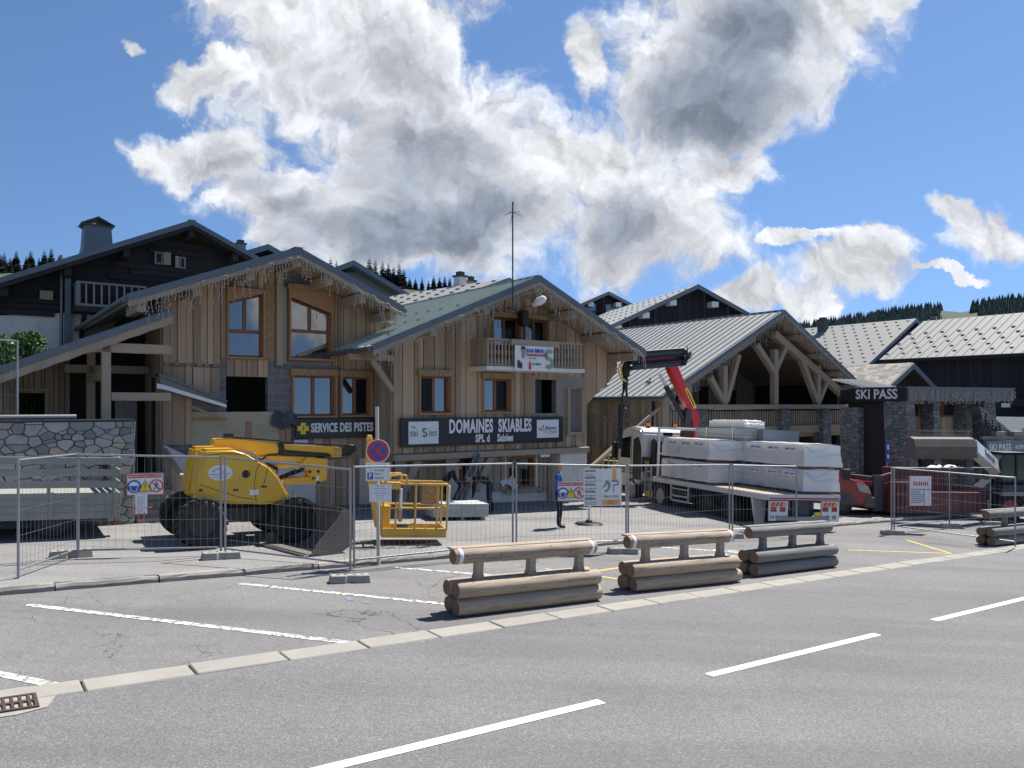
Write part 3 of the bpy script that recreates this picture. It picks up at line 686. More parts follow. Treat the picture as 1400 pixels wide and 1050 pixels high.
def side(b, s_, t0, t1, z0, z1, th=.2): b.box(s_, s_ + th, t0, t1, z0, z1)
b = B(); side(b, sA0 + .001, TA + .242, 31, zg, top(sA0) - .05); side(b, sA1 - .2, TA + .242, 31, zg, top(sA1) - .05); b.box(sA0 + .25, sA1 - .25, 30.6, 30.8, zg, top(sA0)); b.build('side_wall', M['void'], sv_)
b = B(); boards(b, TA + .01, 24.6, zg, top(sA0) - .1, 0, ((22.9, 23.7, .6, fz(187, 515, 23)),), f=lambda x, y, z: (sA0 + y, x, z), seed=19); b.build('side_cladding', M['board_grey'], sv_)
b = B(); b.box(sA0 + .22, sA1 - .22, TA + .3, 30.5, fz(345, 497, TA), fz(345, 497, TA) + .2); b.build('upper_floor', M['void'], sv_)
# sign
q = pxr(TA, 401, 571.5, 512, 598); tS = TA - .2
sg = empty('service_sign', 'long black sign with yellow cross lettered SERVICE DES PISTES', 'sign', P(q[0], tS, q[2]), A36); OFF[sg.name] = Vector((q[0], tS, q[2]))
b = B(); b.box(q[0], q[1], tS, tS + .06, q[2], q[3]); b.build('sign_board', M['dark_green'], sg, bevel=.006)
W_, H_ = q[1] - q[0], q[3] - q[2]
text('SERVICE DES PISTES', H_ * .62, M['letter'], sg, (q[0] + W_ * .56, tS - .008, (q[2] + q[3]) / 2), sx=.60, bold=.014, sp=1.06)
b = B(); cx, cz, k = q[0] + W_ * .085, (q[2] + q[3]) / 2, .075
b.box(cx - k, cx + k, tS - .014, tS - .002, cz - 2.3 * k, cz + 2.3 * k); b.box(cx - 2.3 * k, cx - k, tS - .014, tS - .002, cz - k, cz + k); b.box(cx + k, cx + 2.3 * k, tS - .014, tS - .002, cz - k, cz + k)
b.build('cross_emblem', M['yellow_ink'], sg); text('i', .19, M['ink'], sg, (cx, tS - .018, cz), bold=.004)
icicles('icicle_lights', 'icicle light string along the gable of the service des pistes chalet', [(le[0], 20.7, le[1] - .12), (ap[0], 20.7, ap[1] - .15), (ri[0], 20.7, ri[1] - .12)], seed=3)
# lean-to porch on the left of that chalet, part of it
tL = 21.0; L1 = (fs(236, tL), fz(236, 424, tL)); L0 = (fs(-30, tL), fz(-30, 514, tL))
b = B(); b.prism([(L0[0], L0[1] - .14), (L1[0], L1[1] - .14), L1, L0], tL, 28.5); b.build('porch_boarding', M['beam'], sv_)
b = B(); b.prism([(L0[0] - .05, L0[1] - .02), (L1[0], L1[1] + .003), (L1[0], L1[1] + .03), (L0[0] - .05, L0[1] + .01)], tL - .04, 28.6)
t_ = tL + .1
while t_ < 28.5: b.bar((L0[0], t_, L0[1] + .03), (L1[0], t_, L1[1] + .03), .035, .05); t_ += .42
b.build('porch_roof', M['slate_sheet'], sv_)
b = B()
for k in range(16):
    f0, f1 = k / 16, (k + 1) / 16; x0, x1 = L0[0] + (L1[0] - L0[0]) * f0, L0[0] + (L1[0] - L0[0]) * f1; y0, y1 = L0[1] + (L1[1] - L0[1]) * f0, L0[1] + (L1[1] - L0[1]) * f1
    b.prism([(x0, y0 - .33 - .02 * (k % 2)), (x1, y1 - .33 - .02 * ((k + 1) % 2)), (x1, y1 - .1), (x0, y0 - .1)], tL - .045, tL - .004)
b.build('porch_bargeboard', M['beam'], sv_)
b = B(); b.prism([(L0[0], L0[1] - .14), (L1[0], L1[1] - .14), (L1[0], L1[1] + .03), (L0[0], L0[1] + .03)], tL - .075, tL - .047); b.build('porch_flashing', M['zinc'], sv_)
zp = lambda s: L0[1] + (s - L0[0]) * (L1[1] - L0[1]) / (L1[0] - L0[0]) - .16
for s_, t_ in ((3.03, 21.2), (3.03, 23.8)):
    b = B(); b.box(s_ - .1, s_ + .1, t_ - .1, t_ + .1, .6, zp(s_) - .02); b.build('porch_post', M['beam'], sv_, bevel=.012)
b = B(); z_ = fz(180, 482, 21.2); b.box(2.55, sA0 - .03, 21.1, 21.3, z_ - .02, z_ + .22); z_ = fz(190, 548, 21.2); b.box(3.14, sA0 - .03, 21.12, 21.28, z_, z_ + .21); b.box(2.4, sA0 - .06, 23.7, 23.9, 3.6, 3.82); b.box(2.93, 3.13, 21.32, 23.68, 3.35, 3.57)
b.build('porch_beam', M['beam'], sv_, bevel=.012)
b = B(); tb = 24.4
boards(b, .0, 2.6, .5, lambda s: zp(s) - .02, tb, ((.55, 1.05, .5, 2.5), (1.35, 2.0, .5, 3.05)), seed=21, w=.15); b.build('porch_back_wall', M['board'], sv_)
b = B(); core(b, .0, sA0 - .05, .4, lambda s: zp(s) - .03, tb + .01, tb + .2, ((1.35, 2.0, .5, 3.05),)); b.build('porch_inner_wall', M['dark_wood'], sv_)
b = B(); b.box(1.3, 1.36, tb - .1, tb - .06, .5, 3.1); b.box(2.0, 2.06, tb - .1, tb - .06, .5, 3.1); b.box(1.3, 2.06, tb - .1, tb - .06, 3.1, 3.16); b.build('porch_door_frame', M['beam'], sv_)
b = B(); b.box(3.35, 3.4, 22.7, 23.5, .6, 2.75) if False else b.box(3.6, 4.15, 23.6, 23.65, .6, 3.0); b.build('porch_door', M['grey_wood'], sv_)
b = B(); b.box(-.5, sA0 - .06, 20.6, 24.35, .2, .6); b.build('porch_floor', M['concrete'], sv_)
# broken canopy hanging off the wall
bc = site('broken_canopy', 'torn down zinc edged canopy hanging askew below the boards left of the square hole', 'canopy', fs(215, 21.9), 21.9, fz(215, 515, 21.9))
b = B(); T_ = 21.75; p4 = [(fs(x, T_), fz(x, y, T_)) for x, y in ((217, 512), (309, 549), (308, 557), (222, 532))]
b.prism(p4, T_, TA - .06); b.build('canopy_slab', M['grey_wood'], bc)
b = B(); p4 = [(fs(x, T_), fz(x, y, T_)) for x, y in ((216, 510), (310, 547.5), (310, 550), (217, 514))]; b.prism(p4, T_ - .08, TA - .06); b.build('canopy_sheet', M['zinc'], bc)
b = B(); p4 = [(fs(x, T_), fz(x, y, T_)) for x, y in ((214, 524), (226, 527), (309, 553), (309, 557), (226, 533), (214, 531))]; b.prism(p4, T_ - .05, T_ - .004); b.build('white_trim', M['white_sheet'], bc)
b = B(); b.bar((fs(262, 21.8), 21.85, fz(262, 556, 21.8)), (fs(304, 21.8), 21.85, fz(304, 572, 21.8)), .08, .06); b.build('loose_batten', M['fresh'], bc)

# ================================================================== the ski-area office chalet (middle)
TB = 21.0
ap = (fs(737, 19.5), fz(737, 379, 19.5)); le = (fs(511, 19.5), fz(511, 473, 19.5)); ri = (fs(866, 19.5) + .5, fz(866, 471, 19.5) - .22)
sB0, sB1 = fs(537, TB), fs(801, TB)
do = site('office_chalet', 'weathered timber chalet with balcony banner and the large domaines skiables sign', 'building', sB0, TB)
gable_roof(do, ap, le, ri, 19.5, 31, 'green_roof', TB, purl=(0, .34, .66, .94), guards=12)
top = gable_top(ap, le, ri, .17)
D1 = pxr(TB, 571, 506, 616, 567); D2 = pxr(TB, 658, 510, 698, 565); O1 = pxr(TB, 731, 519, 760, 565); DF = pxr(TB, 772, 531, 794, 594)
U1 = pxr(TB, 671, 428, 711, 497); U2 = pxr(TB, 715, 431, 749, 499)
z1 = fz(670, 616, TB)
holes = [rest(q) for q in (D1, D2, DF, U1, U2)] + [O1]
b = B(); core(b, sB0, sB1, z1, top, TB + .001, TB + .24, holes); b.build('wall', M['block'], do)
b = B(); boards(b, sB0, sB1, z1 + .02, top, TB, holes + [(O1[0] - .1, DF[1] + .12, O1[2] - .06, O1[3] + .14)], seed=31, w=.2); b.build('cladding', M['board'], do)
b = B(); sF = fs(843, TB); za_, zc_ = fz(801, 553, TB), fz(843, 509, TB)
boards(b, sB1 - .01, sF, lambda s: za_ + (zc_ - za_) * (s - sB1) / (sF - sB1), top, TB, (), seed=35, w=.23); boards(b, sB1 - .01, sF, lambda s: za_ + (zc_ - za_) * (s - sB1) / (sF - sB1), top, TB + .08, (), seed=36, w=.23); b.build('flared_cladding', M['board'], do)
b = B(); q = O1; core(b, q[0] - .1, DF[1] + .12, q[2] - .06, q[3] + .14, TB - .03, TB - .001, (O1, rest(DF))); b.build('opening_surround', M['concrete'], do)
b = B(); b.box(O1[0] - .3, O1[1] + .3, TB + 1.2, TB + 1.3, O1[2] - .3, O1[3] + .3); b.build('room_wall', M['room'], do)
window(do, D1, TB, 2, osb=.2, glass=('dark_pane', 'glass')); window(do, D2, TB, 2, osb=.2, glass=('glass', 'dark_pane')); window(do, U1, TB, 2, osb=.16, deep=.2, glass=('glass', 'dark_pane')); window(do, U2, TB, 2, osb=.16, deep=.2, glass=('glass', 'dark_pane'))
b = B(); q = DF; k = .1
b.box(q[0], q[0] + k, TB - .2, TB + .1, q[2] + k, q[3]); b.box(q[1] - k, q[1], TB - .2, TB + .1, q[2] + k, q[3]); b.box(q[0], q[1], TB - .2, TB + .1, q[2], q[2] + k); b.build('door_frame', M['beam'], do, bevel=.01)
b = B(); b.box(q[0] + k, q[1] - k, TB + .05, TB + .08, q[2] + k, q[3]); b.build('door_panel', M['grey_wood'], do)
b = B(); side(b, sB0 + .001, TB + .242, 31, sl(sB0) - .3, top(sB0) - .05); side(b, sB1 - .2, TB + .242, 31, sl(sB1) - .3, top(sB1) - .05); b.box(sB0 + .3, sB1 - .3, 30.6, 30.8, -1, top(sB0)); b.build('side_wall', M['void'], do)
b = B(); boards(b, TB + .01, TA, z1 - 1.8, top(sB0) - .06, 0, (), f=lambda x, y, z: (sB0 + y, x, z), seed=33, w=.2)
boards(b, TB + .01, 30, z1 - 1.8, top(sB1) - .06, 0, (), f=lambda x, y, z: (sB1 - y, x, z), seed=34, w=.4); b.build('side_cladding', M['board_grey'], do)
b = B(); b.box(sB0 + .25, sB1 - .25, TB + .26, 30.5, z1, z1 + .15); b.box(sB0 + .25, sB1 - .25, TB + .26, 30.5, fz(700, 503, TB) - .1, fz(700, 503, TB) + .1); b.build('upper_floor', M['void'], do)
b = B(); b.box(sB0 - .05, sB1, TB - .22, TB + .5, z1 - .2, z1 - .002); b.build('floor_beam', M['beam'], do, bevel=.02)
for s_ in (fs(549, 20.9), fs(652, 20.9)):                              # braces under the overhang
    b = B(); b.prism([(s_ - .1, z1 - 1.3), (s_ + .12, z1 - 1.35), (s_ + .75, z1 - .22), (s_ + .45, z1 - .21)], TB - .1, TB + .1) ; b.build('brace', M['beam'], do, bevel=.015)
b = B(); b.bar((sB0 - .05, TB - .1, fz(537, 535, TB)), (sB0 - .75, TB - .1, fz(537, 493, TB)), .16, .16); b.bar((sB0 - 1.5, TB - .1, fz(537, 490, TB)), (sB0, TB - .1, fz(537, 490, TB)), .18, .18); b.build('eave_brace', M['beam'], do, bevel=.012)
# ground floor
tg = TB + .55; gw = pxr(tg, 693, 626, 731, 668); zb = sl(15) - .4
b = B(); core(b, sB0 + .2, fs(762, tg), zb, z1 - .2, tg, tg + .25, (gw, pxr(tg, 628, 618, 655, 668))); b.box(fs(765, TB), sB1, TB - .05, TB + .5, zb, z1 - .205); b.build('rendered_wall', M['render'], do)
b = B(); q = pxr(tg, 628, 618, 655, 668); b.box(q[0] - .4, q[1] + .4, tg + 1, tg + 1.1, zb, z1); b.build('inner_wall', M['fresh'], do)
window(do, gw, tg, 2, osb=0, box=.06, deep=.2)
b = B(); q = gw; b.box(q[0] - .2, q[1] + .2, tg - .18, tg - .001, q[2] - .1, q[2]); b.build('window_sill', M['concrete'], do, bevel=.01)
for x0, x1, y0, y1 in ((666, 690, 626, 672), (737, 760, 622, 672)):
    q = pxr(tg - .06, x0, y0, x1, y1); b = B(); boards(b, q[0], q[1], q[2], q[3], tg - .03, w=.13, seed=x0); b.box(q[0], q[1], tg - .11, tg - .09, q[2] + .15, q[2] + .21); b.box(q[0], q[1], tg - .11, tg - .09, q[3] - .21, q[3] - .15); b.build('shutter', M['beam'], do)
for x0, x1 in ((558, 583.5), (584, 610)):
    q = pxr(tg - .06, x0, 621, x1, 668); b = B(); boards(b, q[0], q[1], zb + .3, q[3], tg - .02, w=.15, seed=x0); h = b.build('garage_door', M['board'], do)
    b = B(); b.box(q[0] + .05, q[1] - .05, tg - .1, tg - .08, q[3] - .28, q[3] - .23); b.build('strap_hinge', M['steel'], h)
q = pxr(tg, 746, 628, 759, 690); b = B(); boards(b, q[0], q[1], zb + .2, q[3], tg - .1, w=.12, seed=8); b.build('side_door', M['board_grey'], do)
# balcony
b0, b1, tf, zr, zs = fs(642, TB), fs(796, 20), 20.0, fz(664, 461.5, 20), fz(664, 500, 20)
b = B(); b.box(b0 - .05, b1 + .05, tf - .08, TB - .03, zs - .13, zs); b.build('balcony_slab', M['render'], do, bevel=.01)
b = B(); rail(b, b0 + .06, b1 - .06, tf + .03, zs + .07, zr - .06, .085, .135); rail_f = lambda b, s_: [b.box(s_ - .018, s_ + .018, t_ - .035, t_ + .035, zs + .07, zr - .06) for t_ in [tf + .1 + .115 * k for k in range(8)]]
rail_f(b, b0 + .02); rail_f(b, b1 - .02)
b.box(b0, b1, tf - .03, tf + .09, zr - .06, zr); b.box(b0, b1, tf, tf + .06, zs + .02, zs + .07)
for s_ in (b0, b1 - .1): b.box(s_, s_ + .1, tf + .091, TB - .03, zr - .06, zr - .002); b.box(s_ + .02, s_ + .08, tf + .062, TB - .03, zs + .02, zs + .068)
b.build('balcony_railing', M['beam'], do)
b = B(); b.box(fs(699, 19.9), fs(764, 19.9), tf - .13, tf - .035, zr - .2, zr + .0); b.build('balcony_plank', M['beam'], do, bevel=.01)
bn = site('balcony_banner', 'white printed banner with green swirl hung on the balcony railing', 'banner', fs(704, 19.9), 19.85, fz(704, 505, 19.85))
q = pxr(19.85, 704, 474, 757, 505.5); q = (q[0], q[1], zs - .12, zr - .2)
b = B(); n = 10
b.add([(q[0] + (q[1] - q[0]) * i / n, 19.85 + .012 * math.sin(i * 1.9 + j), q[2] + (q[3] - q[2]) * j / 3) for i in range(n + 1) for j in range(4)], [(i * 4 + j, (i + 1) * 4 + j, (i + 1) * 4 + j + 1, i * 4 + j + 1) for i in range(n) for j in range(3)])
b.build('banner_sheet', M['white_sheet'], bn, smooth=True)
w, h = q[1] - q[0], q[3] - q[2]; bx = lambda f: q[0] + w * f; bz = lambda f: q[2] + h * f; tt = 19.825
text('JULIA SIMON', h * .2, M['blue_ink'], bn, (bx(.28), tt, bz(.80)), align='LEFT', sx=.78, bold=.004); text('CHAMPIONNE DU MONDE', h * .12, M['red_ink'], bn, (bx(.28), tt, bz(.63)), align='LEFT', sx=.74, bold=.003)
text('LES SAISIES', h * .08, M['grey_ink'], bn, (bx(.34), tt, bz(.50)), align='LEFT'); text('Les Saisies', h * .14, M['ink'], bn, (bx(.42), tt, bz(.28)), align='LEFT', sx=.8)
b = B(); arc = lambda cx, cz, r, a0, a1, k=14: [(cx + r * math.cos(R(a0 + (a1 - a0) * i / k)), tt, cz + r * math.sin(R(a0 + (a1 - a0) * i / k))) for i in range(k + 1)]
for k in range(4):
    r1, r2 = h * (.10 + .045 * k), h * (.235 - .045 * k); b.tube(arc(bx(.87), bz(.66), r1, 30, 270) + arc(bx(.87), bz(.66) - r1 - r2, r2, 90, -150), .008, 4)
b.build('swirl_emblem', mat('green_print', (.12, .22, .08), .6), bn)
b = B(); b.ball((bx(.20), tt, bz(.83)), (.09, .008, .1)); b.box(bx(.17), bx(.24), tt - .004, tt + .004, bz(.5), bz(.76)); b.build('portrait_print', mat('portrait_print', (.40, .26, .22), .7), bn)
b = B(); b.box(bx(.06), bx(.12), tt - .004, tt + .004, bz(.1), bz(.4)); b.box(bx(.12), bx(.17), tt - .004, tt + .004, bz(.08), bz(.32)); b.ball((bx(.20), tt - .002, bz(.90)), (.095, .009, .06)); b.build('figure_print', M['ink'], bn)
b = B(); b.prism([(bx(.34), bz(.05)), (bx(.41), bz(.05)), (bx(.39), bz(.3)), (bx(.36), bz(.42))], tt - .003, tt + .003); b.build('red_print', M['red_ink'], bn)
# sign
q = pxr(TB - .2, 548, 570.5, 770, 607); q = (q[0], q[1], fz(548, 612, TB - .2), fz(548, 572, TB - .2)); tS = TB - .2
sg = empty('office_sign', 'long black fascia sign lettered DOMAINES SKIABLES between two white logo panels', 'sign', P(q[0], tS, q[2]), A36); OFF[sg.name] = Vector((q[0], tS, q[2]))
b = B(); b.box(q[0], q[1], tS, tS + .08, q[2], q[3]); b.build('sign_board', M['black_sheet'], sg, bevel=.006)
W_, H_ = q[1] - q[0], q[3] - q[2]; zc = (q[2] + q[3]) / 2
text('DOMAINES  SKIABLES', H_ * .66, M['letter'], sg, (q[0] + W_ * .522, tS - .01, q[2] + H_ * .665), sx=.545, bold=.022, sp=1.08); text('SPL d    Saisies', H_ * .38, M['letter'], sg, (q[0] + W_ * .54, tS - .01, q[2] + H_ * .22), sx=.70, bold=.013, sp=1.06)
b = B(); b.box(q[0] + W_ * .04, q[0] + W_ * .205, tS - .02, tS - .002, q[2] + H_ * .1, q[2] + H_ * .88); lp = b.build('logo_panel', M['white_sheet'], sg)
text('sai', H_ * .36, M['grey_ink'], sg, (q[0] + W_ * .046, tS - .024, q[2] + H_ * .48), sx=.88, align='LEFT', bold=.004); text('ies', H_ * .36, M['grey_ink'], sg, (q[0] + W_ * .149, tS - .024, q[2] + H_ * .48), sx=.88, align='LEFT', bold=.004); text('les', H_ * .16, M['grey_ink'], sg, (q[0] + W_ * .055, tS - .024, q[2] + H_ * .70), align='LEFT')
b = B(); tt = tS - .028; cx, cz = q[0] + W_ * .127, q[2] + H_ * .47
for k in range(3): r1 = .035 + .022 * k; r2 = .085 - .022 * k; b.tube(arc(cx, cz + .09, r1, 20, 270) + arc(cx, cz + .09 - r1 - r2, r2, 90, -160), .009, 4)
b.build('swirl_emblem', M['grey_ink'], sg)
b = B(); b.box(q[0] + W_ * .815, q[0] + W_ * .965, tS - .02, tS - .002, q[2] + H_ * .18, q[2] + H_ * .88); b.build('logo_panel', M['white_sheet'], sg)
b = B(); x0 = q[0] + W_ * .825; f = lambda x, z: (x0 + x * W_ * .13, tt, q[2] + H_ * (.2 + .6 * z))
b.tube([f(*p) for p in ((.0, .62), (.1, .45), (.2, .62), (.24, .8), (.28, .5), (.4, .42), (.45, .7), (.55, .45), (.75, .32), (1, .42))], .008, 4); b.tube([f(*p) for p in ((.05, .6), (.3, .36), (.6, .24), (.95, .3))], .006, 4); b.build('line_emblem', M['ink'], sg)
text('Domaine', H_ * .19, M['ink'], sg, (x0 + W_ * .085, tS - .024, zc + H_ * .06), sx=.8)
icicles('icicle_lights', 'icicle light string along the gable of the domaines skiables chalet', [(le[0], 19.4, le[1] - .12), (ap[0], 19.4, ap[1] - .15), (ri[0], 19.4, ri[1] - .12)], seed=4)
# lamp on the gable, loudspeaker, antenna mast
lm = site('gable_lamp', 'curved arm street lamp fixed at the top of the domaines skiables gable', 'lamp', fs(720, 20), 20.3, fz(722, 425, 20.3))
a0, a1 = Vector((fs(716, 20.3), 20.8, fz(716, 428, 20.5))), Vector((fs(726, 19.6), 19.5, fz(726, 417, 19.5)))
b = B(); b.tube([a0, a0.lerp(a1, .5) + Vector((0, 0, .06)), a1], .03, 8); b.build('lamp_arm', M['galv'], lm, smooth=True)
e1 = Vector((fs(747, 18.9), 18.95, fz(747, 407, 18.9))); d = (e1 - a1); b = B()
b.tube([a1, a1 + d * .15, a1 + d * .5, a1 + d * .85, e1], [.05, .09, .13, .12, .05], 10); b.build('lamp_head', M['white_sheet'], lm, smooth=True)
sp_ = site('loudspeaker', 'black loudspeaker box mounted between the upper french windows', 'loudspeaker', fs(716, 20.6), 20.7, fz(716, 445, 20.6)); q = pxr(20.6, 712, 424, 721, 446)
b = B(); b.box(q[0], q[1], 20.5, 20.8, q[2], q[3]); b.build('speaker_case', M['black'], sp_, bevel=.03, seg=2); b = B(); b.bar((q[0] + .1, 20.8, q[2] + .2), (q[0] + .1, TB - .02, q[2] + .2), .04, .04); b.build('bracket', M['steel'], sp_)
an = site('antenna_mast', 'tall thin antenna mast with crossed whips at the domaines skiables gable', 'antenna', fs(701, 19.3), 19.3, fz(701, 425, 19.3)); s_ = fs(701, 19.3); z0, zt = fz(701, 425, 19.3), fz(701, 276, 19.3)
b = B(); b.tube([(s_, 19.3, z0), (s_, 19.3, zt)], .025, 6); b.build('mast', M['steel'], an)
b = B(); zk = fz(701, 290, 19.3)
for dx, dt in ((.42, .1), (-.25, -.1), (-.1, .3), (.05, -.3)): b.tube([(s_, 19.3, zk), (s_ + dx, 19.3 + dt, zk - .05)], .009, 4)
b.tube([(s_, 19.3, zk), (s_ - .1, 19.3, zk - .4)], .008, 4); b.build('whip', M['steel'], an)
b = B(); b.box(s_ - .15, s_ + .15, 19.28, 19.40, z0 + .05, z0 + .12); b.build('bracket', M['steel'], an)

# ================================================================== the hall with the open timber truss (right)
tH, TC = 23.5, 24.3
ap = (fs(1071.6, tH), fz(1071.6, 425, tH)); le = (fs(907.5, tH), fz(907.5, 541, tH)); ri = (fs(1176, tH), fz(1176, 526, tH))
ha = site('truss_hall', 'large timber hall with pale ribbed roof, open truss gable and balustrade', 'building', le[0], TC)
gable_roof(ha, ap, le, ri, tH, 42, 'grey_roof', 26.0, seam=.45, purl=(0, .25, .5, .75, .95), guards=0)
top = gable_top(ap, le, ri, .17)
b = B(); r_ = random.Random(2)                                         # snow hooks near the eave
for k, x in enumerate((845, 857, 872, 886, 902)):
    t = 24.1 + 1.4 * (4 - k); q = .10 + .01 * k; s_, z_ = le[0] + (ap[0] - le[0]) * q, le[1] + (ap[1] - le[1]) * q
    for u in (-.09, .09): b.bar((s_ - .1, t + u, z_ + .03), (s_ + .12, t + u * .3, z_ + .3), .03, .03)
    b.box(s_ - .1, s_ + .12, t - .12, t + .12, z_ + .08, z_ + .12)
for k, q in enumerate((.42, .33)):
    t = 25.3 + 3.5 * k; s_, z_ = le[0] + (ap[0] - le[0]) * q, le[1] + (ap[1] - le[1]) * q; b.bar((s_ - .1, t, z_ + .03), (s_ + .12, t, z_ + .32), .2, .03); b.bar((s_ - .1, t, z_ + .2), (s_ + .2, t, z_ + .18), .2, .03)
b.build('snow_hook', M['steel'], ha)
tb = 30.2; sC0, sC1 = le[0] + .5, ri[0] - .5; zf = 1.25
hp = lambda s0, s1, z1: (s0, s1, zf, z1)
hd = [hp(30.2, 31.7, 3.5), hp(32.8, 33.8, 3.5), hp(35.5, 36.4, 3.8), hp(37.6, 39, 3.6)]
b = B(); core(b, sC0, sC1, -2, top, tb + .001, tb + .2, hd[:2]); b.build('wall', M['dark_wood'], ha)
b = B(); boards(b, sC0, sC1, -2, lambda s: top(s), tb, hd, w=.22, seed=41); b.build('cladding', M['board_grey'], ha)
for q in hd[:2]:
    b = B(); b.box(q[0], q[1], tb + .1, tb + .13, q[2], q[3]); b.build('glazed_door', M['glass'], ha)
b = B()
for x in (28.8, 30.7, 32.6, 34.6): b.box(x - .12, x + .12, tb - .33, tb - .07, zf, top(x))
b.box(28.3, 34.2, tb - .25, tb - .06, 4.5, 4.75); b.build('wall_post', M['beam'], ha)
b = B(); b.box(sC0, sC1, TC + .1, tb - .08, zf - .25, zf); b.build('deck', M['beam'], ha)
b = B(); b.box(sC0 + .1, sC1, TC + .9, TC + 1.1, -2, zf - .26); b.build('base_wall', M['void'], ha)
b = B(); side(b, sC0 - .2, TC + .3, 41, -1.7, le[1] + .05); side(b, sC1 + .01, TC + .3, 41, -2.5, ri[1] + .05); b.box(sC0, sC1, 41, 41.2, -2, ri[1]); b.build('side_wall', M['dark_wood'], ha)
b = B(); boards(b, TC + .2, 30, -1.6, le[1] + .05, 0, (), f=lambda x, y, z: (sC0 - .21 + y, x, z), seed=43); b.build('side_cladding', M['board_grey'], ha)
fS = lambda x: fs(x, TC); fZ = lambda x, y: fz(x, y, TC)
def beamp(x0, y0, x1, y1, w=.2, name='truss_strut', dt=0):
    w *= 1.33
    b = B(); b.bar((fS(x0), TC + dt, fZ(x0, y0)), (fS(x1), TC + dt, fZ(x1, y1)), w, w, up=(0, 1, 0)); return b.build(name, M['beam'], ha, bevel=.015)
for x, y in ((989, 500), (1058.5, 478), (1117, 500)): beamp(x, y, x, 553.5, .24, 'truss_post')
beamp(970, 515, 989, 551); beamp(1009, 485, 992, 549); beamp(1033, 471, 1057, 508, .22); beamp(1073, 475, 1060, 505, .2); beamp(1095, 492, 1116, 549, .22); beamp(1129, 524, 1119, 549, .18)
beamp(1057, 456, 1152, 539, .28, 'truss_rafter', .03); beamp(1030, 462, 930, 530, .22, 'truss_rafter', .03)
for x, y in ((940, 525),): beamp(x, y, x, 553.5, .22, 'truss_post')
x0, x1 = fS(913), ri[0] - .2
b = B(); s_ = x0; r_ = random.Random(6)
while s_ < x1 - .3: L = min(r_.uniform(1.6, 3.4), x1 - s_); b.box(s_, s_ + L - .02, TC - .23, TC + .23, fZ(1000, 560) + r_.uniform(-.02, .02), fZ(1000, 553)); s_ += L
b.build('rail_beam', M['beam'], ha, bevel=.015)
z0, z1_ = fZ(1000, 584), fZ(1000, 562)
b = B(); rail(b, x0, x1, TC, z0, z1_, .105, .195, shaped=False); b.build('balustrade', M['beam'], ha)
b = B(); b.box(x0 - .1, x1, TC - .12, TC + .12, z0 - .4, z0); b.build('sill_beam', M['beam'], ha, bevel=.012)
for xx in (953, 1067, 1123):
    s_ = fS(xx); b = B(); w = .34; zt = fZ(1000, 560.5)
    b.hexa([(s_ - w * 1.25, TC - .45, -2), (s_ + w * 1.25, TC - .45, -2), (s_ + w * 1.25, TC + .3, -2), (s_ - w * 1.25, TC + .3, -2), (s_ - w, TC - .32, zt), (s_ + w, TC - .32, zt), (s_ + w, TC + .3, zt), (s_ - w, TC + .3, zt)])
    b.build('stone_pillar', M['pillar_stone'], ha)
b = B(); b.box(fS(901), fS(911), TC - .2, TC + .25, -1.3, le[1] - .1); b.build('corner_post', M['beam'], ha, bevel=.015)
b = B(); r_ = random.Random(12); t = 24.9
while t < 29.2: b.box(le[0] + .2, le[0] + .25, t, t + r_.uniform(.14, .28), .7, 2.2 + r_.uniform(-.1, .1)); t += .42
b.box(le[0] + .17, le[0] + .28, 24.8, 29.3, 1.95, 2.08); b.build('side_balustrade', M['board_grey'], ha)
b = B(); s_ = le[0] - .1; b.tube([(s_, 22.0, le[1] - .1), (s_, 22.1, le[1] - .4), (s_ + .1, 20.8, le[1] - .6), (s_ + .1, 20.8, -1)], .05, 8) if False else b.tube([(le[0] - .1, 28.6, le[1] - .1), (le[0] - .1, 28.6, -1.2)], .06, 8); b.build('downpipe', M['galv'], ha, smooth=True)
icicles('icicle_lights', 'icicle light string along the gable of the open truss hall', [(le[0], tH - .1, le[1] - .12), (ap[0], tH - .1, ap[1] - .15), (ri[0], tH - .1, ri[1] - .12)], seed=5, hi=.8)
st_ = site('outside_stair', 'wooden outside stair rising beside the white wall under the hall eave', 'stairs', 21.4, 24.2)
b = B(); p0, p1 = Vector((21.3, 23.7, -.95)), Vector((25.3, 23.7, 1.5))
for t in (23.7, 25.1): b.bar((p0.x, t, p0.z + .15), (p1.x, t, p1.z + .15), .07, .3)
b.build('stringer', M['beam'], st_)
b = B()
for k in range(12): f = (k + .5) / 12; x = p0.x + (p1.x - p0.x) * f; b.box(x - .14, x + .14, 23.74, 25.06, p0.z + (p1.z - p0.z) * f + .1, p0.z + (p1.z - p0.z) * f + .14)
b.build('tread', M['beam'], st_)
b = B(); b.bar((p0.x, 23.7, p0.z + 1.1), (p1.x, 23.7, p1.z + 1.1), .07, .12)
for k in range(14): f = k / 13; b.box(p0.x + 4 * f - .03, p0.x + 4 * f + .03, 23.68, 23.72, p0.z + 2.45 * f + .2, p0.z + 2.45 * f + 1.08)
b.build('handrail', M['beam'], st_)
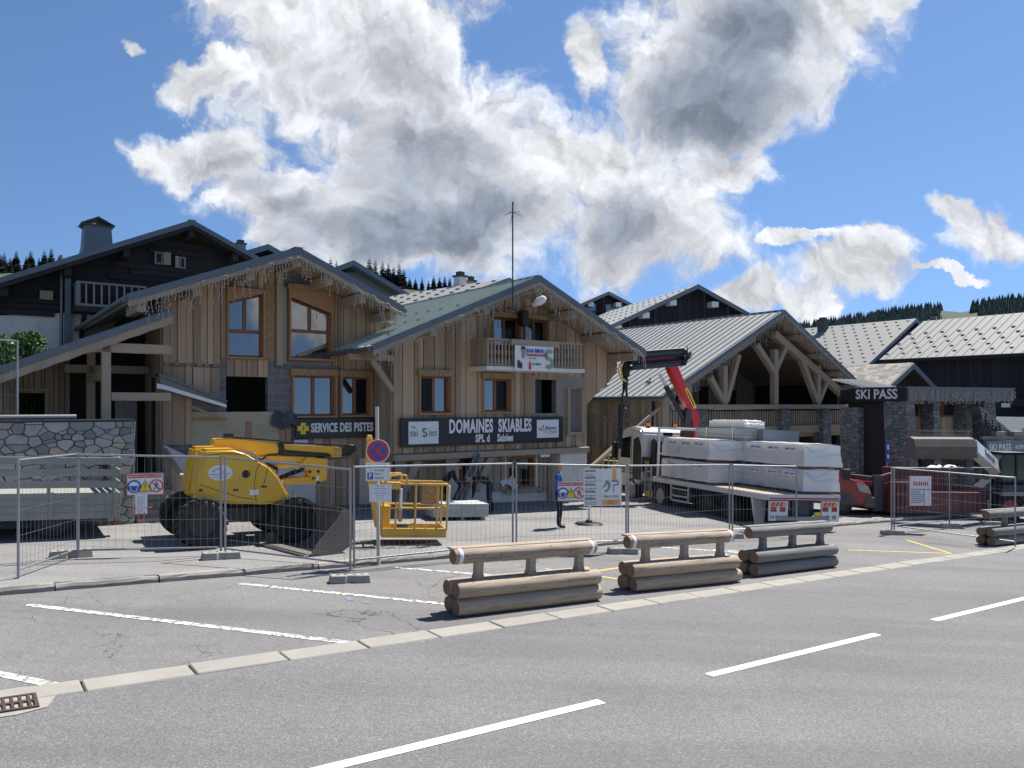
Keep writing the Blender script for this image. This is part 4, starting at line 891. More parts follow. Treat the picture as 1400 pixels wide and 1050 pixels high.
# ------------------------------------------------------------------ stone wall, bank and the old chalet on the left
sw = site('stone_wall', 'grey irregular stone wall with dark coping behind the slatted truck', 'wall', 3.4, 19.8, 0)
tw = 19.8; s1w = fs(183, tw); zt = fz(183, 573, tw)
b = B(); b.box(-9, s1w, tw, tw + .5, -.4, zt - .03); b.build('mortar_core', M['mortar'], sw)
def cut(rect, r, lim):                       # rubble outlines: weighted cells of scattered points, flattened
    (x0, z0), (x1, z1) = rect[0], rect[2]; n = int((x1 - x0) * (z1 - z0) / lim); k_ = 1.45; pts = []
    for _ in range(n * 8):
        p = (r.uniform(x0, x1), r.uniform(z0, z1) * k_, r.choice((0, 0, .012, .03)))
        if len(pts) < n and all((p[0] - q[0]) ** 2 + (p[1] - q[1]) ** 2 > lim * .38 for q in pts): pts.append(p)
    out = []
    for p in pts:
        poly = [(x0, z0 * k_), (x1, z0 * k_), (x1, z1 * k_), (x0, z1 * k_)]
        for q in pts:
            dx, dz = q[0] - p[0], q[1] - p[1]; dd = dx * dx + dz * dz
            if q is p or dd > .7: continue
            c = (q[0] ** 2 + q[1] ** 2 - q[2] - p[0] ** 2 - p[1] ** 2 + p[2]) / 2; new = []; m = len(poly)
            for k in range(m):
                a, e = poly[k], poly[(k + 1) % m]; fa, fe = a[0] * dx + a[1] * dz - c, e[0] * dx + e[1] * dz - c
                if fa <= 0: new.append(a)
                if fa * fe < 0: u = fa / (fa - fe); new.append((a[0] + (e[0] - a[0]) * u, a[1] + (e[1] - a[1]) * u))
            poly = new
            if len(poly) < 3: break
        if len(poly) >= 3: out.append([(a[0], a[1] / k_) for a in poly])
    return out
def stones(b, poly0, t, r, lim, gap, f=None):
    for poly in cut(poly0, r, lim):
        m = len(poly); cx = sum(p[0] for p in poly) / m; cz = sum(p[1] for p in poly) / m; R_ = max(math.hypot(p[0] - cx, p[1] - cz) for p in poly)
        if R_ < .05: continue
        k = max(.5, 1 - gap / R_ * 1.5); dp = r.uniform(.01, .045); g = f or (lambda x, y, z: (x, y, z)); rows = []
        for kk, yy in ((k, t), (k * .985, t - dp * .75), (k * .90, t - dp)):
            rows += [g(cx + (p[0] - cx) * kk + r.uniform(-.004, .004), yy + r.uniform(-.006, .006), cz + (p[1] - cz) * kk) for p in poly]
        b.add(rows, [(q * m + v, q * m + (v + 1) % m, q * m + m + (v + 1) % m, q * m + m + v) for q in range(2) for v in range(m)] + [tuple(range(2 * m, 3 * m))])
b = B(); stones(b, [(-6, -.3), (s1w, -.3), (s1w, zt - .05), (-6, zt - .05)], tw, random.Random(61), .042, .010)
stones(b, [(tw, -.3), (tw + .5, -.3), (tw + .5, zt - .05), (tw, zt - .05)], 0, random.Random(62), .042, .010, lambda x, y, z: (s1w - y, x, z))
b.build('masonry', M['wall_stone'], sw)
b = B(); b.box(-9, s1w + .02, tw - .03, tw + .53, zt - .03, zt); b.build('coping', M['steel'], sw)
pp = site('steel_pipe', 'galvanised pipe lying along the top of the grey stone wall', 'pipe', -3, tw, zt)
b = B(); b.tube([(-9, tw + .1, zt + .07), (fs(105, tw), tw + .1, zt + .07)], .05, 10); b.build('pipe_tube', M['galv'], pp, smooth=True)
r = random.Random(21)
def leaves(b, c, rad, n, size, r, up=.3):
    for k in range(n):
        d = Vector((r.gauss(0, 1), r.gauss(0, 1), r.gauss(0, 1))); d.normalize(); p = Vector(c) + Vector((d.x * rad[0], d.y * rad[1], d.z * rad[2])) * (r.random() ** .45)
        a = Vector((r.gauss(0, 1), r.gauss(0, 1), r.gauss(0, .6))).normalized(); q = a.orthogonal().normalized(); l = size * r.uniform(.6, 1.3)
        q = (q * math.cos(r.random() * 6.3) + a.cross(q) * math.sin(r.random() * 6.3)).normalized(); e = a.cross(q)
        b.add([p - q * l * .5, p + e * l * .28, p + q * l * .5, p - e * l * .28], [(0, 1, 2, 3)])
for k, (px, py, Y, rad) in enumerate(((10, 478, 23.5, (.75, .6, .5)), (36, 472, 23.8, (.5, .5, .42)), (62, 487, 23.6, (.45, .4, .3)))):
    c = at(px, py, Y); o = empty('leafy_shrub', ('tall leafy green shrub on the grassy bank at the picture edge', 'rounded leafy shrub in the middle of the grassy bank', 'low leafy shrub on the grassy bank nearest the porch roof')[k], 'shrub', (c.x, c.y, c.z - rad[2]), 0, 'shrubs on the bank behind the porch roof')
    b = B(); r_ = random.Random(k)
    for j in range(9): cc = (r_.uniform(-.6, .6) * rad[0], r_.uniform(-.6, .6) * rad[1], rad[2] * (1 + r_.uniform(-.5, .6))); leaves(b, cc, [q * .5 for q in rad], 210, .13, r_)
    b.build('foliage', M['leaf'], o)
    b = B()
    for j in range(6): b.tube([(0, 0, -.3), (r_.uniform(-.3, .3), r_.uniform(-.3, .3), rad[2] * 1.3)], [.025, .008], 5)
    b.build('stem', M['bark'], o)
b = B(); r_ = random.Random(4)
for k in range(14000):
    s_, t_ = r_.uniform(-3.5, 3.4), r_.uniform(25.6, 30.2); q = P(s_, t_); z = terrain(q.x, q.y); h = r_.uniform(.08, .3); a = r_.uniform(0, 6.3); dx, dy = math.cos(a) * .016, math.sin(a) * .016
    b.add([(q.x - dx, q.y - dy, z - .02), (q.x + dx, q.y + dy, z - .02), (q.x + r_.uniform(-.1, .1), q.y + r_.uniform(-.1, .1), z + h)], [(0, 1, 2)])
tag(b.build('grass', M['leaf']), 'long green grass covering the bank behind the porch roof', 'grass', kind='stuff')
# old dark chalet
TD = 30.0
ap = (fs(263, TD - .9), fz(263, 303, TD - .9)); le = (fs(-70, TD - .9), fz(-70, 404, TD - .9)); ri = (ap[0] + 5.2, ap[1] - 2.35)
oc = site('old_chalet', 'old black timber chalet with balcony, cowled chimney and pale plaster base', 'building', le[0], TD, 2)
gable_roof(oc, ap, le, ri, TD - .9, 40, 'slate_sheet', TD, th=.22, purl=(0, .3, .55, .8), beam='dark_wood', gut=False)
top = gable_top(ap, le, ri, .23); s0, s1 = le[0] + 1.2, ri[0] - .8
zb = lambda s: fz(78, 428, TD) - (fs(78, TD) - s) * .12
b = B(); core(b, s0, s1, 2, lambda s: min(top(s), zb(s)), TD + .02, TD + .3); b.build('base_wall', M['render'], oc)
b = B(); core(b, s0, s1, fz(78, 440, TD), top, TD + .05, TD + .3)
rr = random.Random(3); z = fz(78, 428, TD) - 1.2
while z < ap[1]:
    k = s0
    while k < s1:
        L = rr.uniform(1.5, 4); e = min(k + L, s1); zz = z + .2
        if z > zb((k + e) / 2) - .05 and zz < min(top(k), top(e)): b.box(k + .004, e - .004, TD - .05 - rr.uniform(0, .035), TD + .05, z + .008, zz)
        k = e
    z += .21
b.build('log_wall', M['dark_wood'], oc)
b = B(); side(b, s1 - .3, TD + .3, 40, 2, ri[1] + .2); side(b, s0, TD + .3, 40, 2, le[1] + .3); b.build('side_wall', M['dark_wood'], oc)
for x0, x1, y0, y1, l0, l1 in ((210.5, 222, 345, 362, 222, 232), (244, 253, 352, 368, 238, 243)):
    q = pxr(TD, x0, y0, x1, y1); b = B()
    b.box(q[0], q[1], TD - .14, TD - .095, q[2], q[2] + .06); b.box(q[0], q[1], TD - .14, TD - .095, q[3] - .06, q[3]); b.box(q[0], q[0] + .06, TD - .14, TD - .095, q[2] + .06, q[3] - .06); b.box(q[1] - .06, q[1], TD - .14, TD - .095, q[2] + .06, q[3] - .06)
    w = b.build('window', M['grey_wood'], oc)
    b = B(); b.box(q[0] + .05, q[1] - .05, TD - .11, TD - .1, q[2] + .05, q[3] - .05); b.build('pane', M['void'], w)
    e = pxr(TD, l0, y0 + 1, l1, y1); b = B(); b.box(e[0], e[1], TD - .2, TD - .17, q[2], q[3]); b.build('shutter', M['beam'], w)
bs0, bs1 = fs(107, 28.9), fs(200, 28.9); zf = fz(107, 416, 28.9); zr = fz(107, 384, 28.9)
b = B(); b.box(bs0 - .1, bs1, 28.85, TD - .1, zf - .22, zf - .04); b.build('balcony_floor', M['dark_wood'], oc)
b = B(); rail(b, bs0, bs1, 28.9, zf, zr - .06, .05, .21, False); b.box(bs0 - .05, bs1, 28.85, 28.97, zr - .06, zr); b.box(bs0 - .05, bs1, 28.86, 28.95, zf - .04, zf + .04)
b.box(bs0 - .05, bs0 + .05, 28.98, TD - .1, zr - .06, zr - .002)
for t in (29.15, 29.4, 29.65): b.box(bs0 - .02, bs0 + .02, t - .03, t + .03, zf, zr - .06)
b.box(bs0 - .06, bs0 + .06, 28.84, 28.849, zf - .04, zr); b.build('balcony_railing', M['grey_wood'], oc)
b = B()
for x in (bs0 + .2, bs1 - .4): b.bar((x, TD - .1, zf - 1.0), (x, 29.0, zf - .25), .13, .13)
b.build('balcony_brace', M['dark_wood'], oc)
q = pxr(TD, 54, 398, 72, 410); b = B(); b.box(q[0], q[1], TD - .13, TD - .1, q[2], q[3]); b.build('name_board', M['beam'], oc)
b = B(); x = fs(83, TD); b.tube([(x, TD - .2, 3), (x, TD - .2, fz(83, 350, TD))], .05, 6); b.box(x + .1, x + .28, TD - .22, TD - .1, 3, fz(83, 380, TD)); b.build('downpipe', M['zinc'], oc)
cs, ct = fs(132, 31.5), 31.5; cz = fz(132, 338, 31.5) - .6; ctop = fz(132, 312, 31.5)
b = B(); w0, w1 = .5, .42
b.hexa([(cs - w0, ct - w0, cz), (cs + w0, ct - w0, cz), (cs + w0, ct + w0, cz), (cs - w0, ct + w0, cz), (cs - w1, ct - w1, ctop), (cs + w1, ct - w1, ctop), (cs + w1, ct + w1, ctop), (cs - w1, ct + w1, ctop)])
ch = b.build('chimney', M['zinc'], oc)
b = B(); b.prism([(cs - .55, ctop + .06), (cs, ctop + .34), (cs + .55, ctop + .06), (cs + .5, ctop + .04), (cs, ctop + .28), (cs - .5, ctop + .04)], ct - .5, ct + .5); b.box(cs - .47, cs + .47, ct - .47, ct + .47, ctop - .0, ctop + .05); b.build('cowl', M['steel'], ch)
# ------------------------------------------------------------------ houses behind
def house(name, label, apx, rot, lr, rr_, pitch, depth, wall, roof, drop, over=.9, dots=0, seed=1, pitch_r=None, th=.25, bays=0, seam=0, fcol=None, cat='building'):
    p = at(*apx); o = empty(name, label, cat, (p.x, p.y, p.z - drop), R(rot)); r = random.Random(seed); H = drop; pr = pitch_r or pitch
    zl, zr = H - lr * pitch, H - rr_ * pr
    b = B(); b.prism([(-lr, zl - th), (0, H - th), (0, H), (-lr, zl)], 0, depth); b.prism([(.003, H - th), (rr_, zr - th), (rr_, zr), (.003, H)], 0, depth); b.build('roof_boarding', M[fcol or wall], o)
    b = B(); b.prism([(-lr - .06, zl - .03 + .01), (0, H + .006), (0, H + .04), (-lr - .06, zl + .01)], -.05, depth); b.prism([(.003, H + .006), (rr_ + .06, zr - .02), (rr_ + .06, zr + .01), (.003, H + .04)], -.05, depth)
    if seam:
        y = .2
        while y < depth: b.bar((-lr, y, zl + .05), (-.05, y, H + .05), .04, .06); y += seam
    nj = dots
    for j in range(nj):
        q = (j + .6) / nj; x, z = -lr * q, H - (H - zl) * q; y = .5 + (.5 * (j % 2)) * 1.1
        while y < depth: b.bar((x, y - .12, z + .06), (x, y + .12, z + .06), .08, .07); y += 1.1
    ro = b.build('roof', M[roof], o)
    b = B(); b.prism([(-lr - .05, zl - .3), (0, H - .3), (0, H + .05), (-lr - .05, zl + .03)], -.09, -.052); b.prism([(.003, H - .3), (rr_ + .05, zr - .3), (rr_ + .05, zr + .03), (.003, H + .05)], -.09, -.052); b.build('bargeboard', M['slate_sheet'], o)
    a, c = lr - .8, rr_ - .6; f = lambda x: (H + x * pitch if x < 0 else H - x * pr) - th - .02
    b = B(); core(b, -a, c, 0, f, over, over + .3, f=None); core(b, -a, c, 0, lambda x: min(f(x), max(zl, zr)), depth - .4, depth - .1); side(b, -a, over + .3, depth - .4, 0, zl - th + .1); side(b, c - .3, over + .3, depth - .4, 0, zr - th + .1)
    if wall in ('black_wood', 'dark_wood'): boards(b, -a, c, 0, f, over - .003, w=.3, seed=seed)
    b.build('wall', M[wall], o)
    return o, f, a, c, over
def far_window(o, x0, x1, z0, z1, y, frame='grey_wood', glass='glass', ww=.07):
    b = B(); b.box(x0, x1, y - .1, y - .04, z0, z0 + ww); b.box(x0, x1, y - .1, y - .04, z1 - ww, z1); b.box(x0, x0 + ww, y - .1, y - .04, z0 + ww, z1 - ww); b.box(x1 - ww, x1, y - .1, y - .04, z0 + ww, z1 - ww)
    w = b.build('window', M[frame], o); b = B(); b.box(x0 + .03, x1 - .03, y - .075, y - .06, z0 + .03, z1 - .03); b.build('pane', M[glass], w); return w
def chim(o, x, y, z0, z1, w=.35, m='render', cap=True):
    b = B(); b.box(x - w, x + w, y - w, y + w, z0, z1); c = b.build('chimney', M[m], o)
    b = B(); b.box(x - w - .06, x + w + .06, y - w - .06, y + w + .06, z1 + .002, z1 + .1); b.box(x - w * .7, x + w * .7, y - w * .7, y + w * .7, z1 + .102, z1 + .3); b.build('chimney_cap', M['steel'], c)
def black_gable(o, f, a, c, over, H, floors, seed):            # posts, balconies and pale beam ends of the big dark chalets
    r = random.Random(seed)
    for z in floors:
        xs_ = [x for x in [-a + .4 + 2.1 * k for k in range(30)] if x < c - .3 and f(x) > z + .6]
        if len(xs_) < 2: continue
        b = B(); b.box(xs_[0], xs_[-1], over - 1.0, over - .05, z - .18, z); b.build('balcony_floor', M['black_wood'], o)
        b = B(); rail(b, xs_[0], xs_[-1], over - .98, z + .02, z + .95, .1, .2, False); b.box(xs_[0], xs_[-1], over - 1.03, over - .93, z + .951, z + 1.03); b.build('balcony_railing', M['black_wood'], o)
        for x in xs_[:-1]:
            if f(x + 1) > z + 2.0: far_window(o, x + .45, x + 1.6, z + .1, z + 1.9, over - .05, 'black_wood')
    b = B()
    for x in [-a + .4 + 2.1 * k for k in range(30)]:
        if x < c - .3: b.box(x - .09, x + .09, over - .85, over - .67, 0, f(x) - .05)
    b.build('post', M['black_wood'], o)
    for q in (.22, .5, .78):
        for e, xx in ((-1, -a * q), (1, c * q)):
            b = B(); b.box(xx - .55, xx + .02, over - .84, over - .05, f(xx) - .55, f(xx) - .12); b.build('beam_end', M['white_sheet'], o)
o, f, a, c, ov = house('small_house', 'low dark roof with a small chimney peeping above the rescue chalet ridge', (366, 335, 46), 36, 4, 4, .42, 10, 'dark_wood', 'slate_sheet', 6); chim(o, -.6, 3.4, 4, 6.5, .26, 'grey_render')
far_window(o, -.6, .6, 4.2, 5.1, ov - .04)
o, f, a, c, ov = house('grey_house', 'grey rendered gable house behind the right slope of the rescue chalet', (483, 357, 50), 36, 5, 6, .45, 12, 'grey_render', 'slate_sheet', 8)
b = B(); b.box(.9, 2.2, ov - .04, ov - .002, 4.5, 5.9); w = b.build('window', M['black_wood'], o); b = B(); b.box(1.0, 2.1, ov - .06, ov - .041, 4.6, 5.8); b.build('pane', M['glass'], w)
o, f, a, c, ov = house('tiled_house', 'house with pale tiled roof dotted with snow guards behind the office chalet', (695, 381, 38), 47, 8, 4, .36, 9, 'dark_wood', 'tile_roof', 8, dots=9)
chim(o, .4, 3.9, 7, 8.55, .24, 'render'); chim(o, 1.0, 3.7, 7, 8.35, .18, 'board')
o, f, a, c, ov = house('dark_apartment_chalet', 'smaller dark timber apartment chalet peeping over the office chalet roof', (832, 399, 78), 15.6, 8, 7, .45, 16, 'black_wood', 'grey_roof', 14); black_gable(o, f, a, c, ov, 14, (8.3, 11), 1)
o, f, a, c, ov = house('dark_apartment_chalet', 'wide dark timber apartment chalet behind the pale ribbed hall roof', (954, 389.5, 60), 15.6, 9, 9, .46, 18, 'black_wood', 'grey_roof', 14, dots=7); black_gable(o, f, a, c, ov, 14, (6.2, 8.9), 2)
o, f, a, c, ov = house('grey_roof_house', 'dark house with grey dotted roof right of the hall, below the forest', (1252, 436, 72), 36, 9, 6, .54, 26, 'black_wood', 'tile_roof', 13, dots=12, over=1.2); chim(o, -.8, 9, 11, 13.6, .4, 'steel')
Yb = 51.4; pB = at(1400, 482, Yb)
sB = fs(1400, 21.4); tB0 = 10.0
o = site('long_dark_building', 'long dark apartment building with pale snow guarded roof at the right edge', 'building', 58, 20, -3.2)
z0, dz, ds = 6.2, 3.37 , 6.74; t0, t1 = 11, 31.2
b = B(); b.prism([(57.9, z0 - .25), (58 + ds, z0 + dz - .25), (58 + ds, z0 + dz), (57.9, z0 - .03)], t0, t1); b.prism([(58 + ds + .003, z0 + dz - .25), (58 + 2 * ds, z0 - .25), (58 + 2 * ds, z0), (58 + ds + .003, z0 + dz)], t0, t1); b.build('roof_boarding', M['black_wood'], o)
b = B(); b.prism([(57.8, z0 - .05 + .01), (58 + ds, z0 + dz + .01), (58 + ds, z0 + dz + .05), (57.8, z0 + .0)], t0 - .1, t1 + .1); b.prism([(58.003 + ds, z0 + dz + .01), (58 + 2 * ds, z0 + .01), (58 + 2 * ds, z0 + .04), (58.003 + ds, z0 + dz + .05)], t0 - .1, t1 + .1)
t = t0
while t < t1: b.bar((57.9, t, z0 + .05), (58 + ds, t, z0 + dz + .06), .05, .07); t += .62
for j in range(5):
    t = t0 + .3 + .6 * (j % 2); q = .1 + .13 * j
    while t < t1: b.bar((58 + ds * q, t - .12, z0 + dz * q + .1), (58 + ds * q, t + .12, z0 + dz * q + .1), .08, .13); t += 1.24
b.build('roof', M['tile_roof'], o)
b = B(); b.box(58.9, 59.2, t0, t1 - .2, -3.2, z0 + .3); boards(b, t0, t1 - .2, -3.2, z0 + .3, 0, w=.3, f=lambda x, y, z: (58.897 + y, x, z), seed=3); b.box(59.2, 70, t1 - .5, t1 - .2, -3.2, z0 + .2); b.box(59.2, 70, t0, t0 + .3, -3.2, z0 + .2); b.build('wall', M['black_wood'], o)
for k, (t, z) in enumerate(((24.6, 3.9), (20, 4), (18, 4.1), (16, 4), (26.5, 1.2), (20, 1.2), (17.6, 1.2))):
    b = B(); b.box(58.78, 58.82, t, t + .55, z, z + .7); w = b.build('window', M['black_wood'], o); b = B(); b.box(58.76, 58.775, t + .07, t + .48, z + .07, z + .63); b.build('pane', M['dark_pane'], w)
for z in (.1, 2.6):
    b = B(); b.box(57.5, 58.8, t0, 22.5, z, z + .16); b.build('balcony_floor', M['black_wood'], o)
    b = B(); b.box(57.42, 57.48, t0, 22.5, z + .1, z + .5); b.box(57.4, 57.5, t0, 22.5, z + .85, z + .95)
    for t in (13, 15, 17, 19, 21, 22.4): b.box(57.4, 57.5, t - .05, t + .05, z, z + .85)
    b.build('balcony_railing', M['black_wood'], o)
    for t in (14, 17, 20, 22.3): b = B(); b.box(57.25, 57.395, t - .25, t + .25, z - .05, z + .22); b.build('beam_end', M['white_sheet'], o)
o, f, a, c, ov = house('slab_roof_house', 'small house with stone slab roof just above the ski pass sign', (1248, 497.5, 47.8), 36, 3.4, 3.4, .5, 9, 'dark_wood', 'slab_roof', 6.5)
b = B(); r_ = random.Random(8)
for j in range(14):
    y = 0.0
    while y < 9: L = r_.uniform(.3, .6); q = (j + .5) / 14; b.bar((-3.5 * q, y, 6.5 - 1.75 * q + .06), (-3.5 * q, y + L - .02, 6.5 - 1.75 * q + .06 + r_.uniform(0, .02)), .3, .03, up=(-.45, 0, .9)); y += L
b.build('roof_slabs', M['slab_roof'], o)
chim(o, -2.2, 7.5, 4.5, 6.7, .3, 'steel')
# ------------------------------------------------------------------ ski pass office (right)
pr = Vector((17.0, 33.0, 0)); kz = gz(17, 33)
kp = empty('ski_pass_office', 'low stone pillared ski pass office with flat canopy hung with icicle lights', 'building', (17, 33, kz), R(25))
zt = 3.46 - kz; zb_ = 2.9 - kz
b = B(); b.box(.02, 7.2, .06, 3.6, zb_ + .05, zt - .03); b.build('canopy', M['dark_wood'], kp)
b = B(); b.box(.0, 7.24, 0, .05, zb_, zt); b.box(7.201, 7.25, .051, 3.6, zb_, zt); b.build('canopy_fascia', M['grey_wood'], kp)
b = B(); b.box(-.05, 7.3, -.05, 3.7, zt + .002, zt + .05); b.build('canopy_sheet', M['slate_sheet'], kp)
b = B(); b.box(.2, 7.0, 1.3, 1.5, 2.0, zb_ + .04); boards(b, .2, 7.0, 2.0, zb_ - .75, 1.297, w=.2, seed=5); b.build('wall', M['board'], kp)
for x in (.62, 1.5, 3.0, 3.9):
    b = B(); b.box(x, x + .84, 1.2, 1.262, zb_ - .72, zb_ - .1); w = b.build('window', M['frame'], kp)
    b = B(); b.box(x + .08, x + .76, 1.18, 1.199, zb_ - .66, zb_ - .16); b.build('pane', M['glass'], w)
b = B(); b.box(.2, 7.0, 2.4, 2.6, 0, zb_); b.build('inner_wall', M['void'], kp)
def pill(x, y, w, d, z1, sh=.0, taper=.25):
    b = B(); k = w * taper
    b.hexa([(x - k + sh, y - k, -.4), (x + w + k + sh, y - k, -.4), (x + w + k + sh, y + d, -.4), (x - k + sh, y + d, -.4), (x, y, z1), (x + w, y, z1), (x + w, y + d, z1), (x, y + d, z1)]); b.build('stone_pillar', M['pillar_stone'], kp)
pill(.0, .06, .5, 1.15, zb_ - .005, .3, .1); pill(2.45, .6, .42, .6, zb_ - .005, .1, .1); pill(4.7, .6, .42, .6, zb_ - .005, .1, .1); pill(5.5, .3, .85, .9, zb_ - .005, .1, .1); pill(-.25, 2.4, .6, 1.0, zb_ - .3, .2, .12)
b = B(); b.box(.95, 1.6, 1.1, 1.14, .9, 2.35); w = b.build('notice_door', M['white_sheet'], kp); b = B(); b.box(1.1, 1.45, 1.08, 1.099, 1.0, 2.0); b.build('pane', M['glass'], w)
b = B(); b.box(.15, .2, 1.0, 2.45, 1.0, zb_ - .01); b.build('dark_panel', mat('dark_maroon_panel', (.022, .012, .018), .6), kp)
b = B(); n = 16
for k in range(8): b.bar((1.3 + .28 * k, 3.0, zt + .08), (1.55 + .28 * k, 5.4, zt + .55), .05, .05)
b.hexa([(1.2, 3.0, zt + .02), (3.6, 3.0, zt + .02), (3.85, 5.4, zt + .5), (1.4, 5.4, zt + .5), (1.2, 3.0, zt + .05), (3.6, 3.0, zt + .05), (3.85, 5.4, zt + .53), (1.4, 5.4, zt + .53)])
b.build('rooflight_sheet', M['grey_roof'], kp)
sg = empty('ski_pass_sign', 'dark maroon fascia sign lettered SKI PASS in white at the canopy corner', 'sign', tuple(Vector((17, 33, kz)) + Matrix.Rotation(R(25), 3, 'Z') @ Vector((-.02, 0, zb_))), R(25))
b = B(); b.box(-.09, -.0, -.02, 2.95, -.02, .58); b.build('sign_board', mat('maroon_sign_sheet', (.022, .014, .02), .5), sg)
text('SKI PASS', .60, M['letter'], sg, (-.10, 1.5, .28), rot=(R(90), 0, R(-90)), sx=.98, bold=.012)
def dense_lights(name, label, o, pts, n, seed, lo=.2, hi=.62):
    rd = random.Random(seed); b = B(); g = empty(name, label, 'string lights', o.location, o.rotation_euler.z, 'strings of icicle lights on the eaves')
    for i in range(len(pts) - 1):
        p, q = Vector(pts[i]), Vector(pts[i + 1])
        for k in range(n):
            c = p.lerp(q, rd.random()) + Vector((0, -.02 - rd.random() * .05, rd.uniform(-.05, .02))); l = rd.uniform(lo, hi); pl = [c]
            for j in range(4): pl.append(c + Vector((rd.uniform(-.05, .05), rd.uniform(-.03, .01), -l * (j + 1) / 4)))
            b.tube(pl, .008, 3)
            for w in pl[1:]: b.cbox(w, (.03, .03, .05))
        b.tube([p, q], .012, 4)
    b.build('light_strand', M['wire'], g)
dense_lights('icicle_lights', 'dense curtain of icicle lights along the ski pass canopy', kp, [(.0, 0, zt - .05), (7.25, 0, zt - .05)], 190, 2, .3, .62)
# ticket pavilion with the second sign
c = at(1349, 612, 34.5); c2 = at(1470, 600, 35.5)
pv = empty('ticket_pavilion', 'small ticket pavilion with a grey lettered fascia and icicle hung gable', 'building', (c.x, c.y, gz(c.x, c.y)), R(14)); z = c.z - gz(c.x, c.y)
b = B(); b.box(0, 7, .2, .35, z + .35, z + .5); b.box(.1, .3, .25, .45, 0, z - .3); b.box(3.4, 3.6, .25, .45, 0, z - .3); b.box(6.7, 6.9, .25, .45, 0, z - .3); b.build('post', M['beam'], pv)
b = B(); b.box(0, 7, 2.6, 2.8, 0, z + .3); b.build('wall', M['board_grey'], pv)
b = B(); b.prism([(.1, z + 1.9), (-.6, z + 1.95), (1.5, z + .4), (1.7, z + .5)], .3, 5) if False else b.prism([(.0, z + 1.75), (1.9, z + .45), (1.9, z + .6), (.0, z + 1.9)], .4, 6); b.prism([(2.1, z + .5), (3.0, z + 1.2), (3.0, z + 1.35), (2.1, z + .65)], .3, 6); b.prism([(3.003, z + 1.2), (4.4, z + .5), (4.4, z + .65), (3.003, z + 1.35)], .3, 6); b.build('roof', M['slate_sheet'], pv)
b = B(); b.box(0, 7, .0, .19, z - .28, z + .3); sgp = b.build('fascia_sign', M['grey_render'], pv)
text('SKI PASS', .42, M['letter'], pv, (.12, -.01, z + .0), align='LEFT', sx=.78, bold=.006); text('ALPIN - NORDIQUE', .26, M['letter'], pv, (1.55, -.01, z - .0), align='LEFT', sx=.8, bold=.004)
for x in (.6, 1.6): b = B(); b.box(x, x + .5, .05, .4, z + .51, z + .72); b.build('stone_block', M['granite'], pv, bevel=.02)
dense_lights('icicle_lights', 'icicle lights on the small roofs over the ticket pavilion sign', pv, [(.0, .36, z + 1.85), (1.9, .36, z + .55), (2.1, .26, z + .6), (3.0, .26, z + 1.3)], 45, 5, .2, .6)
# ------------------------------------------------------------------ hills, forest and spruces
def spruce_mesh(name, h, rad, tiers, per, seed, m):
    r = random.Random(seed); b = B(); 
    for i in range(tiers):
        f = i / (tiers - 1); z = h * (.06 + .92 * f); L = rad * (1 - f) ** .85 * r.uniform(.8, 1.12) + .04 * h * .15
        for k in range(per):
            a = 2 * math.pi * (k + r.random()) / per; l = L * r.uniform(.65, 1.15); dr = l * r.uniform(.25, .5) - (.25 * l if f > .8 else 0)
            d = Vector((math.cos(a), math.sin(a), 0)); e = Vector((-d.y, d.x, 0)); p = Vector((0, 0, z)); w = l * .34
            tip = p + d * l - Vector((0, 0, dr)); mid = p + d * l * .55 - Vector((0, 0, dr * .35))
            b.add([p, mid + e * w - Vector((0, 0, .22 * w)), tip, mid - e * w - Vector((0, 0, .22 * w))], [(0, 1, 2), (0, 2, 3)])
            for sgn in (-1, 1):
                q = mid + e * sgn * w * .6; b.add([mid, q + d * w * .9 - Vector((0, 0, w * .8)), q - Vector((0, 0, w * .9))], [(0, 1, 2)])
    return b
def plant_spruce(name, label, group, meshes, X, Y, z, sc, rz):
    o = empty(name, label, 'tree', (X, Y, z), rz, group); o.scale = (sc, sc, sc * 1.0)
    for me, nm in meshes: k = bpy.data.objects.new(nm, me); col.objects.link(k); k.parent = o
    return o
protos = []
for k in range(4):
    b = spruce_mesh('crown', 10, 2.5 + .25 * k, 24, 13, 50 + k, None); o = b.build('crown', M['needle']); me = o.data; bpy.data.objects.remove(o)
    b = B(); b.cyl((0, 0, -1.5), (0, 0, 9.4), .18, .03, 7); o = b.build('trunk', M['bark']); mt = o.data; bpy.data.objects.remove(o); protos.append([(me, 'crown'), (mt, 'trunk')])
def ridge(name, pts, Y, back, m, foot=120):           # a hill whose skyline passes through photograph points
    ps = [at(x, y, Y) for x, y in pts]; b = B(); vs = []; n = len(ps); prof = ((-foot, -.75), (-foot * .5, -.32), (-foot * .2, -.1), (0, 0), (back * .5, .03), (back, -.4), (back * 2, -1.2)); rr = random.Random(2)
    for p in ps:
        for dy, f in prof: vs.append((p.x * (1 + dy / Y * .3), Y + dy, p.z + f * (p.z + 3) + (rr.uniform(-1, 1) if f else 0)))
    w = len(prof); b.add(vs, [(i * w + j, (i + 1) * w + j, (i + 1) * w + j + 1, i * w + j + 1) for i in range(n - 1) for j in range(w - 1)])
    return tag(b.build(name, m, smooth=True), kind='structure')
ridge('wooded_hill', [(-500, 330), (-250, 345), (0, 374), (60, 372), (120, 368), (300, 380), (480, 388), (560, 396), (640, 404), (760, 425), (900, 460), (1000, 520)], 260, 80, M['far_meadow'])
rr = random.Random(31)
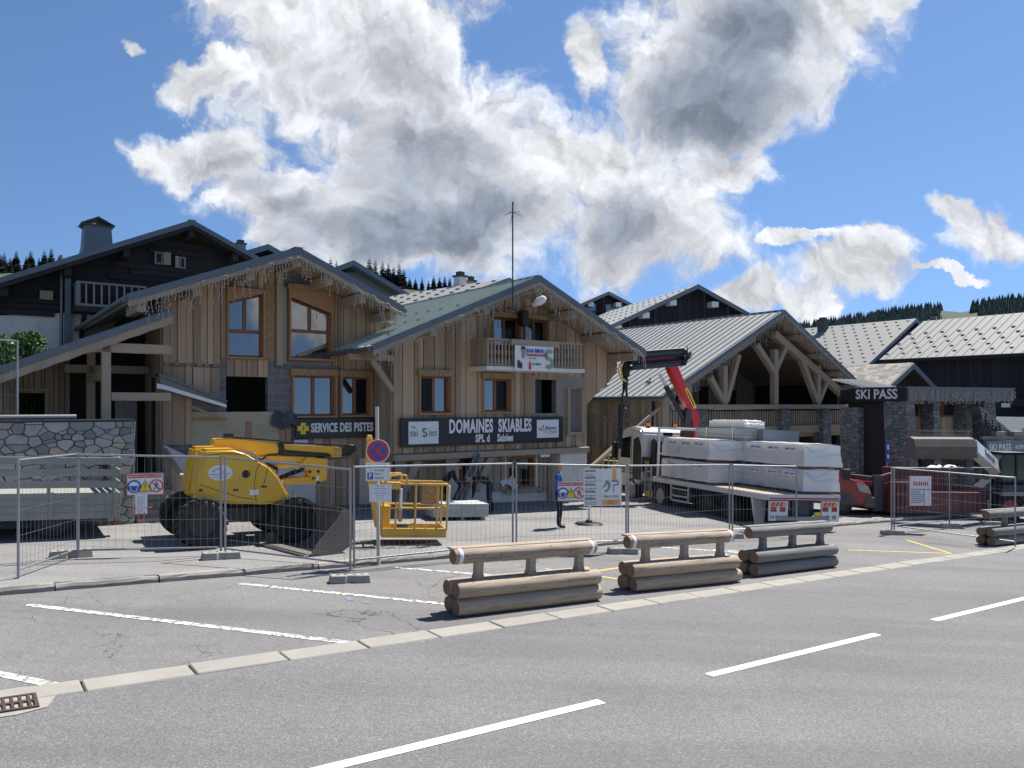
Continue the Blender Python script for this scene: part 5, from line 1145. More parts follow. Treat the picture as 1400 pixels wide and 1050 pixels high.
for k, (px, py, hh) in enumerate([(x + rr.uniform(-3, 3), 0, rr.uniform(24, 40)) for x in range(-12, 112, 5)]):
    Y = 262 + rr.uniform(-6, 10); base = at(px, 376, Y); plant_spruce('spruce', 'dark spruce on the skyline ridge behind the old black chalet', 'spruces on the ridge behind the old chalet', protos[k % 4], base.x, base.y, base.z, hh / 1050 * 255 / 10 * rr.uniform(.8, 1.05), rr.uniform(0, 6))
tops = [(452, 352), (460, 356), (505, 352), (513, 354), (523, 356), (531, 358), (538, 364), (546, 359), (552, 366), (560, 378), (568, 380), (577, 378), (586, 382), (593, 376), (601, 378), (608, 376), (615, 378), (622, 382), (478, 362), (490, 366), (630, 392), (640, 394)]
for k, (px, py) in enumerate(tops):
    Y = 258 + rr.uniform(-5, 8); p = at(px, 402, Y); h = at(px, py, Y).z - p.z; plant_spruce('spruce', 'dark spruce on the skyline between the rescue and office chalet roofs', 'spruces on the ridge between the chalet roofs', protos[(k + 1) % 4], p.x, p.y, p.z, h / 9.7, rr.uniform(0, 6))
for k, (px, ty) in enumerate(((1121, 441), (1140, 452), (1152, 464), (1108, 466))):
    Y = 92 - k * 2; p = at(px, 540, Y); h = at(px, ty, Y).z - p.z
    plant_spruce('spruce', ('slender tallest spruce beside the right slope of the hall', 'broad dark spruce just right of the tallest one by the hall', 'smallest spruce against the grey dotted roof', 'spruce mostly hidden by the hall roof ridge')[k], 'spruces right of the hall', protos[k], p.x, p.y, p.z, h / 9.8, k)
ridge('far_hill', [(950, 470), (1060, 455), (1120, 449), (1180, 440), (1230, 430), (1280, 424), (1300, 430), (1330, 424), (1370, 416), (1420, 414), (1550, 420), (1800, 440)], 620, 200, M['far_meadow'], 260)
b = B(); rr = random.Random(77); sky_l = [(1060, 455), (1120, 449), (1180, 440), (1230, 430), (1280, 425), (1300, 430), (1330, 424), (1370, 416), (1420, 414), (1560, 422)]
def yl(x):
    for (a, p), (c, q) in zip(sky_l, sky_l[1:]):
        if a <= x <= c: return p + (q - p) * (x - a) / (c - a)
    return 430
for k in range(5200):
    px = rr.uniform(1060, 1550); d = rr.random() ** 1.3; y = yl(px) + d * 34
    if 1288 < px < 1338 and d < .75: 
        if px < 1326 or d > .2: continue
    Y = 618 - d * 130; p = at(px, y, Y); h = rr.uniform(4.2, 8.5) * (1.15 if d < .1 else 1); n = 6; w = h * .2
    for (z0, z1, ww) in ((.05, .6, 1), (.32, 1.0, .68)): b.cyl((p.x, p.y, p.z + h * z0), (p.x + rr.uniform(-.2, .2), p.y, p.z + h * z1), w * ww, .03, n, cap=False)
tag(b.build('forest', M['hazed_needle']), 'spruce forest covering the far hill at the right', 'forest', kind='stuff')
# ------------------------------------------------------------------ log barriers along the kerb strip
def log(b, p0, p1, r, n=16, wob=.012, seed=0):
    rd = random.Random(seed); p0, p1 = Vector(p0), Vector(p1); d = (p1 - p0).normalized(); a = d.orthogonal().normalized(); c = d.cross(a); m = 7; vs = []
    ph = rd.uniform(0, 6)
    for i in range(m + 1):
        q = p0.lerp(p1, i / m); rr = r * (1 + wob * math.sin(i * 1.7 + ph) - (.10 if i in (0, m) else 0))
        if i == 0: q = p0
        for k in range(n): t = 2 * math.pi * k / n; vs.append(q + (a * math.cos(t) + c * math.sin(t)) * rr * (1 + .012 * math.sin(3 * t + ph)))
    e0 = [p0 + d * .025 + (v - p0) * 1.08 for v in vs[:n]]; e1 = [p1 - d * .025 + (v - p1) * 1.08 for v in vs[-n:]]
    rows = [vs[:n], e0] + [vs[i * n:(i + 1) * n] for i in range(1, m)] + [e1, vs[-n:]]
    flat = [v for row in rows for v in row]; w = len(rows)
    b.mi = 0; b.add(flat, [(i * n + k, i * n + (k + 1) % n, (i + 1) * n + (k + 1) % n, (i + 1) * n + k) for i in range(w - 1) for k in range(n)])
    b.mi = 1; b.add(flat[:n], [tuple(range(n))]); b.add(flat[-n:], [tuple(range(n))]); b.mi = 0
def log_barrier(label, pl, pr_, m, strap, seed):
    p, q = G(*pl), G(*pr_); d = q - p; L = d.length
    o = empty('log_barrier', label, 'barrier', (p.x, p.y, sl(ST(p.x, p.y)[0])), math.atan2(d.y, d.x), 'log barriers along the kerb strip', tilt=True)
    ms = [M[m], M['log_end']]; r = .125; rd = random.Random(seed)
    for y, z in ((r, r), (r + .02, 3 * r - .01), (r + .285, r), (r + .27, 3 * r - .01)):
        b = B(); j = rd.uniform(-.03, .03); log(b, (j, y, z), (L + j + rd.uniform(-.02, .02), y, z), r * rd.uniform(.95, 1.03), seed=seed * 9 + int(z * 50) + int(y * 30)); b.build('base_log', ms, o, smooth=True)
    for f in (.16, .52, .88):
        b = B(); x = L * f; prof = [(.105, .10, .36), (.085, .075, .46), (.062, .06, .56), (.06, .06, .82)]
        b.add([(x + sx * w, r + .14 + sy * dd, z) for w, dd, z in prof for sx, sy in ((-1, -1), (1, -1), (1, 1), (-1, 1))], [(i * 4 + k, i * 4 + (k + 1) % 4, i * 4 + 4 + (k + 1) % 4, i * 4 + 4 + k) for i in range(3) for k in range(4)] + [(0, 1, 2, 3), (15, 14, 13, 12)])
        b.build('post', M[m], o, bevel=.012)
    zc = .825; b = B(); log(b, (-.02, r + .14, zc), (L - .02, r + .14, zc), .115, seed=seed + 70); b.build('rail_log', ms, o, smooth=True)
    b = B(); b.box(-.04, L - .04, r + .14 - .02, r + .14 + .14, zc + .092, zc + .128); b.box(.1, L - .2, r + .14 + .1, r + .14 + .14, zc + .02, zc + .0915); b.build('rail_plank', M[m], o, bevel=.008)
    if strap:
        b = B()
        for x in (.07, L - .12): b.lathe([(.1175, -.03), (.119, -.028), (.119, .028), (.1175, .03)], (x, r + .14, zc), 'x', 16)
        b.build('strap', M['white_sheet'], o, smooth=True)
    b = B()
    for k in range(9): x = L * (.06 + .11 * k); b.cyl((x, r + .14 - .119, zc + .01), (x, r + .14 - .109, zc + .01), .011, n=8)
    b.build('bolt_heads', M['steel'], o)
log_barrier('pale log barrier with white strapped rail, nearest and longest of the barriers', (630, 846), (825, 822), 'log', 1, 1)
log_barrier('pale log barrier with white straps between the nearest barrier and the grey one', (870, 812), (1014, 797), 'log', 1, 2)
log_barrier('weathered grey log barrier in front of the loaded truck rear', (1038, 790), (1148, 776), 'log_grey', 0, 3)
log_barrier('weathered grey log barrier cut off by the picture edge beside the fence', (1362, 748), (1500, 731), 'log_grey', 0, 4)
# ------------------------------------------------------------------ mobile site fence
def fence(label, p, q, zp=.05, zq=.05, lean=0, h=1.85, dp=0, rows=(.10, .32, .56, .82)):
    p, q = Vector(p), Vector(q); d = q - p; L = math.hypot(d.x, d.y)
    g0 = sl(ST(p.x, p.y)[0]) + zp; g1 = sl(ST(q.x, q.y)[0]) + zq
    o = empty('site_fence', label, 'fence panel', (p.x, p.y, g0), math.atan2(d.y, d.x), 'mobile mesh fence panels round the site')
    dz = g1 - g0; lz = lean
    f = lambda x, z: (x, lz * z, z + dz * x / L)
    b = B()
    b.tube([f(0, 0), f(0, h)], .021, 8); b.tube([f(L, 0), f(L, h)], .021, 8); b.tube([f(0, h - .03), f(L, h - .03)], .019, 8); b.tube([f(0, .13), f(L, .13)], .017, 8)
    b.build('frame', M['galv'], o, smooth=True)
    b = B(); n = max(8, int(L / .115))
    for k in range(1, n): x = L * k / n; b.tube([f(x, .13), f(x, h - .03)], .0023, 3)
    for z in rows: b.tube([f(0, .13 + z * (h - .2)), f(L, .13 + z * (h - .2))], .003, 4)
    b.build('wire_mesh', M['galv'], o)
    return o
def foot(label, p, lift, rz, L=.68, m='concrete'):
    o = empty('ballast_block', label, 'ballast block', (p[0], p[1], sl(ST(p[0], p[1])[0]) + lift), rz, 'fence feet', tilt=True); b = B(); w = .115; e = .09
    b.add([(x, y, z) for z, k in ((0, 0), (.13, .02)) for x, y in ((-L / 2 + k, -w + k), (-L * .12, -w + k), (-L * .08, -w + .03 + k), (L * .08, -w + .03 + k), (L * .12, -w + k), (L / 2 - k, -w + k), (L / 2 - k, w - k), (L * .12, w - k), (L * .08, w - .03 - k), (-L * .08, w - .03 - k), (-L * .12, w - k), (-L / 2 + k, w - k))],
          [tuple(range(11, -1, -1)), tuple(range(12, 24))] + [(k, (k + 1) % 12, 12 + (k + 1) % 12, 12 + k) for k in range(12)])
    b.build('block', M[m], o, bevel=.012)
    b = B()
    for x in (-.2, -.08, .08, .2): b.cyl((x, 0, .131), (x, 0, .134), .026, n=10)
    b.build('socket_shade', M['void'], o)  # near-black discs stand in for the shade inside the post holes
g = lambda x, y, l=.1: G(x, y, l)
pA0, pA1 = g(25, 791), g(106, 762)
fence('leaning fence panel at the far left with its foot on the open pavement', pA0, pA1, .1, .12, lean=.0)
fA = None
pB0, pB1 = g(107, 764), g(302, 759); pC0, pC1 = g(308, 761), g(479, 782, .0); pD0, pD1 = g(484, 780, .0), g(701, 753)
fence('fence panel carrying the first site safety sign, in front of the slatted truck', pB0, pB1, .12, .12)
fence('fence panel in front of the yellow lift body and the steel bucket', pC0, pC1, .12, .02)
fence('fence panel in front of the lift basket and the no stopping sign', pD0, pD1, .06, .12)
pE0, pE1 = g(706, 754), g(856, 753, 0); fence('fence panel carrying the plasterer banner and a safety sign', pE0, pE1, .12, .1)
pF0, pF1 = g(859, 751, 0), Vector((5.72, 20.2, 0)); fence('fence panel in front of the truck cab and front wheels', pF0, pF1, .1, .1)
pG0, pG1 = Vector((5.8, 20.2, 0)), Vector((7.78, 21.0, 0)); fence('short fence panel in front of the truck rear wheels', pG0, pG1, .1, .1)
pK0, pK1, pK2, pK3 = G(1219, 729), G(1298, 721), G(1354, 716), G(1388, 750)
fence('fence panel with the red lettered notice in front of the red skip', pK0, pK1, .1, .1); fence('fence panel in front of the telehandler, farthest along the kerb', pK1, pK2, .1, .1)
fence('fence panel running toward the road beside the last grey log barrier', pK0 + Vector((.05, -.05, 0)), pK3, .1, .05)
b_ = fs(24, 20.3); q0 = P(b_, 20.3); q1 = P(b_ - 3.2, 20.3)
o = fence('fence panel standing on top of the stone wall at the picture edge', q1, q0, 1.0, 1.0, h=1.9); o.location.z = 2.43
for lab, p, l, rz in (('pale fence foot under the joint beside the leaning panel', g(97, 762), .1, R(38)), ('pale concrete fence foot in front of the yellow lift', g(302, 764), .1, R(30)), ('grey fence foot on the parking lot below the kerb by the bucket', G(478, 796), 0, R(20)),
                      ('dark fence foot under the post at the middle of the banner fence row', g(704, 757), .1, R(40)), ('dark fence foot at the right end of the banner panel', G(851, 757), 0, R(10)), ('flat fence foot at the near corner of the fence by the skip', G(1220, 731), 0, R(8)),
                      ('flat fence foot below the red lettered notice panel', G(1300, 722), 0, R(8)), ('small far fence foot in front of the telehandler wheel', G(1355, 718), 0, R(5)), ('fence foot between the truck cab and its rear wheels', (5.76, 20.2, 0), 0, R(15))):
    foot(lab, p, l, rz, m='concrete')
# ------------------------------------------------------------------ plates and signs
def plate(name, label, cat, px, py, w, h, Y, rz, m='white_sheet', th=.012, group=None):
    p = at(px, py, Y); o = empty(name, label, cat, p, rz, group); b = B(); b.box(0, w, 0, th, 0, h); b.build('board', M[m], o); return o
def disc(b, x, z, r, y, n=28, ri=0):
    if ri:
        vs = [(x + rr_ * math.cos(6.2832 * k / n), yy, z + rr_ * math.sin(6.2832 * k / n)) for yy in (y, y + .003) for rr_ in (r, ri) for k in range(n)]
        b.add(vs, [f for k in range(n) for j in [(k + 1) % n] for f in ((k, j, n + j, n + k), (2 * n + k, 3 * n + k, 3 * n + j, 2 * n + j), (k, 2 * n + k, 2 * n + j, j), (n + k, n + j, 3 * n + j, 3 * n + k))])
    else: b.prism([(x + r * math.cos(6.2832 * k / n), z + r * math.sin(6.2832 * k / n)) for k in range(n)], y, y + .003)
def sub(o, name, m, fn):
    b = B(); fn(b); return b.build(name, M[m], o)
def safety(label, px, py, w, h, Y, rz):
    o = plate('safety_sign', label, 'sign', px, py, w, h, Y, rz, group='site safety signs on the fence'); k = h
    sub(o, 'header_band', 'red_ink', lambda b: b.box(.04 * w, .96 * w, -.003, -.0005, .80 * k, .95 * k))
    def edge(b):
        e = .018 * w
        b.box(0, w, -.003, -.0005, 0, e); b.box(0, w, -.003, -.0005, k - e, k); b.box(0, e, -.003, -.0005, e, k - e); b.box(w - e, w, -.003, -.0005, e, k - e)
    sub(o, 'red_border', 'red_ink', edge)
    text('CHANTIER INTERDIT AU PUBLIC', .10 * k, M['letter'], o, (w / 2, -.005, .872 * k), sx=.88 * w / (1.05 * k) * .78, ext=.001, bold=.0005)
    c = (.2 * w, .5 * w, .8 * w); r = .30 * k; z = .42 * k
    p = sub(o, 'blue_disc', 'blue_ink', lambda b: disc(b, c[0], z, r, -.004))
    def helmet(b):
        b.prism([(c[0] + .72 * r * math.cos(R(a)), z + .1 * r + .62 * r * math.sin(R(a))) for a in range(0, 181, 20)], -.007, -.0045)
        b.prism([(c[0] - .62 * r, z + .02 * r), (c[0] - .5 * r, z + .02 * r), (c[0] - .3 * r, z - .66 * r), (c[0] - .42 * r, z - .66 * r)], -.007, -.0045); b.prism([(c[0] + .5 * r, z + .02 * r), (c[0] + .62 * r, z + .02 * r), (c[0] + .42 * r, z - .66 * r), (c[0] + .3 * r, z - .66 * r)], -.007, -.0045)
        b.box(c[0] - .3 * r, c[0] + .3 * r, -.007, -.0045, z - .78 * r, z - .68 * r)
    sub(o, 'helmet_symbol', 'letter', helmet)
    sub(o, 'triangle_rim', 'ink', lambda b: b.prism([(c[1] - r, z - r * .85), (c[1] + r, z - r * .85), (c[1], z + r * .95)], -.004, -.0005))
    sub(o, 'yellow_triangle', 'yellow_ink', lambda b: b.prism([(c[1] - r * .84, z - r * .76), (c[1] + r * .84, z - r * .76), (c[1], z + r * .78)], -.006, -.0042))
    sub(o, 'exclamation_mark', 'ink', lambda b: (b.prism([(c[1] - .07 * r, z + .42 * r), (c[1] + .07 * r, z + .42 * r), (c[1] + .04 * r, z - .3 * r), (c[1] - .04 * r, z - .3 * r)], -.008, -.0062), b.box(c[1] - .06 * r, c[1] + .06 * r, -.008, -.0062, z - .58 * r, z - .44 * r)))
    sub(o, 'prohibition_ring', 'red_ink', lambda b: (disc(b, c[2], z, r, -.006, 28, r * .82), b.bar((c[2] - r * .62, -.0045, z + r * .62), (c[2] + r * .62, -.0045, z - r * .62), .003, r * .14)))
    def walker(b):
        x = c[2]; disc(b, x + .05 * r, z + .52 * r, .13 * r, -.0035, 10)
        for p0, p1, wd in (((.03, .38), (-.02, -.08), .24), ((-.02, -.05), (-.34, -.62), .13), ((0, -.05), (.3, -.6), .13), ((.05, .3), (.42, .02), .1), ((0, .3), (-.36, .06), .1)):
            b.bar((x + p0[0] * r, -.002, z + p0[1] * r), (x + p1[0] * r, -.002, z + p1[1] * r), .003, wd * r)
    sub(o, 'walker_symbol', 'ink', walker)
    return o
safety('red headed site safety sign hung on the fence beside the slatted truck', 173, 678, .62, .40, 14.1, R(20))
safety('red headed site safety sign hung on the fence in front of the man in blue', 762.5, 685.5, .60, .43, 17.05, R(6))
def lines(b, x0, x1, z0, z1, n, y=-.004, rd=None, f=.5):
    rd = rd or random.Random(3); hgt = (z1 - z0) / n
    for k in range(n): b.box(x0, x0 + (x1 - x0) * rd.uniform(.6, 1), y, -.0005, z0 + hgt * k, z0 + hgt * (k + f))
o = plate('paper_notice', 'white paper sheet tied with orange ties below the safety sign', 'notice', 185, 703, .20, .36, 14.05, R(20), 'paper', .004); sub(o, 'print_lines', 'grey_ink', lambda b: lines(b, .03, .17, .04, .33, 14, -.0015, None, .3))
sub(o, 'cable_tie', 'orange_tape', lambda b: (b.tube([(.02, -.005, .1), (-.08, -.005, .11), (-.12, .01, .1)], .012, 5), b.tube([(.18, -.005, .11), (.28, -.005, .12)], .012, 5), b.tube([(.07, -.005, .03), (.06, -.005, -.08), (.08, -.005, -.14)], .011, 5), b.tube([(.15, -.005, .03), (.14, -.005, -.1), (.12, -.005, -.16)], .011, 5)))
o = plate('plasterer_banner', 'large white plasterer banner with a black glove emblem and orange strip', 'banner', 798, 692, .86, .83, 17.1, R(6)); rd = random.Random(9)
for k in range(5): sub(o, 'heading_bar', 'grey_ink', lambda b: (b.box(.03, .27, -.003, -.0005, .76 - .155 * k, .80 - .155 * k), b.box(.03, .11, -.0045, -.0031, .767 - .155 * k, .793 - .155 * k)))
sub(o, 'print_lines', 'grey_ink', lambda b: [lines(b, .03, .35 * rd.uniform(.8, 1.1), .655 - .155 * k, .735 - .155 * k, 2, -.002, rd, .38) for k in range(5)])
sub(o, 'orange_strip', 'orange_ink', lambda b: b.box(.65, .74, -.003, -.0005, .58, .829)); sub(o, 'orange_panel', 'orange_ink', lambda b: b.box(.42, .82, -.003, -.0005, .02, .14))
def glove(b):
    b.prism([(.48, .52), (.50, .57), (.56, .57), (.60, .52), (.61, .44), (.58, .36), (.53, .31), (.47, .31), (.47, .345), (.52, .36), (.55, .42), (.54, .49)], -.003, -.0005); b.prism([(.43, .40), (.49, .43), (.54, .49), (.50, .52), (.44, .44), (.41, .37)], -.0028, -.0005); b.prism([(.62, .55), (.64, .58), (.77, .58), (.80, .54), (.80, .48), (.77, .45), (.69, .45), (.69, .31), (.665, .31), (.665, .48), (.75, .48), (.77, .50), (.765, .53), (.64, .53)], -.003, -.0005)
sub(o, 'glove_emblem', 'grey_ink', glove)
text('DEMIR PLATRERIE', .075, M['grey_ink'], o, (.62, -.003, .205), sx=.62, ext=.001, bold=.001); text('06 22 36 21 75', .035, M['ink'], o, (.62, -.005, .05), sx=.8, ext=.001); text('demirplatrerie', .035, M['ink'], o, (.62, -.005, .1), sx=.8, ext=.001)
sub(o, 'tie_cord', 'white_sheet', lambda b: (b.tube([(.01, 0, 0), (-.05, 0, -.1), (-.06, 0, -.28)], .007, 5), b.tube([(.41, 0, 0), (.39, .0, -.12), (.4, .0, -.26)], .006, 5), b.tube([(.85, 0, 0), (.9, .0, -.2)], .006, 5)))
o = plate('red_notice', 'square white notice with red heading tied to the fence by the skip', 'notice', 1243, 692, .66, .90, 23.05, R(-4))
sub(o, 'red_heading', 'red_ink', lambda b: [b.box(.12 + .055 * k, .155 + .055 * k, -.003, -.0005, .62, .75 - .02 * (k % 3)) for k in range(8)]); sub(o, 'red_border', 'red_ink', lambda b: (b.box(0, .66, -.003, -.0005, 0, .02), b.box(.64, .66, -.003, -.0005, .02, .9), b.box(0, .02, -.003, -.0005, .02, .9)))
sub(o, 'print_lines', 'grey_ink', lambda b: lines(b, .06, .5, .1, .55, 8, -.002)); sub(o, 'paper_sheet', 'paper', lambda b: b.box(.44, .62, -.006, -.0005, .04, .5)); sub(o, 'sheet_border', 'red_ink', lambda b: (b.box(.42, .44, -.006, -.0005, .02, .52), b.box(.44, .62, -.005, -.0005, .5, .52)))
b = B()                                                     # no stopping sign on its pole
pp = G(517.5, 765, .1); zg = gz(pp.x, pp.y); Yp = pp.y; zz = lambda y: CZ + (HY - y) / FPX * Yp - zg; xx = lambda x: (x - 517) / FPX * Yp
o = empty('no_stopping_sign', 'round red and blue no stopping sign on a pale pole with two white plates', 'sign', (pp.x, pp.y, zg), R(4))
b = B(); b.tube([(0, 0, -.05), (-.03, .0, zz(556))], .035, 10); b.build('pole', mat('cream_pole', (.50, .48, .40), .6, dirt=.25), o, smooth=True)
cx, cz, r = xx(516.5), zz(616.5), .225
b = B(); b.lathe([(r, -.05), (r, -.043)], (cx, 0, cz), 'y', 32); b.build('disc_plate', M['white_sheet'], o)
sub(o, 'red_disc', 'red_ink', lambda b: disc(b, cx, cz, r * .92, -.054, 32)); sub(o, 'blue_disc', 'blue_ink', lambda b: disc(b, cx, cz, r * .68, -.058, 32))
sub(o, 'red_cross', 'red_ink', lambda b: (b.bar((cx - r * .5, -.0605, cz + r * .5), (cx + r * .5, -.0605, cz - r * .5), .003, r * .2), b.bar((cx - r * .5, -.0625, cz - r * .5), (cx + r * .5, -.0625, cz + r * .5), .003, r * .2)))
x0, x1, z0, z1 = xx(500), xx(533), zz(657), zz(632.5)
b = B(); b.box(x0, x1, -.055, -.045, z0, z1); pl = b.build('direction_plate', M['white_sheet'], o)
w, h = x1 - x0, z1 - z0
sub(o, 'arrow', 'ink', lambda b: (b.box(x0 + .14 * w, x0 + .36 * w, -.058, -.0555, z0 + .78 * h, z0 + .83 * h), b.prism([(x0 + .06 * w, z0 + .805 * h), (x0 + .17 * w, z0 + .92 * h), (x0 + .15 * w, z0 + .805 * h), (x0 + .17 * w, z0 + .69 * h)], -.0585, -.0555)))
text('2 PLACES', h * .2, M['ink'], o, (x0 + .68 * w, -.057, z0 + .8 * h), sx=.62, ext=.001, bold=.001); text('SPL Les Saisies', h * .13, M['ink'], o, (x0 + .56 * w, -.057, z0 + .58 * h), sx=.7, ext=.001)
sub(o, 'blue_square', 'blue_ink', lambda b: b.box(x0 + .07 * w, x0 + .31 * w, -.058, -.0555, z0 + .08 * h, z0 + .46 * h)); text('P', h * .36, M['letter'], o, (x0 + .19 * w, -.06, z0 + .27 * h), sx=.9, ext=.001, bold=.003)
text('Direction', h * .14, M['ink'], o, (x0 + .36 * w, -.057, z0 + .38 * h), align='LEFT', sx=.7, ext=.001); text('Administration', h * .14, M['ink'], o, (x0 + .36 * w, -.057, z0 + .17 * h), align='LEFT', sx=.62, ext=.001)
x0, x1, z0, z1 = xx(505), xx(535), zz(686), zz(661.5)
b = B(); b.box(x0, x1, -.056, -.052, z0, z1); b.build('paper_plate', M['paper'], o); sub(o, 'print_lines', 'grey_ink', lambda b: [b.box((x0 + x1) / 2 - .13 * q, (x0 + x1) / 2 + .13 * q, -.0575, -.0562, z0 + .07 + .045 * k, z0 + .078 + .045 * k) for k, q in enumerate((.5, .55, 1, .9, 1, .7))])
# ------------------------------------------------------------------ wheels
def wheel(o, x, y, z, r, w, lug=True, hub='hub', name='wheel', hr=.58, ax='y', sgn=-1, n=28, lugd=.045):
    b = B(); h = w / 2
    pr = [(r * hr, -h * .7), (r * .80, -h), (r * .94, -h * .92), (r, -h * .55), (r, h * .55), (r * .94, h * .92), (r * .80, h), (r * hr, h * .7)]
    b.lathe(pr, (x, y, z), ax, n)
    if lug:
        m = 20
        for k in range(m):
            for sd in (-1, 1):
                t = 2 * math.pi * (k + .25 * (sd + 1)) / m; c, s_ = math.cos(t), math.sin(t); t2 = t + .16; c2, s2 = math.cos(t2), math.sin(t2)
                for (ca, sa, ha), (cb_, sb, hb) in (((c, s_, sd * h * .96), (c2, s2, sd * h * .1)),):
                    ra, rb = r * .93, r + lugd
                    def pt(cc, ss, rr, hh): return (x + cc * rr, y + hh, z + ss * rr) if ax == 'y' else (x + hh, y + cc * rr, z + ss * rr)
                    dt = .075; e = []
                    for rr in (ra, rb):
                        for tt, hh in ((t - dt, ha), (t + dt, ha), (t2 + dt, hb), (t2 - dt, hb)): e.append(pt(math.cos(tt), math.sin(tt), rr, hh))
                    b.hexa(e)
    wh = b.build(name, M['rubber'], o, smooth=not lug)
    b = B(); b.lathe([(r * hr * .97, -h * .72), (r * hr * .9, -h * .55), (r * hr * .4, -h * .35), (r * hr * .36, -h * .62), (r * .1, -h * .66), (.01, -h * .66)] if sgn < 0 else [(.01, h * .66), (r * .1, h * .66), (r * hr * .36, h * .62), (r * hr * .4, h * .35), (r * hr * .9, h * .55), (r * hr * .97, h * .72)], (x, y, z), ax, 20)
    b.build('rim', M[hub], wh, smooth=True)
    b = B()
    for k in range(8):
        t = 2 * math.pi * k / 8; rr = r * hr * .62; p = (x + math.cos(t) * rr, y + sgn * h * .42, z + math.sin(t) * rr) if ax == 'y' else (x + sgn * h * .42, y + math.cos(t) * rr, z + math.sin(t) * rr); b.ball(p, r * .035, 6, 4)
    b.build('wheel_nuts', M['galv'], wh)
    return wh
# ------------------------------------------------------------------ slatted flatbed truck, far left
k0 = Vector((-8.25, 16.1, 0))
tr = empty('slatted_truck', 'weathered grey green flatbed truck with slatted sides cut off by the picture edge', 'truck', ground_loc(k0.x, k0.y), R(33), tilt=True)
b = B(); b.box(-4.0, 0, -.0, 2.0, .84, .90); b.build('bed', M['drab'], tr)
for y, nm in ((-.05, 'side_panel'), (2.0, 'side_panel')):
    b = B(); b.box(-4.0, 0, y, y + .045, .40, .93)
    for x in (-3.6, -2.4, -1.25, -.1): b.box(x - .04, x + .04, y - .03, y - .001, .42, .95)
    for z in (.52, .66, .8): b.box(-3.98, -.02, y - .012, y - .002, z, z + .02)
    b.build(nm, M['drab'], tr, bevel=.008)
for z in (1.03, 1.27, 1.51):
    for y in (-.03, 2.01): b = B(); b.box(-4.0, -.02, y, y + .03, z, z + .145); b.build('slat_rail', M['drab'], tr, bevel=.005)
    b = B(); b.box(-.05, -.02, .02, 2.0, z, z + .145); b.build('tail_slat_rail', M['drab'], tr, bevel=.005)
for x in (-3.9, -2.6, -1.3, -.14):
    for y in (.005, 1.96): b = B(); b.box(x - .03, x + .03, y, y + .045, .9, 1.68); b.build('stake', M['drab'], tr)
b = B()
for k in range(26): b.box(-3.95 + .15 * k, -3.815 + .15 * k, 1.9, 1.94, .91, 1.5 - .03 * (k % 3))
b.build('inner_board', M['dark_wood'], tr)
b = B(); b.box(-.045, 0, -.0, 2.0, .42, .93); b.build('tailgate', M['drab'], tr, bevel=.01)
b = B(); b.box(-6.0, -.2, .5, .62, .5, .68); b.box(-6.0, -.2, 1.38, 1.5, .5, .68); b.box(-.3, -.2, .1, 1.9, .3, .42); b.build('chassis', M['steel'], tr)
for x in (-1.2, -5.0):
    wheel(tr, x, .28, .36, .36, .24, lug=False); wheel(tr, x, 1.72, .36, .36, .24, lug=False, sgn=1)
b = B(); b.prism([(-5.9, .45), (-4.1, .45), (-4.1, 2.15), (-4.5, 2.25), (-5.2, 2.2), (-5.75, 1.35), (-5.95, 1.25)], .05, 1.95); b.build('cab', M['white'], tr, bevel=.05, seg=2)
b = B(); b.prism([(-5.6, 1.4), (-4.6, 1.4), (-4.6, 2.0), (-5.2, 2.02)], .03, .05); b.build('cab_window', M['cab_glass'], tr)
b = B(); b.box(-.06, .0, .05, .3, .25, .36); b.build('rear_lamp', M['tail'], tr)
ck = empty('checked_cloth', 'crumpled red checked cloth draped inside the slatted truck side', 'cloth', tr.location, R(33), tilt=True); b = B(); rr = random.Random(5); n = 14; m_ = 9
b.add([(-3.9 + 1.25 * i / n, .05 + .07 * math.sin(i * 1.3 + j) + .03 * rr.random(), 1.72 - .09 * j + .05 * math.sin(i * .9) - .05 * rr.random()) for i in range(n + 1) for j in range(m_)], [(i * m_ + j, (i + 1) * m_ + j, (i + 1) * m_ + j + 1, i * m_ + j + 1) for i in range(n) for j in range(m_ - 1)])
b.add([(-3.9 + 1.25 * i / n, .05 + .25 * j + .05 * math.sin(i * 1.7 + j), 1.73 + .06 * math.sin(i * .8 + j * 2)) for i in range(n + 1) for j in range(4)], [(i * 4 + j, (i + 1) * 4 + j, (i + 1) * 4 + j + 1, i * 4 + j + 1) for i in range(n) for j in range(3)])
def check_x(ns, ln, tc, mp, noise, ma, ramp, mix, base, bs):
    c = ns.new('ShaderNodeTexChecker'); c.inputs['Scale'].default_value = 9; ln.new(tc.outputs['Object'], c.inputs['Vector']); c.inputs['Color1'].default_value = (.42, .03, .04, 1); c.inputs['Color2'].default_value = (.5, .36, .36, 1); return c.outputs[0]
M['check'] = mat('red_check', (.4, .05, .05), .85, extra=check_x); b.build('cloth_sheet', M['check'], ck, smooth=True)
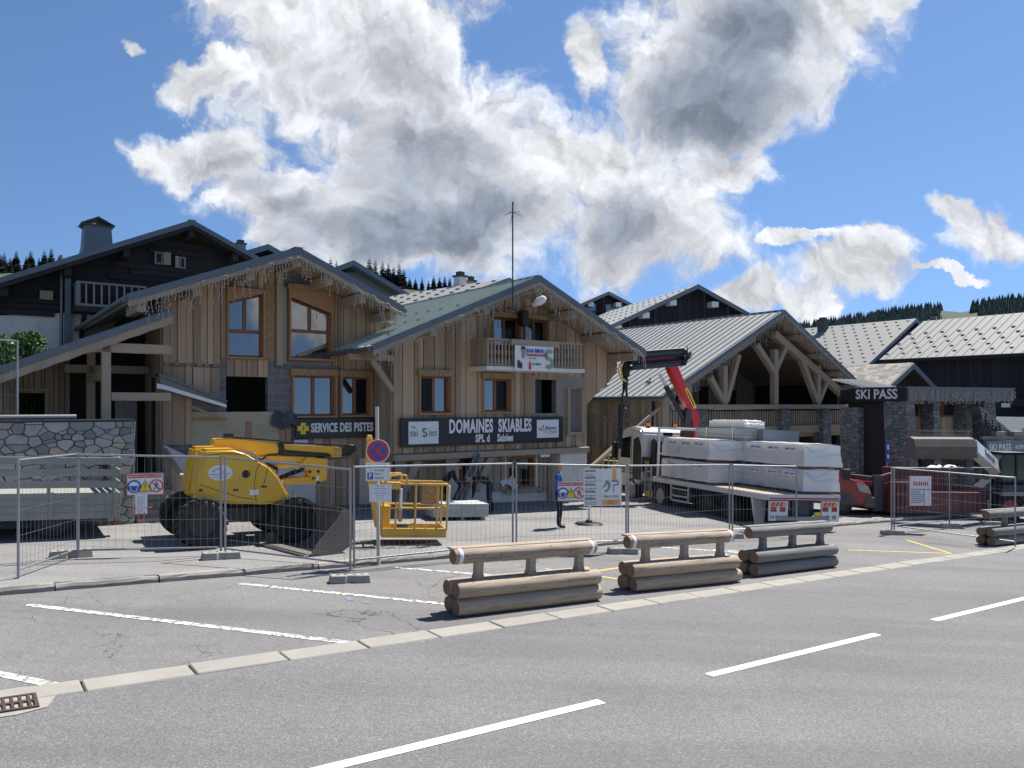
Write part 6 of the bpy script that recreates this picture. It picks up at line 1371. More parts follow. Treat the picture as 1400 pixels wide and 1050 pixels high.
# ------------------------------------------------------------------ articulated boom lift
LX, LY = -5.98, 16.4
bl = empty('boom_lift', 'yellow articulated boom lift with lugged black tyres and a railed work basket', 'boom lift', ground_loc(LX, LY), R(33), tilt=True)
def zxp(pts, s=348, z=336): return [((x - 415) / s, (845 - y) / z) for x, y in pts]
for x, y in ((-.85, -1.0), (1.02, -.95), (-.85, .75), (1.02, .8)): wheel(bl, x, y, .49, .455, .40, True, 'lift_dark', sgn=-1 if y < 0 else 1, hr=.55, lugd=.035)
b = B(); b.box(-.75, .95, -.55, .40, .42, .74); b.box(-1.0, -.7, -.9, .7, .42, .56); b.box(.88, 1.16, -.85, .7, .42, .56); b.cyl((0, -.1, .74), (0, -.1, .86), .45, n=20); b.build('chassis', M['lift_dark'], bl, bevel=.02)
hood = zxp([(86, 515), (100, 360), (128, 195), (330, 187), (430, 215), (500, 258), (560, 290), (600, 318), (655, 372), (690, 432), (735, 500), (745, 535), (700, 562), (560, 575), (120, 553)])
for y0, y1 in ((-.85, -.32), (.18, .70)):
    b = B(); b.prism(hood, y0, y1); b.build('hood', M['yellow'], bl, bevel=.055, seg=3, smooth=True)
b = B(); b.prism(zxp([(110, 530), (140, 260), (420, 260), (500, 540)]), -.318, .178); b.build('counterweight', M['yellow'], bl, bevel=.03)
b = B(); b.box(-.55, .8, -.318, .178, .84, 1.0); b.build('turret', M['lift_dark'], bl)
b = B(); b.prism(zxp([(232, 135), (262, 128), (400, 122), (690, 150), (712, 190), (705, 228), (560, 240), (545, 222), (400, 200), (330, 182), (238, 182)]), -.24, .10); b.build('upper_boom', M['yellow'], bl, bevel=.02, seg=2)
b = B(); b.prism(zxp([(262, 118), (690, 138), (730, 150), (1320, 165), (1320, 157), (735, 140), (690, 128), (400, 112)]), -.26, -.18); b.tube([(x, -.25, z) for x, z in zxp([(720, 150), (740, 215), (690, 235), (620, 240), (590, 270)])], .018, 6); b.build('hose_track', M['black'], bl)
b = B(); b.prism(zxp([(696, 150), (745, 158), (750, 205), (1100, 225), (1130, 240), (1100, 250), (735, 240), (705, 228)]), -.25, .11); b.build('boom_housing', M['lift_dark'], bl, bevel=.015)
b = B(); b.prism(zxp([(745, 162), (1212, 178), (1212, 250), (1120, 246), (1105, 222), (752, 203)]), -.2, .06); b.build('telescope', M['yellow'], bl, bevel=.012)
b = B()
for x, y in ((1160, 190), (1195, 195), (1160, 230), (1195, 235)): q = zxp([(x, y)])[0]; b.cyl((q[0], -.215, q[1]), (q[0], -.203, q[1]), .033, n=12)
b.build('pin', M['galv'], bl)
b = B(); b.prism(zxp([(1213, 168), (1290, 150), (1335, 165), (1345, 195), (1300, 235), (1213, 248)]), -.19, .05); b.tube([(x, -.2, z) for x, z in zxp([(1230, 240), (1320, 175), (1380, 150)])], .022, 6); b.build('boom_knuckle', M['lift_dark'], bl, bevel=.02)
for pts, y0, y1 in (([(600, 318), (640, 308), (930, 300), (930, 322), (640, 345)], -.24, -.17), ([(600, 318), (640, 308), (930, 300), (930, 322), (640, 345)], .04, .1), ([(700, 412), (1040, 395), (1040, 445), (745, 462), (700, 450)], -.22, .08), ([(560, 240), (1050, 250), (1050, 300), (720, 282), (600, 268)], -.2, .06)):
    b = B(); b.prism(zxp(pts), y0, y1); b.build('lower_arm', M['yellow'], bl, bevel=.012)
b = B(); b.prism(zxp([(880, 300), (915, 250), (1090, 252), (1092, 425), (1050, 430), (1040, 445), (985, 450), (960, 415), (935, 360)]), -.28, .14); b.build('arm_casting', M['yellow'], bl, bevel=.03, seg=2)
b = B()
for x, y in ((950, 358), (1015, 357), (980, 408), (1020, 440)): q = zxp([(x, y)])[0]; b.cyl((q[0], -.295, q[1]), (q[0], -.283, q[1]), .035, n=12)
b.build('pin', M['lift_dark'], bl)
b = B(); b.box(.78, .92, -.2, .06, .95, 1.3); b.cyl((.5, -.06, 1.1), (1.3, -.06, 1.45), .045); b.build('lift_cylinder', M['lift_dark'], bl)
q = zxp([(245, 352)])[0]; b = B(); b.lathe([(.01, -.858), (.235, -.858), (.235, -.852)], (q[0], 0, 0), 'y', 28)
for i, v in enumerate(b.v): b.v[i] = Vector((q[0] + (v.x - q[0]), v.y, q[1] + v.z * .68))
oval = b.build('oval_sticker', M['white_sheet'], bl)
def mount(b):
    b.tube([(q[0] - .16, -.862, q[1] + .02), (q[0] - .03, -.862, q[1] + .09), (q[0] + .05, -.862, q[1] + .01)], .006, 4); b.tube([(q[0] - .2, -.862, q[1] - .035), (q[0] + .2, -.862, q[1] - .02)], .005, 4); b.tube([(q[0] - .14, -.862, q[1] - .09), (q[0] + .14, -.862, q[1] - .085)], .004, 4)
sub(oval, 'mountain_emblem', 'ink', mount)
def slots(b):
    for x, y, w, h in ((120, 468, .06, .05), (355, 470, .1, .035), (550, 450, .13, .03)): p = zxp([(x, y)])[0]; b.box(p[0] - w / 2, p[0] + w / 2, -.857, -.851, p[1] - h / 2, p[1] + h / 2)
    p = zxp([(420, 362)])[0]; b.lathe([(.01, -.858), (.085, -.858), (.085, -.851)], (p[0], 0, p[1]), 'y', 18)
sub(bl, 'vent_slot', 'black', slots)
def stick(b):
    for x, y in ((467, 487), (500, 487)): p = zxp([(x, y)])[0]; b.box(p[0] - .045, p[0] + .045, -.857, -.851, p[1] - .055, p[1] + .055)
    for x, y in ((738, 438), (1013, 408)): p = zxp([(x, y)])[0]; b.box(p[0] - .03, p[0] + .03, -.29, -.283, p[1] - .05, p[1] + .05)
def seams(b):
    for pts in ([(525, 266), (490, 340), (482, 430), (500, 552)], [(575, 296), (560, 380), (545, 450)], [(112, 430), (230, 470), (380, 520), (480, 535)], [(128, 240), (260, 222), (420, 226), (505, 262)]): b.tube([(x, -.852, z) for x, z in zxp(pts)], .007, 4)
sub(bl, 'panel_seam', 'black', seams)
b = B()
for k in range(4): b.tube([(x, -.27 - .012 * k, z - .02 * k) for x, z in zxp([(560, 262), (640, 300), (700, 330), (690, 400), (760, 380), (900, 330)])], .012, 5)
b.tube([(x, -.26, z) for x, z in zxp([(1000, 250), (1120, 262), (1240, 250), (1330, 200)])], .014, 5); b.build('hydraulic_hose', M['black'], bl, smooth=True)
sub(bl, 'warning_sticker', 'white_sheet', stick)
b = B(); q = zxp([(340, 100)])[0]; rr = random.Random(1)
for k in range(7): b.tube([(q[0] - .09 + .03 * k, -.1, 2.14), (q[0] - .07 + .03 * k, -.08, 2.24), (q[0] - .03 + .03 * k, -.04, 2.15)], .012, 5)
b.build('cable_coil', M['black'], bl)
# jib and basket, still part of the lift: written in local axes of the basket
bk = G(560, 741, .1); rel = Matrix.Rotation(-R(33), 3, 'Z') @ Vector((bk.x - LX, bk.y - LY, 0)); ang = R(14) - R(33)
MB_ = Matrix.Translation((rel.x, rel.y, .02)) @ Matrix.Rotation(ang, 4, 'Z')
inv = lambda x, y, Y: None
YB = bk.y; bx_ = lambda px: (px - 560) / FPX * YB; bz_ = lambda py: (741 - py) / FPX * YB
def bb(): q = B(); q.M = MB_; return q
b = bb(); b.prism([(bx_(497), bz_(598)), (bx_(503), bz_(598)), (bx_(527), bz_(725)), (bx_(512), bz_(722)), (bx_(496), bz_(640))], -.05, .12); b.build('jib', M['yellow'], bl, bevel=.012)
b = bb(); b.prism([(bx_(497), bz_(604)), (bx_(504), bz_(602)), (bx_(507), bz_(628)), (bx_(498), bz_(632))], -.12, .2)
for x, y in ((499, 604), (500, 626)): b.cyl((bx_(x), -.16, bz_(y)), (bx_(x), .22, bz_(y)), .05, n=12)
b.build('jib_head', M['yellow'], bl)
b = bb(); b.box(bx_(518), bx_(532), -.1, .3, bz_(728), bz_(692)); b.build('rotator', M['yellow'], bl, bevel=.02)
x0, x1, y0, y1 = bx_(520), bx_(606), -.42, .42; zf = .14; zt = bz_(661)
b = bb(); b.box(x0, x1, y0, y1, zf, zf + .03); b.build('basket_floor', M['yellow_worn'], bl)
b = bb(); t = .035
for c in ((x0, x1, y0, y0 + t), (x0, x1, y1 - t, y1), (x0, x0 + t, y0 + t, y1 - t), (x1 - t, x1, y0 + t, y1 - t)): b.box(c[0], c[1], c[2], c[3], zf + .031, zf + .20)
b.build('toe_board', M['yellow_worn'], bl, bevel=.01)
b = bb(); rt = .024
P4 = [(x0, y0), (x1, y0), (x1, y1), (x0, y1)]
for z in (zt, (zt + zf) * .54): b.tube([(*p, z) for p in P4] + [(*P4[0], z)], rt, 8)
for x, y in P4 + [((x0 + x1) / 2, y0), ((x0 + x1) / 2 + .1, y1), (x0 + .28, y0), (x1 - .22, y0)]: b.tube([(x, y, zf + .15), (x, y, zt)], rt * .9, 8)
b.tube([(x0 - .02, y0 - .1, zt - .03), (x0 + .1, y0 - .1, zt + .16), (x0 + .3, y0 - .08, zt + .20), (x0 + .46, y0 - .05, zt + .18), (x0 + .5, y0, zt)], rt, 8); b.tube([(x0, y1 - .1, zt - .03), (x0 + .1, y1 - .1, zt + .16), (x0 + .42, y1 - .1, zt + .18), (x0 + .46, y1 - .1, zt)], rt, 8)
b.build('basket_rail', M['yellow_worn'], bl, smooth=True)
b = bb(); b.box(x0 + .04, x0 + .36, y0 - .03, y0 + .14, zt - .12, zt + .04); b.box(x0 + .0, x0 + .2, y1 - .3, y1 - .1, zt - .2, zt + .2); cp = b.build('control_panel', M['yellow_worn'], bl, bevel=.015)
b = bb()
for k in range(6): x = x0 + .08 + .045 * k; b.cyl((x, y0 + .05, zt + .04), (x, y0 + .05 + .01 * (k % 2), zt + .12), .012, .016, n=6)
b.box(x0 + .1, x0 + .3, y0 - .02, y0 + .12, zt - .38, zt - .13); b.build('joystick', M['black'], cp)
b = bb(); b.box(x0 + .40, x0 + .48, y1 - .25, y1 - .1, .4, 1.0); b.build('gas_strut', M['galv'], bl)
b = bb(); b.box(x1 - .45, x1 - .05, y1 - .02, y1 + .0, zt - .52, zt - .06); b.build('document_box', M['osb'], bl)
b = bb(); b.box(x0 + .30, x0 + .55, y0 + .06, y0 + .3, zf + .031, zf + .26); b.build('toolbox', M['black'], bl)
b = bb(); b.box(x0 + .35, x0 + .40, y0 - .0, y0 + .03, zt - .55, zt - .1); b.box(x1 - .02, x1 + .06, y0 + .02, y0 + .09, zt - .42, zt - .02); b.build('cloth_rag', M['white_sheet'], bl, bevel=.01)
# ------------------------------------------------------------------ loader bucket
bkt = empty('loader_bucket', 'worn black steel loader bucket lying on the ground by the right lift wheel', 'bucket', ground_loc(-4.12, 15.55), R(-43), tilt=True)
prof = [(-.55, .02), (.15, .0), (.38, .12), (.50, .36), (.48, .62), (.34, .84), (.2, .90)]
b = B(); k = .03
def bend(x, y, z): return (y, x, z)
n = len(prof)
for i in range(n - 1):
    (a0, c0), (a1, c1) = prof[i], prof[i + 1]; d = Vector((a1 - a0, c1 - c0)).normalized(); nx, nz = -d.y * k, d.x * k
    b.prism([(a0, c0), (a1, c1), (a1 + nx, c1 + nz), (a0 + nx, c0 + nz)], -.85, .85, bend)
b.build('shell', M['bucket'], bkt)
for x in (-.87, .85):
    b = B(); b.prism([(-.5, .02), (.15, 0), (.38, .12), (.50, .36), (.48, .62), (.34, .84), (.2, .90), (.02, .62), (-.4, .2)], x, x + .02, bend); b.build('side_plate', M['bucket'], bkt)
b = B(); b.box(-.87, .87, -.66, -.54, -.0, .035); b.build('cutting_edge', M['steel'], bkt, bevel=.008)
b = B(); b.box(-.35, -.3, .4, .56, .3, .75); b.box(.3, .35, .4, .56, .3, .75); b.build('lug', M['bucket'], bkt)
# ------------------------------------------------------------------ crane truck with its load
TX, TY = 7.21, 21.8
ck_rot = R(18)
tk = empty('crane_truck', 'white flatbed truck with red folding crane seen from behind its left rear corner', 'truck', (TX, TY, gz(TX, TY) - .1), ck_rot, tilt=True)
b = B(); b.box(0, 2.5, 0, 6.7, 1.10, 1.17); b.build('deck', M['board'], tk)
b = B(); b.box(-.02, .06, 0, 6.7, 1.0, 1.165); b.box(2.44, 2.52, 0, 6.7, 1.0, 1.165); b.box(.06, 2.44, 6.62, 6.7, 1.0, 1.165); b.build('deck_rail', M['white'], tk, bevel=.008)
b = B(); b.box(0, 2.5, -.05, -.002, 1.01, 1.17); b.build('rear_rail', M['white'], tk)
b = B()
b.box(.04, 2.46, -.056, -.0505, 1.03, 1.075)
b.build('reflector_strip', M['red_ink'], tk)
b = B()
for x in (.75, 1.55): b.box(x, x + .14, .1, 9.3, .72, 1.0)
for y in (.3, 1.2, 2.4, 3.6, 4.8, 6.0): b.box(.05, 2.45, y, y + .1, 1.0, 1.1)
b.box(.9, 1.5, .05, .2, .5, .98); b.build('chassis', M['steel'], tk)
b = B(); b.box(.3, 2.2, 3.95, 6.6, .42, .98); b.box(.6, 1.9, 1.3, 3.9, .35, .72); b.box(.72, 1.6, .25, 1.2, .45, .95); b.cyl((.35, 4.2, .7), (.35, 5.6, .7), .24, n=16); b.cyl((1.7, .3, .62), (1.7, .9, .62), .18, n=12); b.build('underframe_dark_fill', M['black'], tk, bevel=.03)  # axle and tank forms, with black boxes added to darken under the deck
b = B(); b.box(.3, 2.1, -.1, -.02, .42, .54); b.build('underrun_bar', M['galv'], tk, bevel=.015)
for y in (2.0, 3.32, 6.3, 8.55):
    for x, sg in ((.2, -1), (2.3, 1)):
        wheel(tk, x + (.13 if sg < 0 else -.13) * (y < 5), y, .5, .5, .5 if y < 5 else .32, lug=False, ax='x', sgn=sg, hub='galv' if y > 5 else 'hub')
for y in (2.0, 3.32):
    for x in (.02, 1.92):
        b = B(); n = 10; pts = [(y + .6 * math.cos(R(10 + 160 * k / n)), .5 + .58 * math.sin(R(10 + 160 * k / n))) for k in range(n + 1)]
        b.prism([(p[0], min(p[1], .99)) for p in pts] + [(p[0], min(p[1], .99) - .02) for p in pts[::-1]], x, x + .56, lambda u, v, w: (v, u, w)); b.build('mudguard', M['black'], tk)
b = B(); b.box(-.02, .02, 4.2, 5.4, .62, .66); b.box(-.02, .02, 4.2, 5.4, .86, .9); b.box(-.02, .02, 4.2, 4.25, .5, 1.0); b.box(-.02, .02, 5.35, 5.4, .5, 1.0); b.box(-.02, .02, 4.25, 5.35, .45, .5); b.build('side_guard', M['white'], tk)
b = B(); b.prism([(.15, .2), (.42, .2), (.5, 1.0), (.02, 1.0)], .7, .78) ; b.build('rear_support', M['white'], tk)
for x, w in ((.05, .62), (1.84, .62)):
    b = B(); b.box(x, x + w, -.06, -.0, .42 if x < 1 else .38, .98); lp = b.build('lamp_board', M['white_sheet'], tk)
    b = B(); b.box(x + .02, x + w - .05, -.068, -.061, .83, .95); st = b.build('chevron_plate', M['orange_ink'], lp)
    sub(st, 'chevron_stripe', 'red_ink', lambda b: [b.prism([(x + .05 + .14 * k, .83), (x + .11 + .14 * k, .83), (x + .17 + .14 * k, .95), (x + .11 + .14 * k, .95)], -.072, -.0685) for k in range(3)])
    b = B(); b.box(x + .03, x + .22, -.085, -.061, .68, .81); b.box(x + .34, x + .53, -.085, -.061, .68, .81); b.build('tail_lamp', M['tail'], lp, bevel=.01)
    b = B(); b.box(x + .225, x + .335, -.083, -.061, .68, .81); b.build('indicator', M['white_sheet'], lp, bevel=.01)
text('FH-733-NA', .13, M['ink'], tk, (.35, -.063, .52), sx=.9, ext=.001, bold=.001); text('80  90', .17, M['ink'], tk, (2.16, -.063, .50), sx=.9, ext=.001, bold=.002)
b = B(); b.box(1.62, 1.82, -.05, -.02, .42, .66); b.build('hazard_plate', M['yellow_ink'], tk)
b = B()
for x in (.06, 2.36): b.box(x, x + .08, 6.5, 6.58, 1.17, 3.0)
b.box(.14, 2.36, 6.5, 6.58, 2.9, 3.0); b.box(.14, 2.36, 6.51, 6.57, 2.0, 2.06); b.build('headboard', M['white'], tk, bevel=.01)
cy0, cy1 = 7.75, 9.7
b = B(); b.prism([(cy0, 1.0), (cy0, 2.75), (cy0 + .15, 2.92), (cy0 + .9, 3.0), (cy1 - .35, 2.9), (cy1 - .12, 2.55), (cy1, 1.75), (cy1, .65), (cy0 + .5, .65)], .06, 2.46, lambda u, v, w: (v, u, w)); b.build('cab', M['white'], tk, bevel=.06, seg=3, smooth=True)
b = B(); b.prism([(cy0 + .95, 1.75), (cy1 - .18, 1.75), (cy1 - .3, 2.5), (cy0 + .95, 2.6)], .04, .062, lambda u, v, w: (v, u, w)); dw = b.build('door_window', M['cab_glass'], tk)
b = B(); b.prism([(cy0 + .85, .9), (cy0 + .88, .9), (cy0 + .88, 2.7), (cy0 + .85, 2.7)], .05, .062, lambda u, v, w: (v, u, w)); b.build('door_seam', M['black'], tk)
b = B(); b.prism([(cy0 + .05, .95), (cy0 + .7, .95), (cy0 + .7, 2.5), (cy0 + .3, 2.6), (cy0 + .05, 2.2)], .045, .062, lambda u, v, w: (v, u, w)); b.build('side_fairing', M['black'], tk)
b = B(); b.box(1.5, 2.0, cy0 - .012, cy0 + .01, 2.05, 2.5); b.box(.95, 1.35, cy0 - .012, cy0 + .01, 2.68, 2.8); b.build('rear_window', M['cab_glass'], tk)
b = B(); b.box(.6, 1.25, cy0 - .35, cy0 - .02, 1.05, 2.45); b.cyl((.45, cy0 - .2, 1.0), (.45, cy0 - .2, 2.55), .1, n=12); b.box(.3, 2.2, cy0 - .4, cy0 - .02, 1.0, 1.5); b.build('air_intake', M['black'], tk, bevel=.06, seg=2)
text('GEDIMAT', .30, M['red_ink'], tk, (.035, cy1 - .75, 1.35), rot=(R(90), 0, R(-90)), sx=.95, bold=.003)
b = B(); b.box(.0, .05, cy1 - 1.4, cy1 - .2, 1.16, 1.2); b.build('door_print', M['ink'], tk)
for x in (.55, 1.75):
    b = B(); b.cyl((x, cy0 + .5, 2.95), (x, cy0 + .5, 3.02), .09, n=12); bc_ = b.build('beacon', M['black'], tk); b = B(); b.cyl((x, cy0 + .5, 3.022), (x, cy0 + .5, 3.15), .08, .065, 12); b.build('beacon_lens', M['amber'], bc_, smooth=True)
b = B(); b.box(-.25, -.05, cy1 - .15, cy1 + .05, 1.7, 2.35); b.tube([(-.1, cy1 - .05, 2.35), (-.05, cy1 - .15, 2.6), (.08, cy1 - .2, 2.65)], .025, 6); b.build('mirror', M['black'], tk, bevel=.03)
b = B(); b.box(.02, .1, 6.95, 7.0, .45, 1.5); b.box(.02, .1, 7.35, 7.4, .45, 1.5)
for z in (.55, .8, 1.05, 1.3): b.box(.03, .09, 7.0, 7.35, z, z + .04)
b.build('ladder', M['galv'], tk)
b = B(); b.box(.05, .5, 6.9, 7.4, .4, .55); b.build('stabiliser', M['yellow_worn'], tk)
b = B(); b.box(.0, .3, 7.5, 7.62, 1.3, 1.85); b.build('side_locker', M['black'], tk); text('SV', .26, M['yellow_ink'], tk, (.15, 7.49, 1.6), sx=.7)
# folding crane
cy = 7.1; cr = lambda x, z, y=cy: (x, y, z)
b = B(); b.box(1.25, 1.95, cy - .35, cy + .35, 1.0, 1.6); b.prism([(1.38, 1.6), (1.72, 1.6), (1.66, 3.7), (1.42, 3.7)], cy - .2, cy + .2); b.build('crane_column', M['steel'], tk, bevel=.02)
b = B(); b.prism([(1.72, 2.2), (2.02, 2.2), (2.02, 3.45), (1.78, 3.9), (1.0, 5.35), (.62, 5.35), (.72, 5.1), (1.5, 3.75), (1.72, 3.25)], cy - .18, cy + .18); b.build('crane_boom', M['crane_red'], tk, bevel=.025, seg=2)
b = B(); b.prism([(1.42, 4.55), (1.62, 4.25), (1.86, 3.8), (1.76, 3.72), (1.5, 4.15), (1.34, 4.45)], cy - .186, cy - .181); b.build('maker_plate', M['yellow_ink'], tk)
b = B(); b.prism([(1.42, 4.44), (1.57, 4.22), (1.77, 3.86), (1.73, 3.83), (1.53, 4.18), (1.40, 4.42)], cy - .189, cy - .1865); b.build('plate_print', M['ink'], tk)
b = B(); b.cyl(cr(1.45, 3.3), cr(.62, 4.55), .10, n=14); b.build('boom_cylinder', M['black'], tk, smooth=True)
b = B(); b.cyl(cr(.64, 4.53), cr(.35, 4.98), .055, n=12); b.build('cylinder_rod', M['chrome'], tk, smooth=True)
pk = lambda u, v: (-1.05 + 2.35 * u, 5.02 + .32 * u + .72 * v)          # the folded arm pack: along it, across it
def pbar(name, u0, v0, u1, v1, w, m, y0=-.2, y1=.2):
    b = B(); b.prism([pk(u0, v0), pk(u1, v0), pk(u1, v1), pk(u0, v1)], cy + y0, cy + y1); return b.build(name, M[m], tk, bevel=.03, seg=2)
pbar('folded_arm', .0, .0, .98, .22, 0, 'steel', -.25, .02); pbar('folded_arm', .05, .30, .97, .52, 0, 'black', -.18, .2); pbar('folded_arm', .02, .62, 1, .84, 0, 'steel', -.3, -.02); pbar('folded_arm', .1, .86, .95, .98, 0, 'black', -.1, .2)
pbar('folded_arm', .2, .44, .8, .55, 0, 'crane_red', -.24, -.19)
b = B()
for v, y in ((.56, -.28), (.9, -.25), (.26, -.3)): b.cyl((*[pk(.05, v)[0]], cy + y, pk(.05, v)[1]), (pk(.96, v)[0], cy + y, pk(.96, v)[1]), .045, n=10)
for u in (.04, .96):
    for v in (.1, .4, .72): p = pk(u, v); b.cyl((p[0], cy - .36, p[1]), (p[0], cy + .26, p[1]), .07, n=12)
rr = random.Random(2)
for k in range(7): p, q = pk(.93 + rr.uniform(0, .06), rr.uniform(0, .3)), pk(.95 + rr.uniform(0, .07), rr.uniform(.6, 1)); b.tube([(p[0], cy - .33, p[1]), (p[0] + .1, cy - .36, (p[1] + q[1]) / 2), (q[0], cy - .3, q[1])], .02, 5)
b.build('arm_linkage', M['black'], tk, smooth=True)
b = B(); p0 = Vector((pk(0, .2)[0], cy, pk(0, .2)[1])); b.box(p0.x - .13, p0.x + .1, cy - .15, cy + .15, p0.z - .35, p0.z + .25); b.box(p0.x - .08, p0.x + .06, cy - .1, cy + .1, p0.z - .85, p0.z - .352); b.tube([p0 + Vector((-.05, 0, -.8)), p0 + Vector((-.12, 0, -1.1))], .05, 6); b.tube([p0 + Vector((.03, 0, -.8)), p0 + Vector((.08, 0, -1.1))], .05, 6); b.build('rotator', M['black'], tk, bevel=.03)
b = B(); hk = p0 + Vector((0, 0, -1.12)); b.box(hk.x - .12, hk.x + .1, cy - .07, cy + .07, hk.z - .2, hk.z + .05); b.tube([hk + Vector((.12 * math.cos(R(a)) + .05, 0, -.3 + .12 * math.sin(R(a)))) for a in range(90, -200, -25)], .03, 8); b.build('hook', M['steel'], tk, smooth=True)
b = B(); b.box(hk.x - .22, hk.x - .06, cy - .08, cy + .08, hk.z - 1.2, hk.z - .25); b.cyl((hk.x - .14, cy, hk.z - 1.9), (hk.x - .14, cy, hk.z - 1.2), .09, n=10); b.build('hanging_tackle', M['black'], tk, bevel=.02)
b = B()
for k, y in enumerate((-.22, -.28)): b.tube([p0 + Vector((.15, y, .45)), p0 + Vector((-.25, y, .25 - .1 * k)), p0 + Vector((-.42 + .08 * k, y, -.1)), p0 + Vector((-.32 + .05 * k, y, -.45)), p0 + Vector((-.05, y + .1, -.55))], .028, 6)
b.build('hose', M['hose'], tk, smooth=True)
# load: four film wrapped packs, each with its own sagging film
Wm = Matrix.Translation((0, 0, 0))
def pack(label, x, y, z, h, seed, sag):
    w, l = 1.2, 2.95
    o = empty('plasterboard_pack', label, 'wrapped pack', tk.matrix_basis @ Vector((x, y, z)), 0, 'film wrapped packs on the truck'); o.rotation_euler = tk.rotation_euler
    b = B(); b.box(.03, w - .03, .03, l - .03, .09, h - .03); b.build('board_block', M['board_pack'], o, bevel=.01)
    b = B(); b.box(.02, .029, .05, l - .05, .12, h - .25); b.build('grey_side_sheet', M['board_side'], o)  # darker grey sheet over the left face of the pack
    b = B()
    for q in (.2, 1.4, 2.5): b.box(.08, w - .08, q, q + .12, 0, .089)
    b.build('bearer', M['fresh'], o)
    rd = random.Random(seed); b = B(); nu, nv, nz = 12, 24, 8; ring = []
    per = [(w * i / nu, 0) for i in range(nu)] + [(w, l * i / nv) for i in range(nv)] + [(w - w * i / nu, l) for i in range(nu)] + [(0, l - l * i / nv) for i in range(nv)]
    from mathutils import noise as mn
    vs = []; m = len(per)
    for j in range(nz + 1):
        f = j / nz
        for i, (px_, py_) in enumerate(per):
            k = mn.noise(Vector((px_ * 2.2 + seed * 7, py_ * 2.2, f * 2.5))) * .035 + mn.noise(Vector((px_ * 6 + seed, py_ * 6, f * 6))) * .014; fl = .035 + k + (1 - f) ** 2 * sag * (.5 + mn.noise(Vector((px_ * 1.5, py_ * 1.5, seed))))
            cx_, cy_ = px_ - w / 2, py_ - l / 2; dx = (1 if px_ == w else -1 if px_ == 0 else 0); dy = (1 if py_ == l else -1 if py_ == 0 else 0)
            vs.append((px_ + dx * fl, py_ + dy * fl, h * (.15 + .85 * f) - (.03 * (1 + k * 18) if j == 0 else 0)))
    b.add(vs, [(j * m + i, j * m + (i + 1) % m, (j + 1) * m + (i + 1) % m, (j + 1) * m + i) for j in range(nz) for i in range(m)])
    b.add([(w * i / nu, l * j / nv, h + .006 + .02 * mn.noise(Vector((w * i / nu * 3, l * j / nv * 3, seed))) + .035 * (1 - abs(2 * i / nu - 1))) for i in range(nu + 1) for j in range(nv + 1)], [(i * (nv + 1) + j, (i + 1) * (nv + 1) + j, (i + 1) * (nv + 1) + j + 1, i * (nv + 1) + j + 1) for i in range(nu) for j in range(nv)])
    b.build('film_wrap', M['film'], o, smooth=True)
    for q in (.25, 1.05, 1.95):
        b = B(); b.box(-.062, -.058, q, q + .62, h - .22, h - .07); lb = b.build('printed_band', M['white_sheet'], o)
        sub(lb, 'blue_print', 'blue_ink', lambda b: (b.prism([(q + .5, h - .12), (q + .56, h - .16), (q + .5, h - .19)], -.066, -.0625, lambda u, v, s_: (v, u, s_)), b.box(-.066, -.0625, q + .36, q + .48, h - .16, h - .12), b.box(-.066, -.0625, q + .08, q + .3, h - .165, h - .135)))
    b = B()
    for k in range(2): b.tube([(w * f_, -.06 - .02 * abs(math.sin(f_ * 7 + k)), h * (.9 - .5 * f_ * (1 - k) - .18 * math.sin(f_ * 5))) for f_ in [i / 9 for i in range(10)]], .0035, 4)
    b.build('blue_film_print', M['blue_ink'], o)
    return o
hz = .71
pack('film wrapped plasterboard pack at the truck rear, lower of the rear pair', 1.33, .12, 1.172, hz, 1, .04)
pack('film wrapped plasterboard pack at the truck rear, on top, with loose film hanging', 1.33, .12, 1.172 + hz + .02, hz, 2, .10)
pack('film wrapped plasterboard pack toward the cab, lower of the front pair', .05, 3.1, 1.172, hz, 3, .03)
pack('film wrapped plasterboard pack toward the cab, on top of the front pair', .05, 3.1, 1.172 + hz + .02, hz, 4, .05)
def on_truck(name, label, cat, x, y, z, group=None):
    o = empty(name, label, cat, tk.matrix_basis @ Vector((x, y, z)), 0, group); o.rotation_euler = tk.rotation_euler; return o
o = on_truck('panel_stack', 'strapped stack of grey panels behind the wrapped packs on the truck', 'panel stack', 1.32, 3.1, 1.172)
b = B(); rr = random.Random(3); z = 0
while z < 1.85: b.box(rr.uniform(0, .03), 1.15, rr.uniform(0, .04), 3.0, z + .004, z + .06); z += .062
b.build('grey_panels', M['panel_stack'], o)
b = B(); b.box(1.16, 1.75, -.6, 1.8, 1.35, 1.5) if False else b.box(.5, 1.9, -.35, -.05, 1.45, 1.85); b.build('dark_panels', M['slate_sheet'], o)
b = B()
for y in (.6, 2.2): b.box(-.012, 1.17, y, y + .03, 1.872, 1.88); b.box(-.014, -.004, y, y + .03, 0, 1.872)
b.build('strap', M['white_sheet'], o)
o = on_truck('wrapped_bundle', 'white shrink wrapped bundle lying on top of the grey panel stack', 'wrapped bundle', 1.4, 3.3, 1.172 + 1.885)
b = B(); from mathutils import noise as mn
for k in range(2):
    n = 14; b.add([(.08 + .85 * u + .02 * mn.noise(Vector((u * 9, v * 9, k))), 2.2 * v, .01 + .13 * k + .13 * (1 if 0 < u < 1 and 0 < v < 1 else 0) + .03 * mn.noise(Vector((u * 7, v * 14, k + 3)))) for u in [i / 8 for i in range(9)] for v in [j / n for j in range(n + 1)]], [(i * (n + 1) + j, (i + 1) * (n + 1) + j, (i + 1) * (n + 1) + j + 1, i * (n + 1) + j + 1) for i in range(8) for j in range(n)])
b.box(.1, .9, .05, 2.15, .0, .24); b.build('bundle_wrap', M['film'], o, smooth=True)
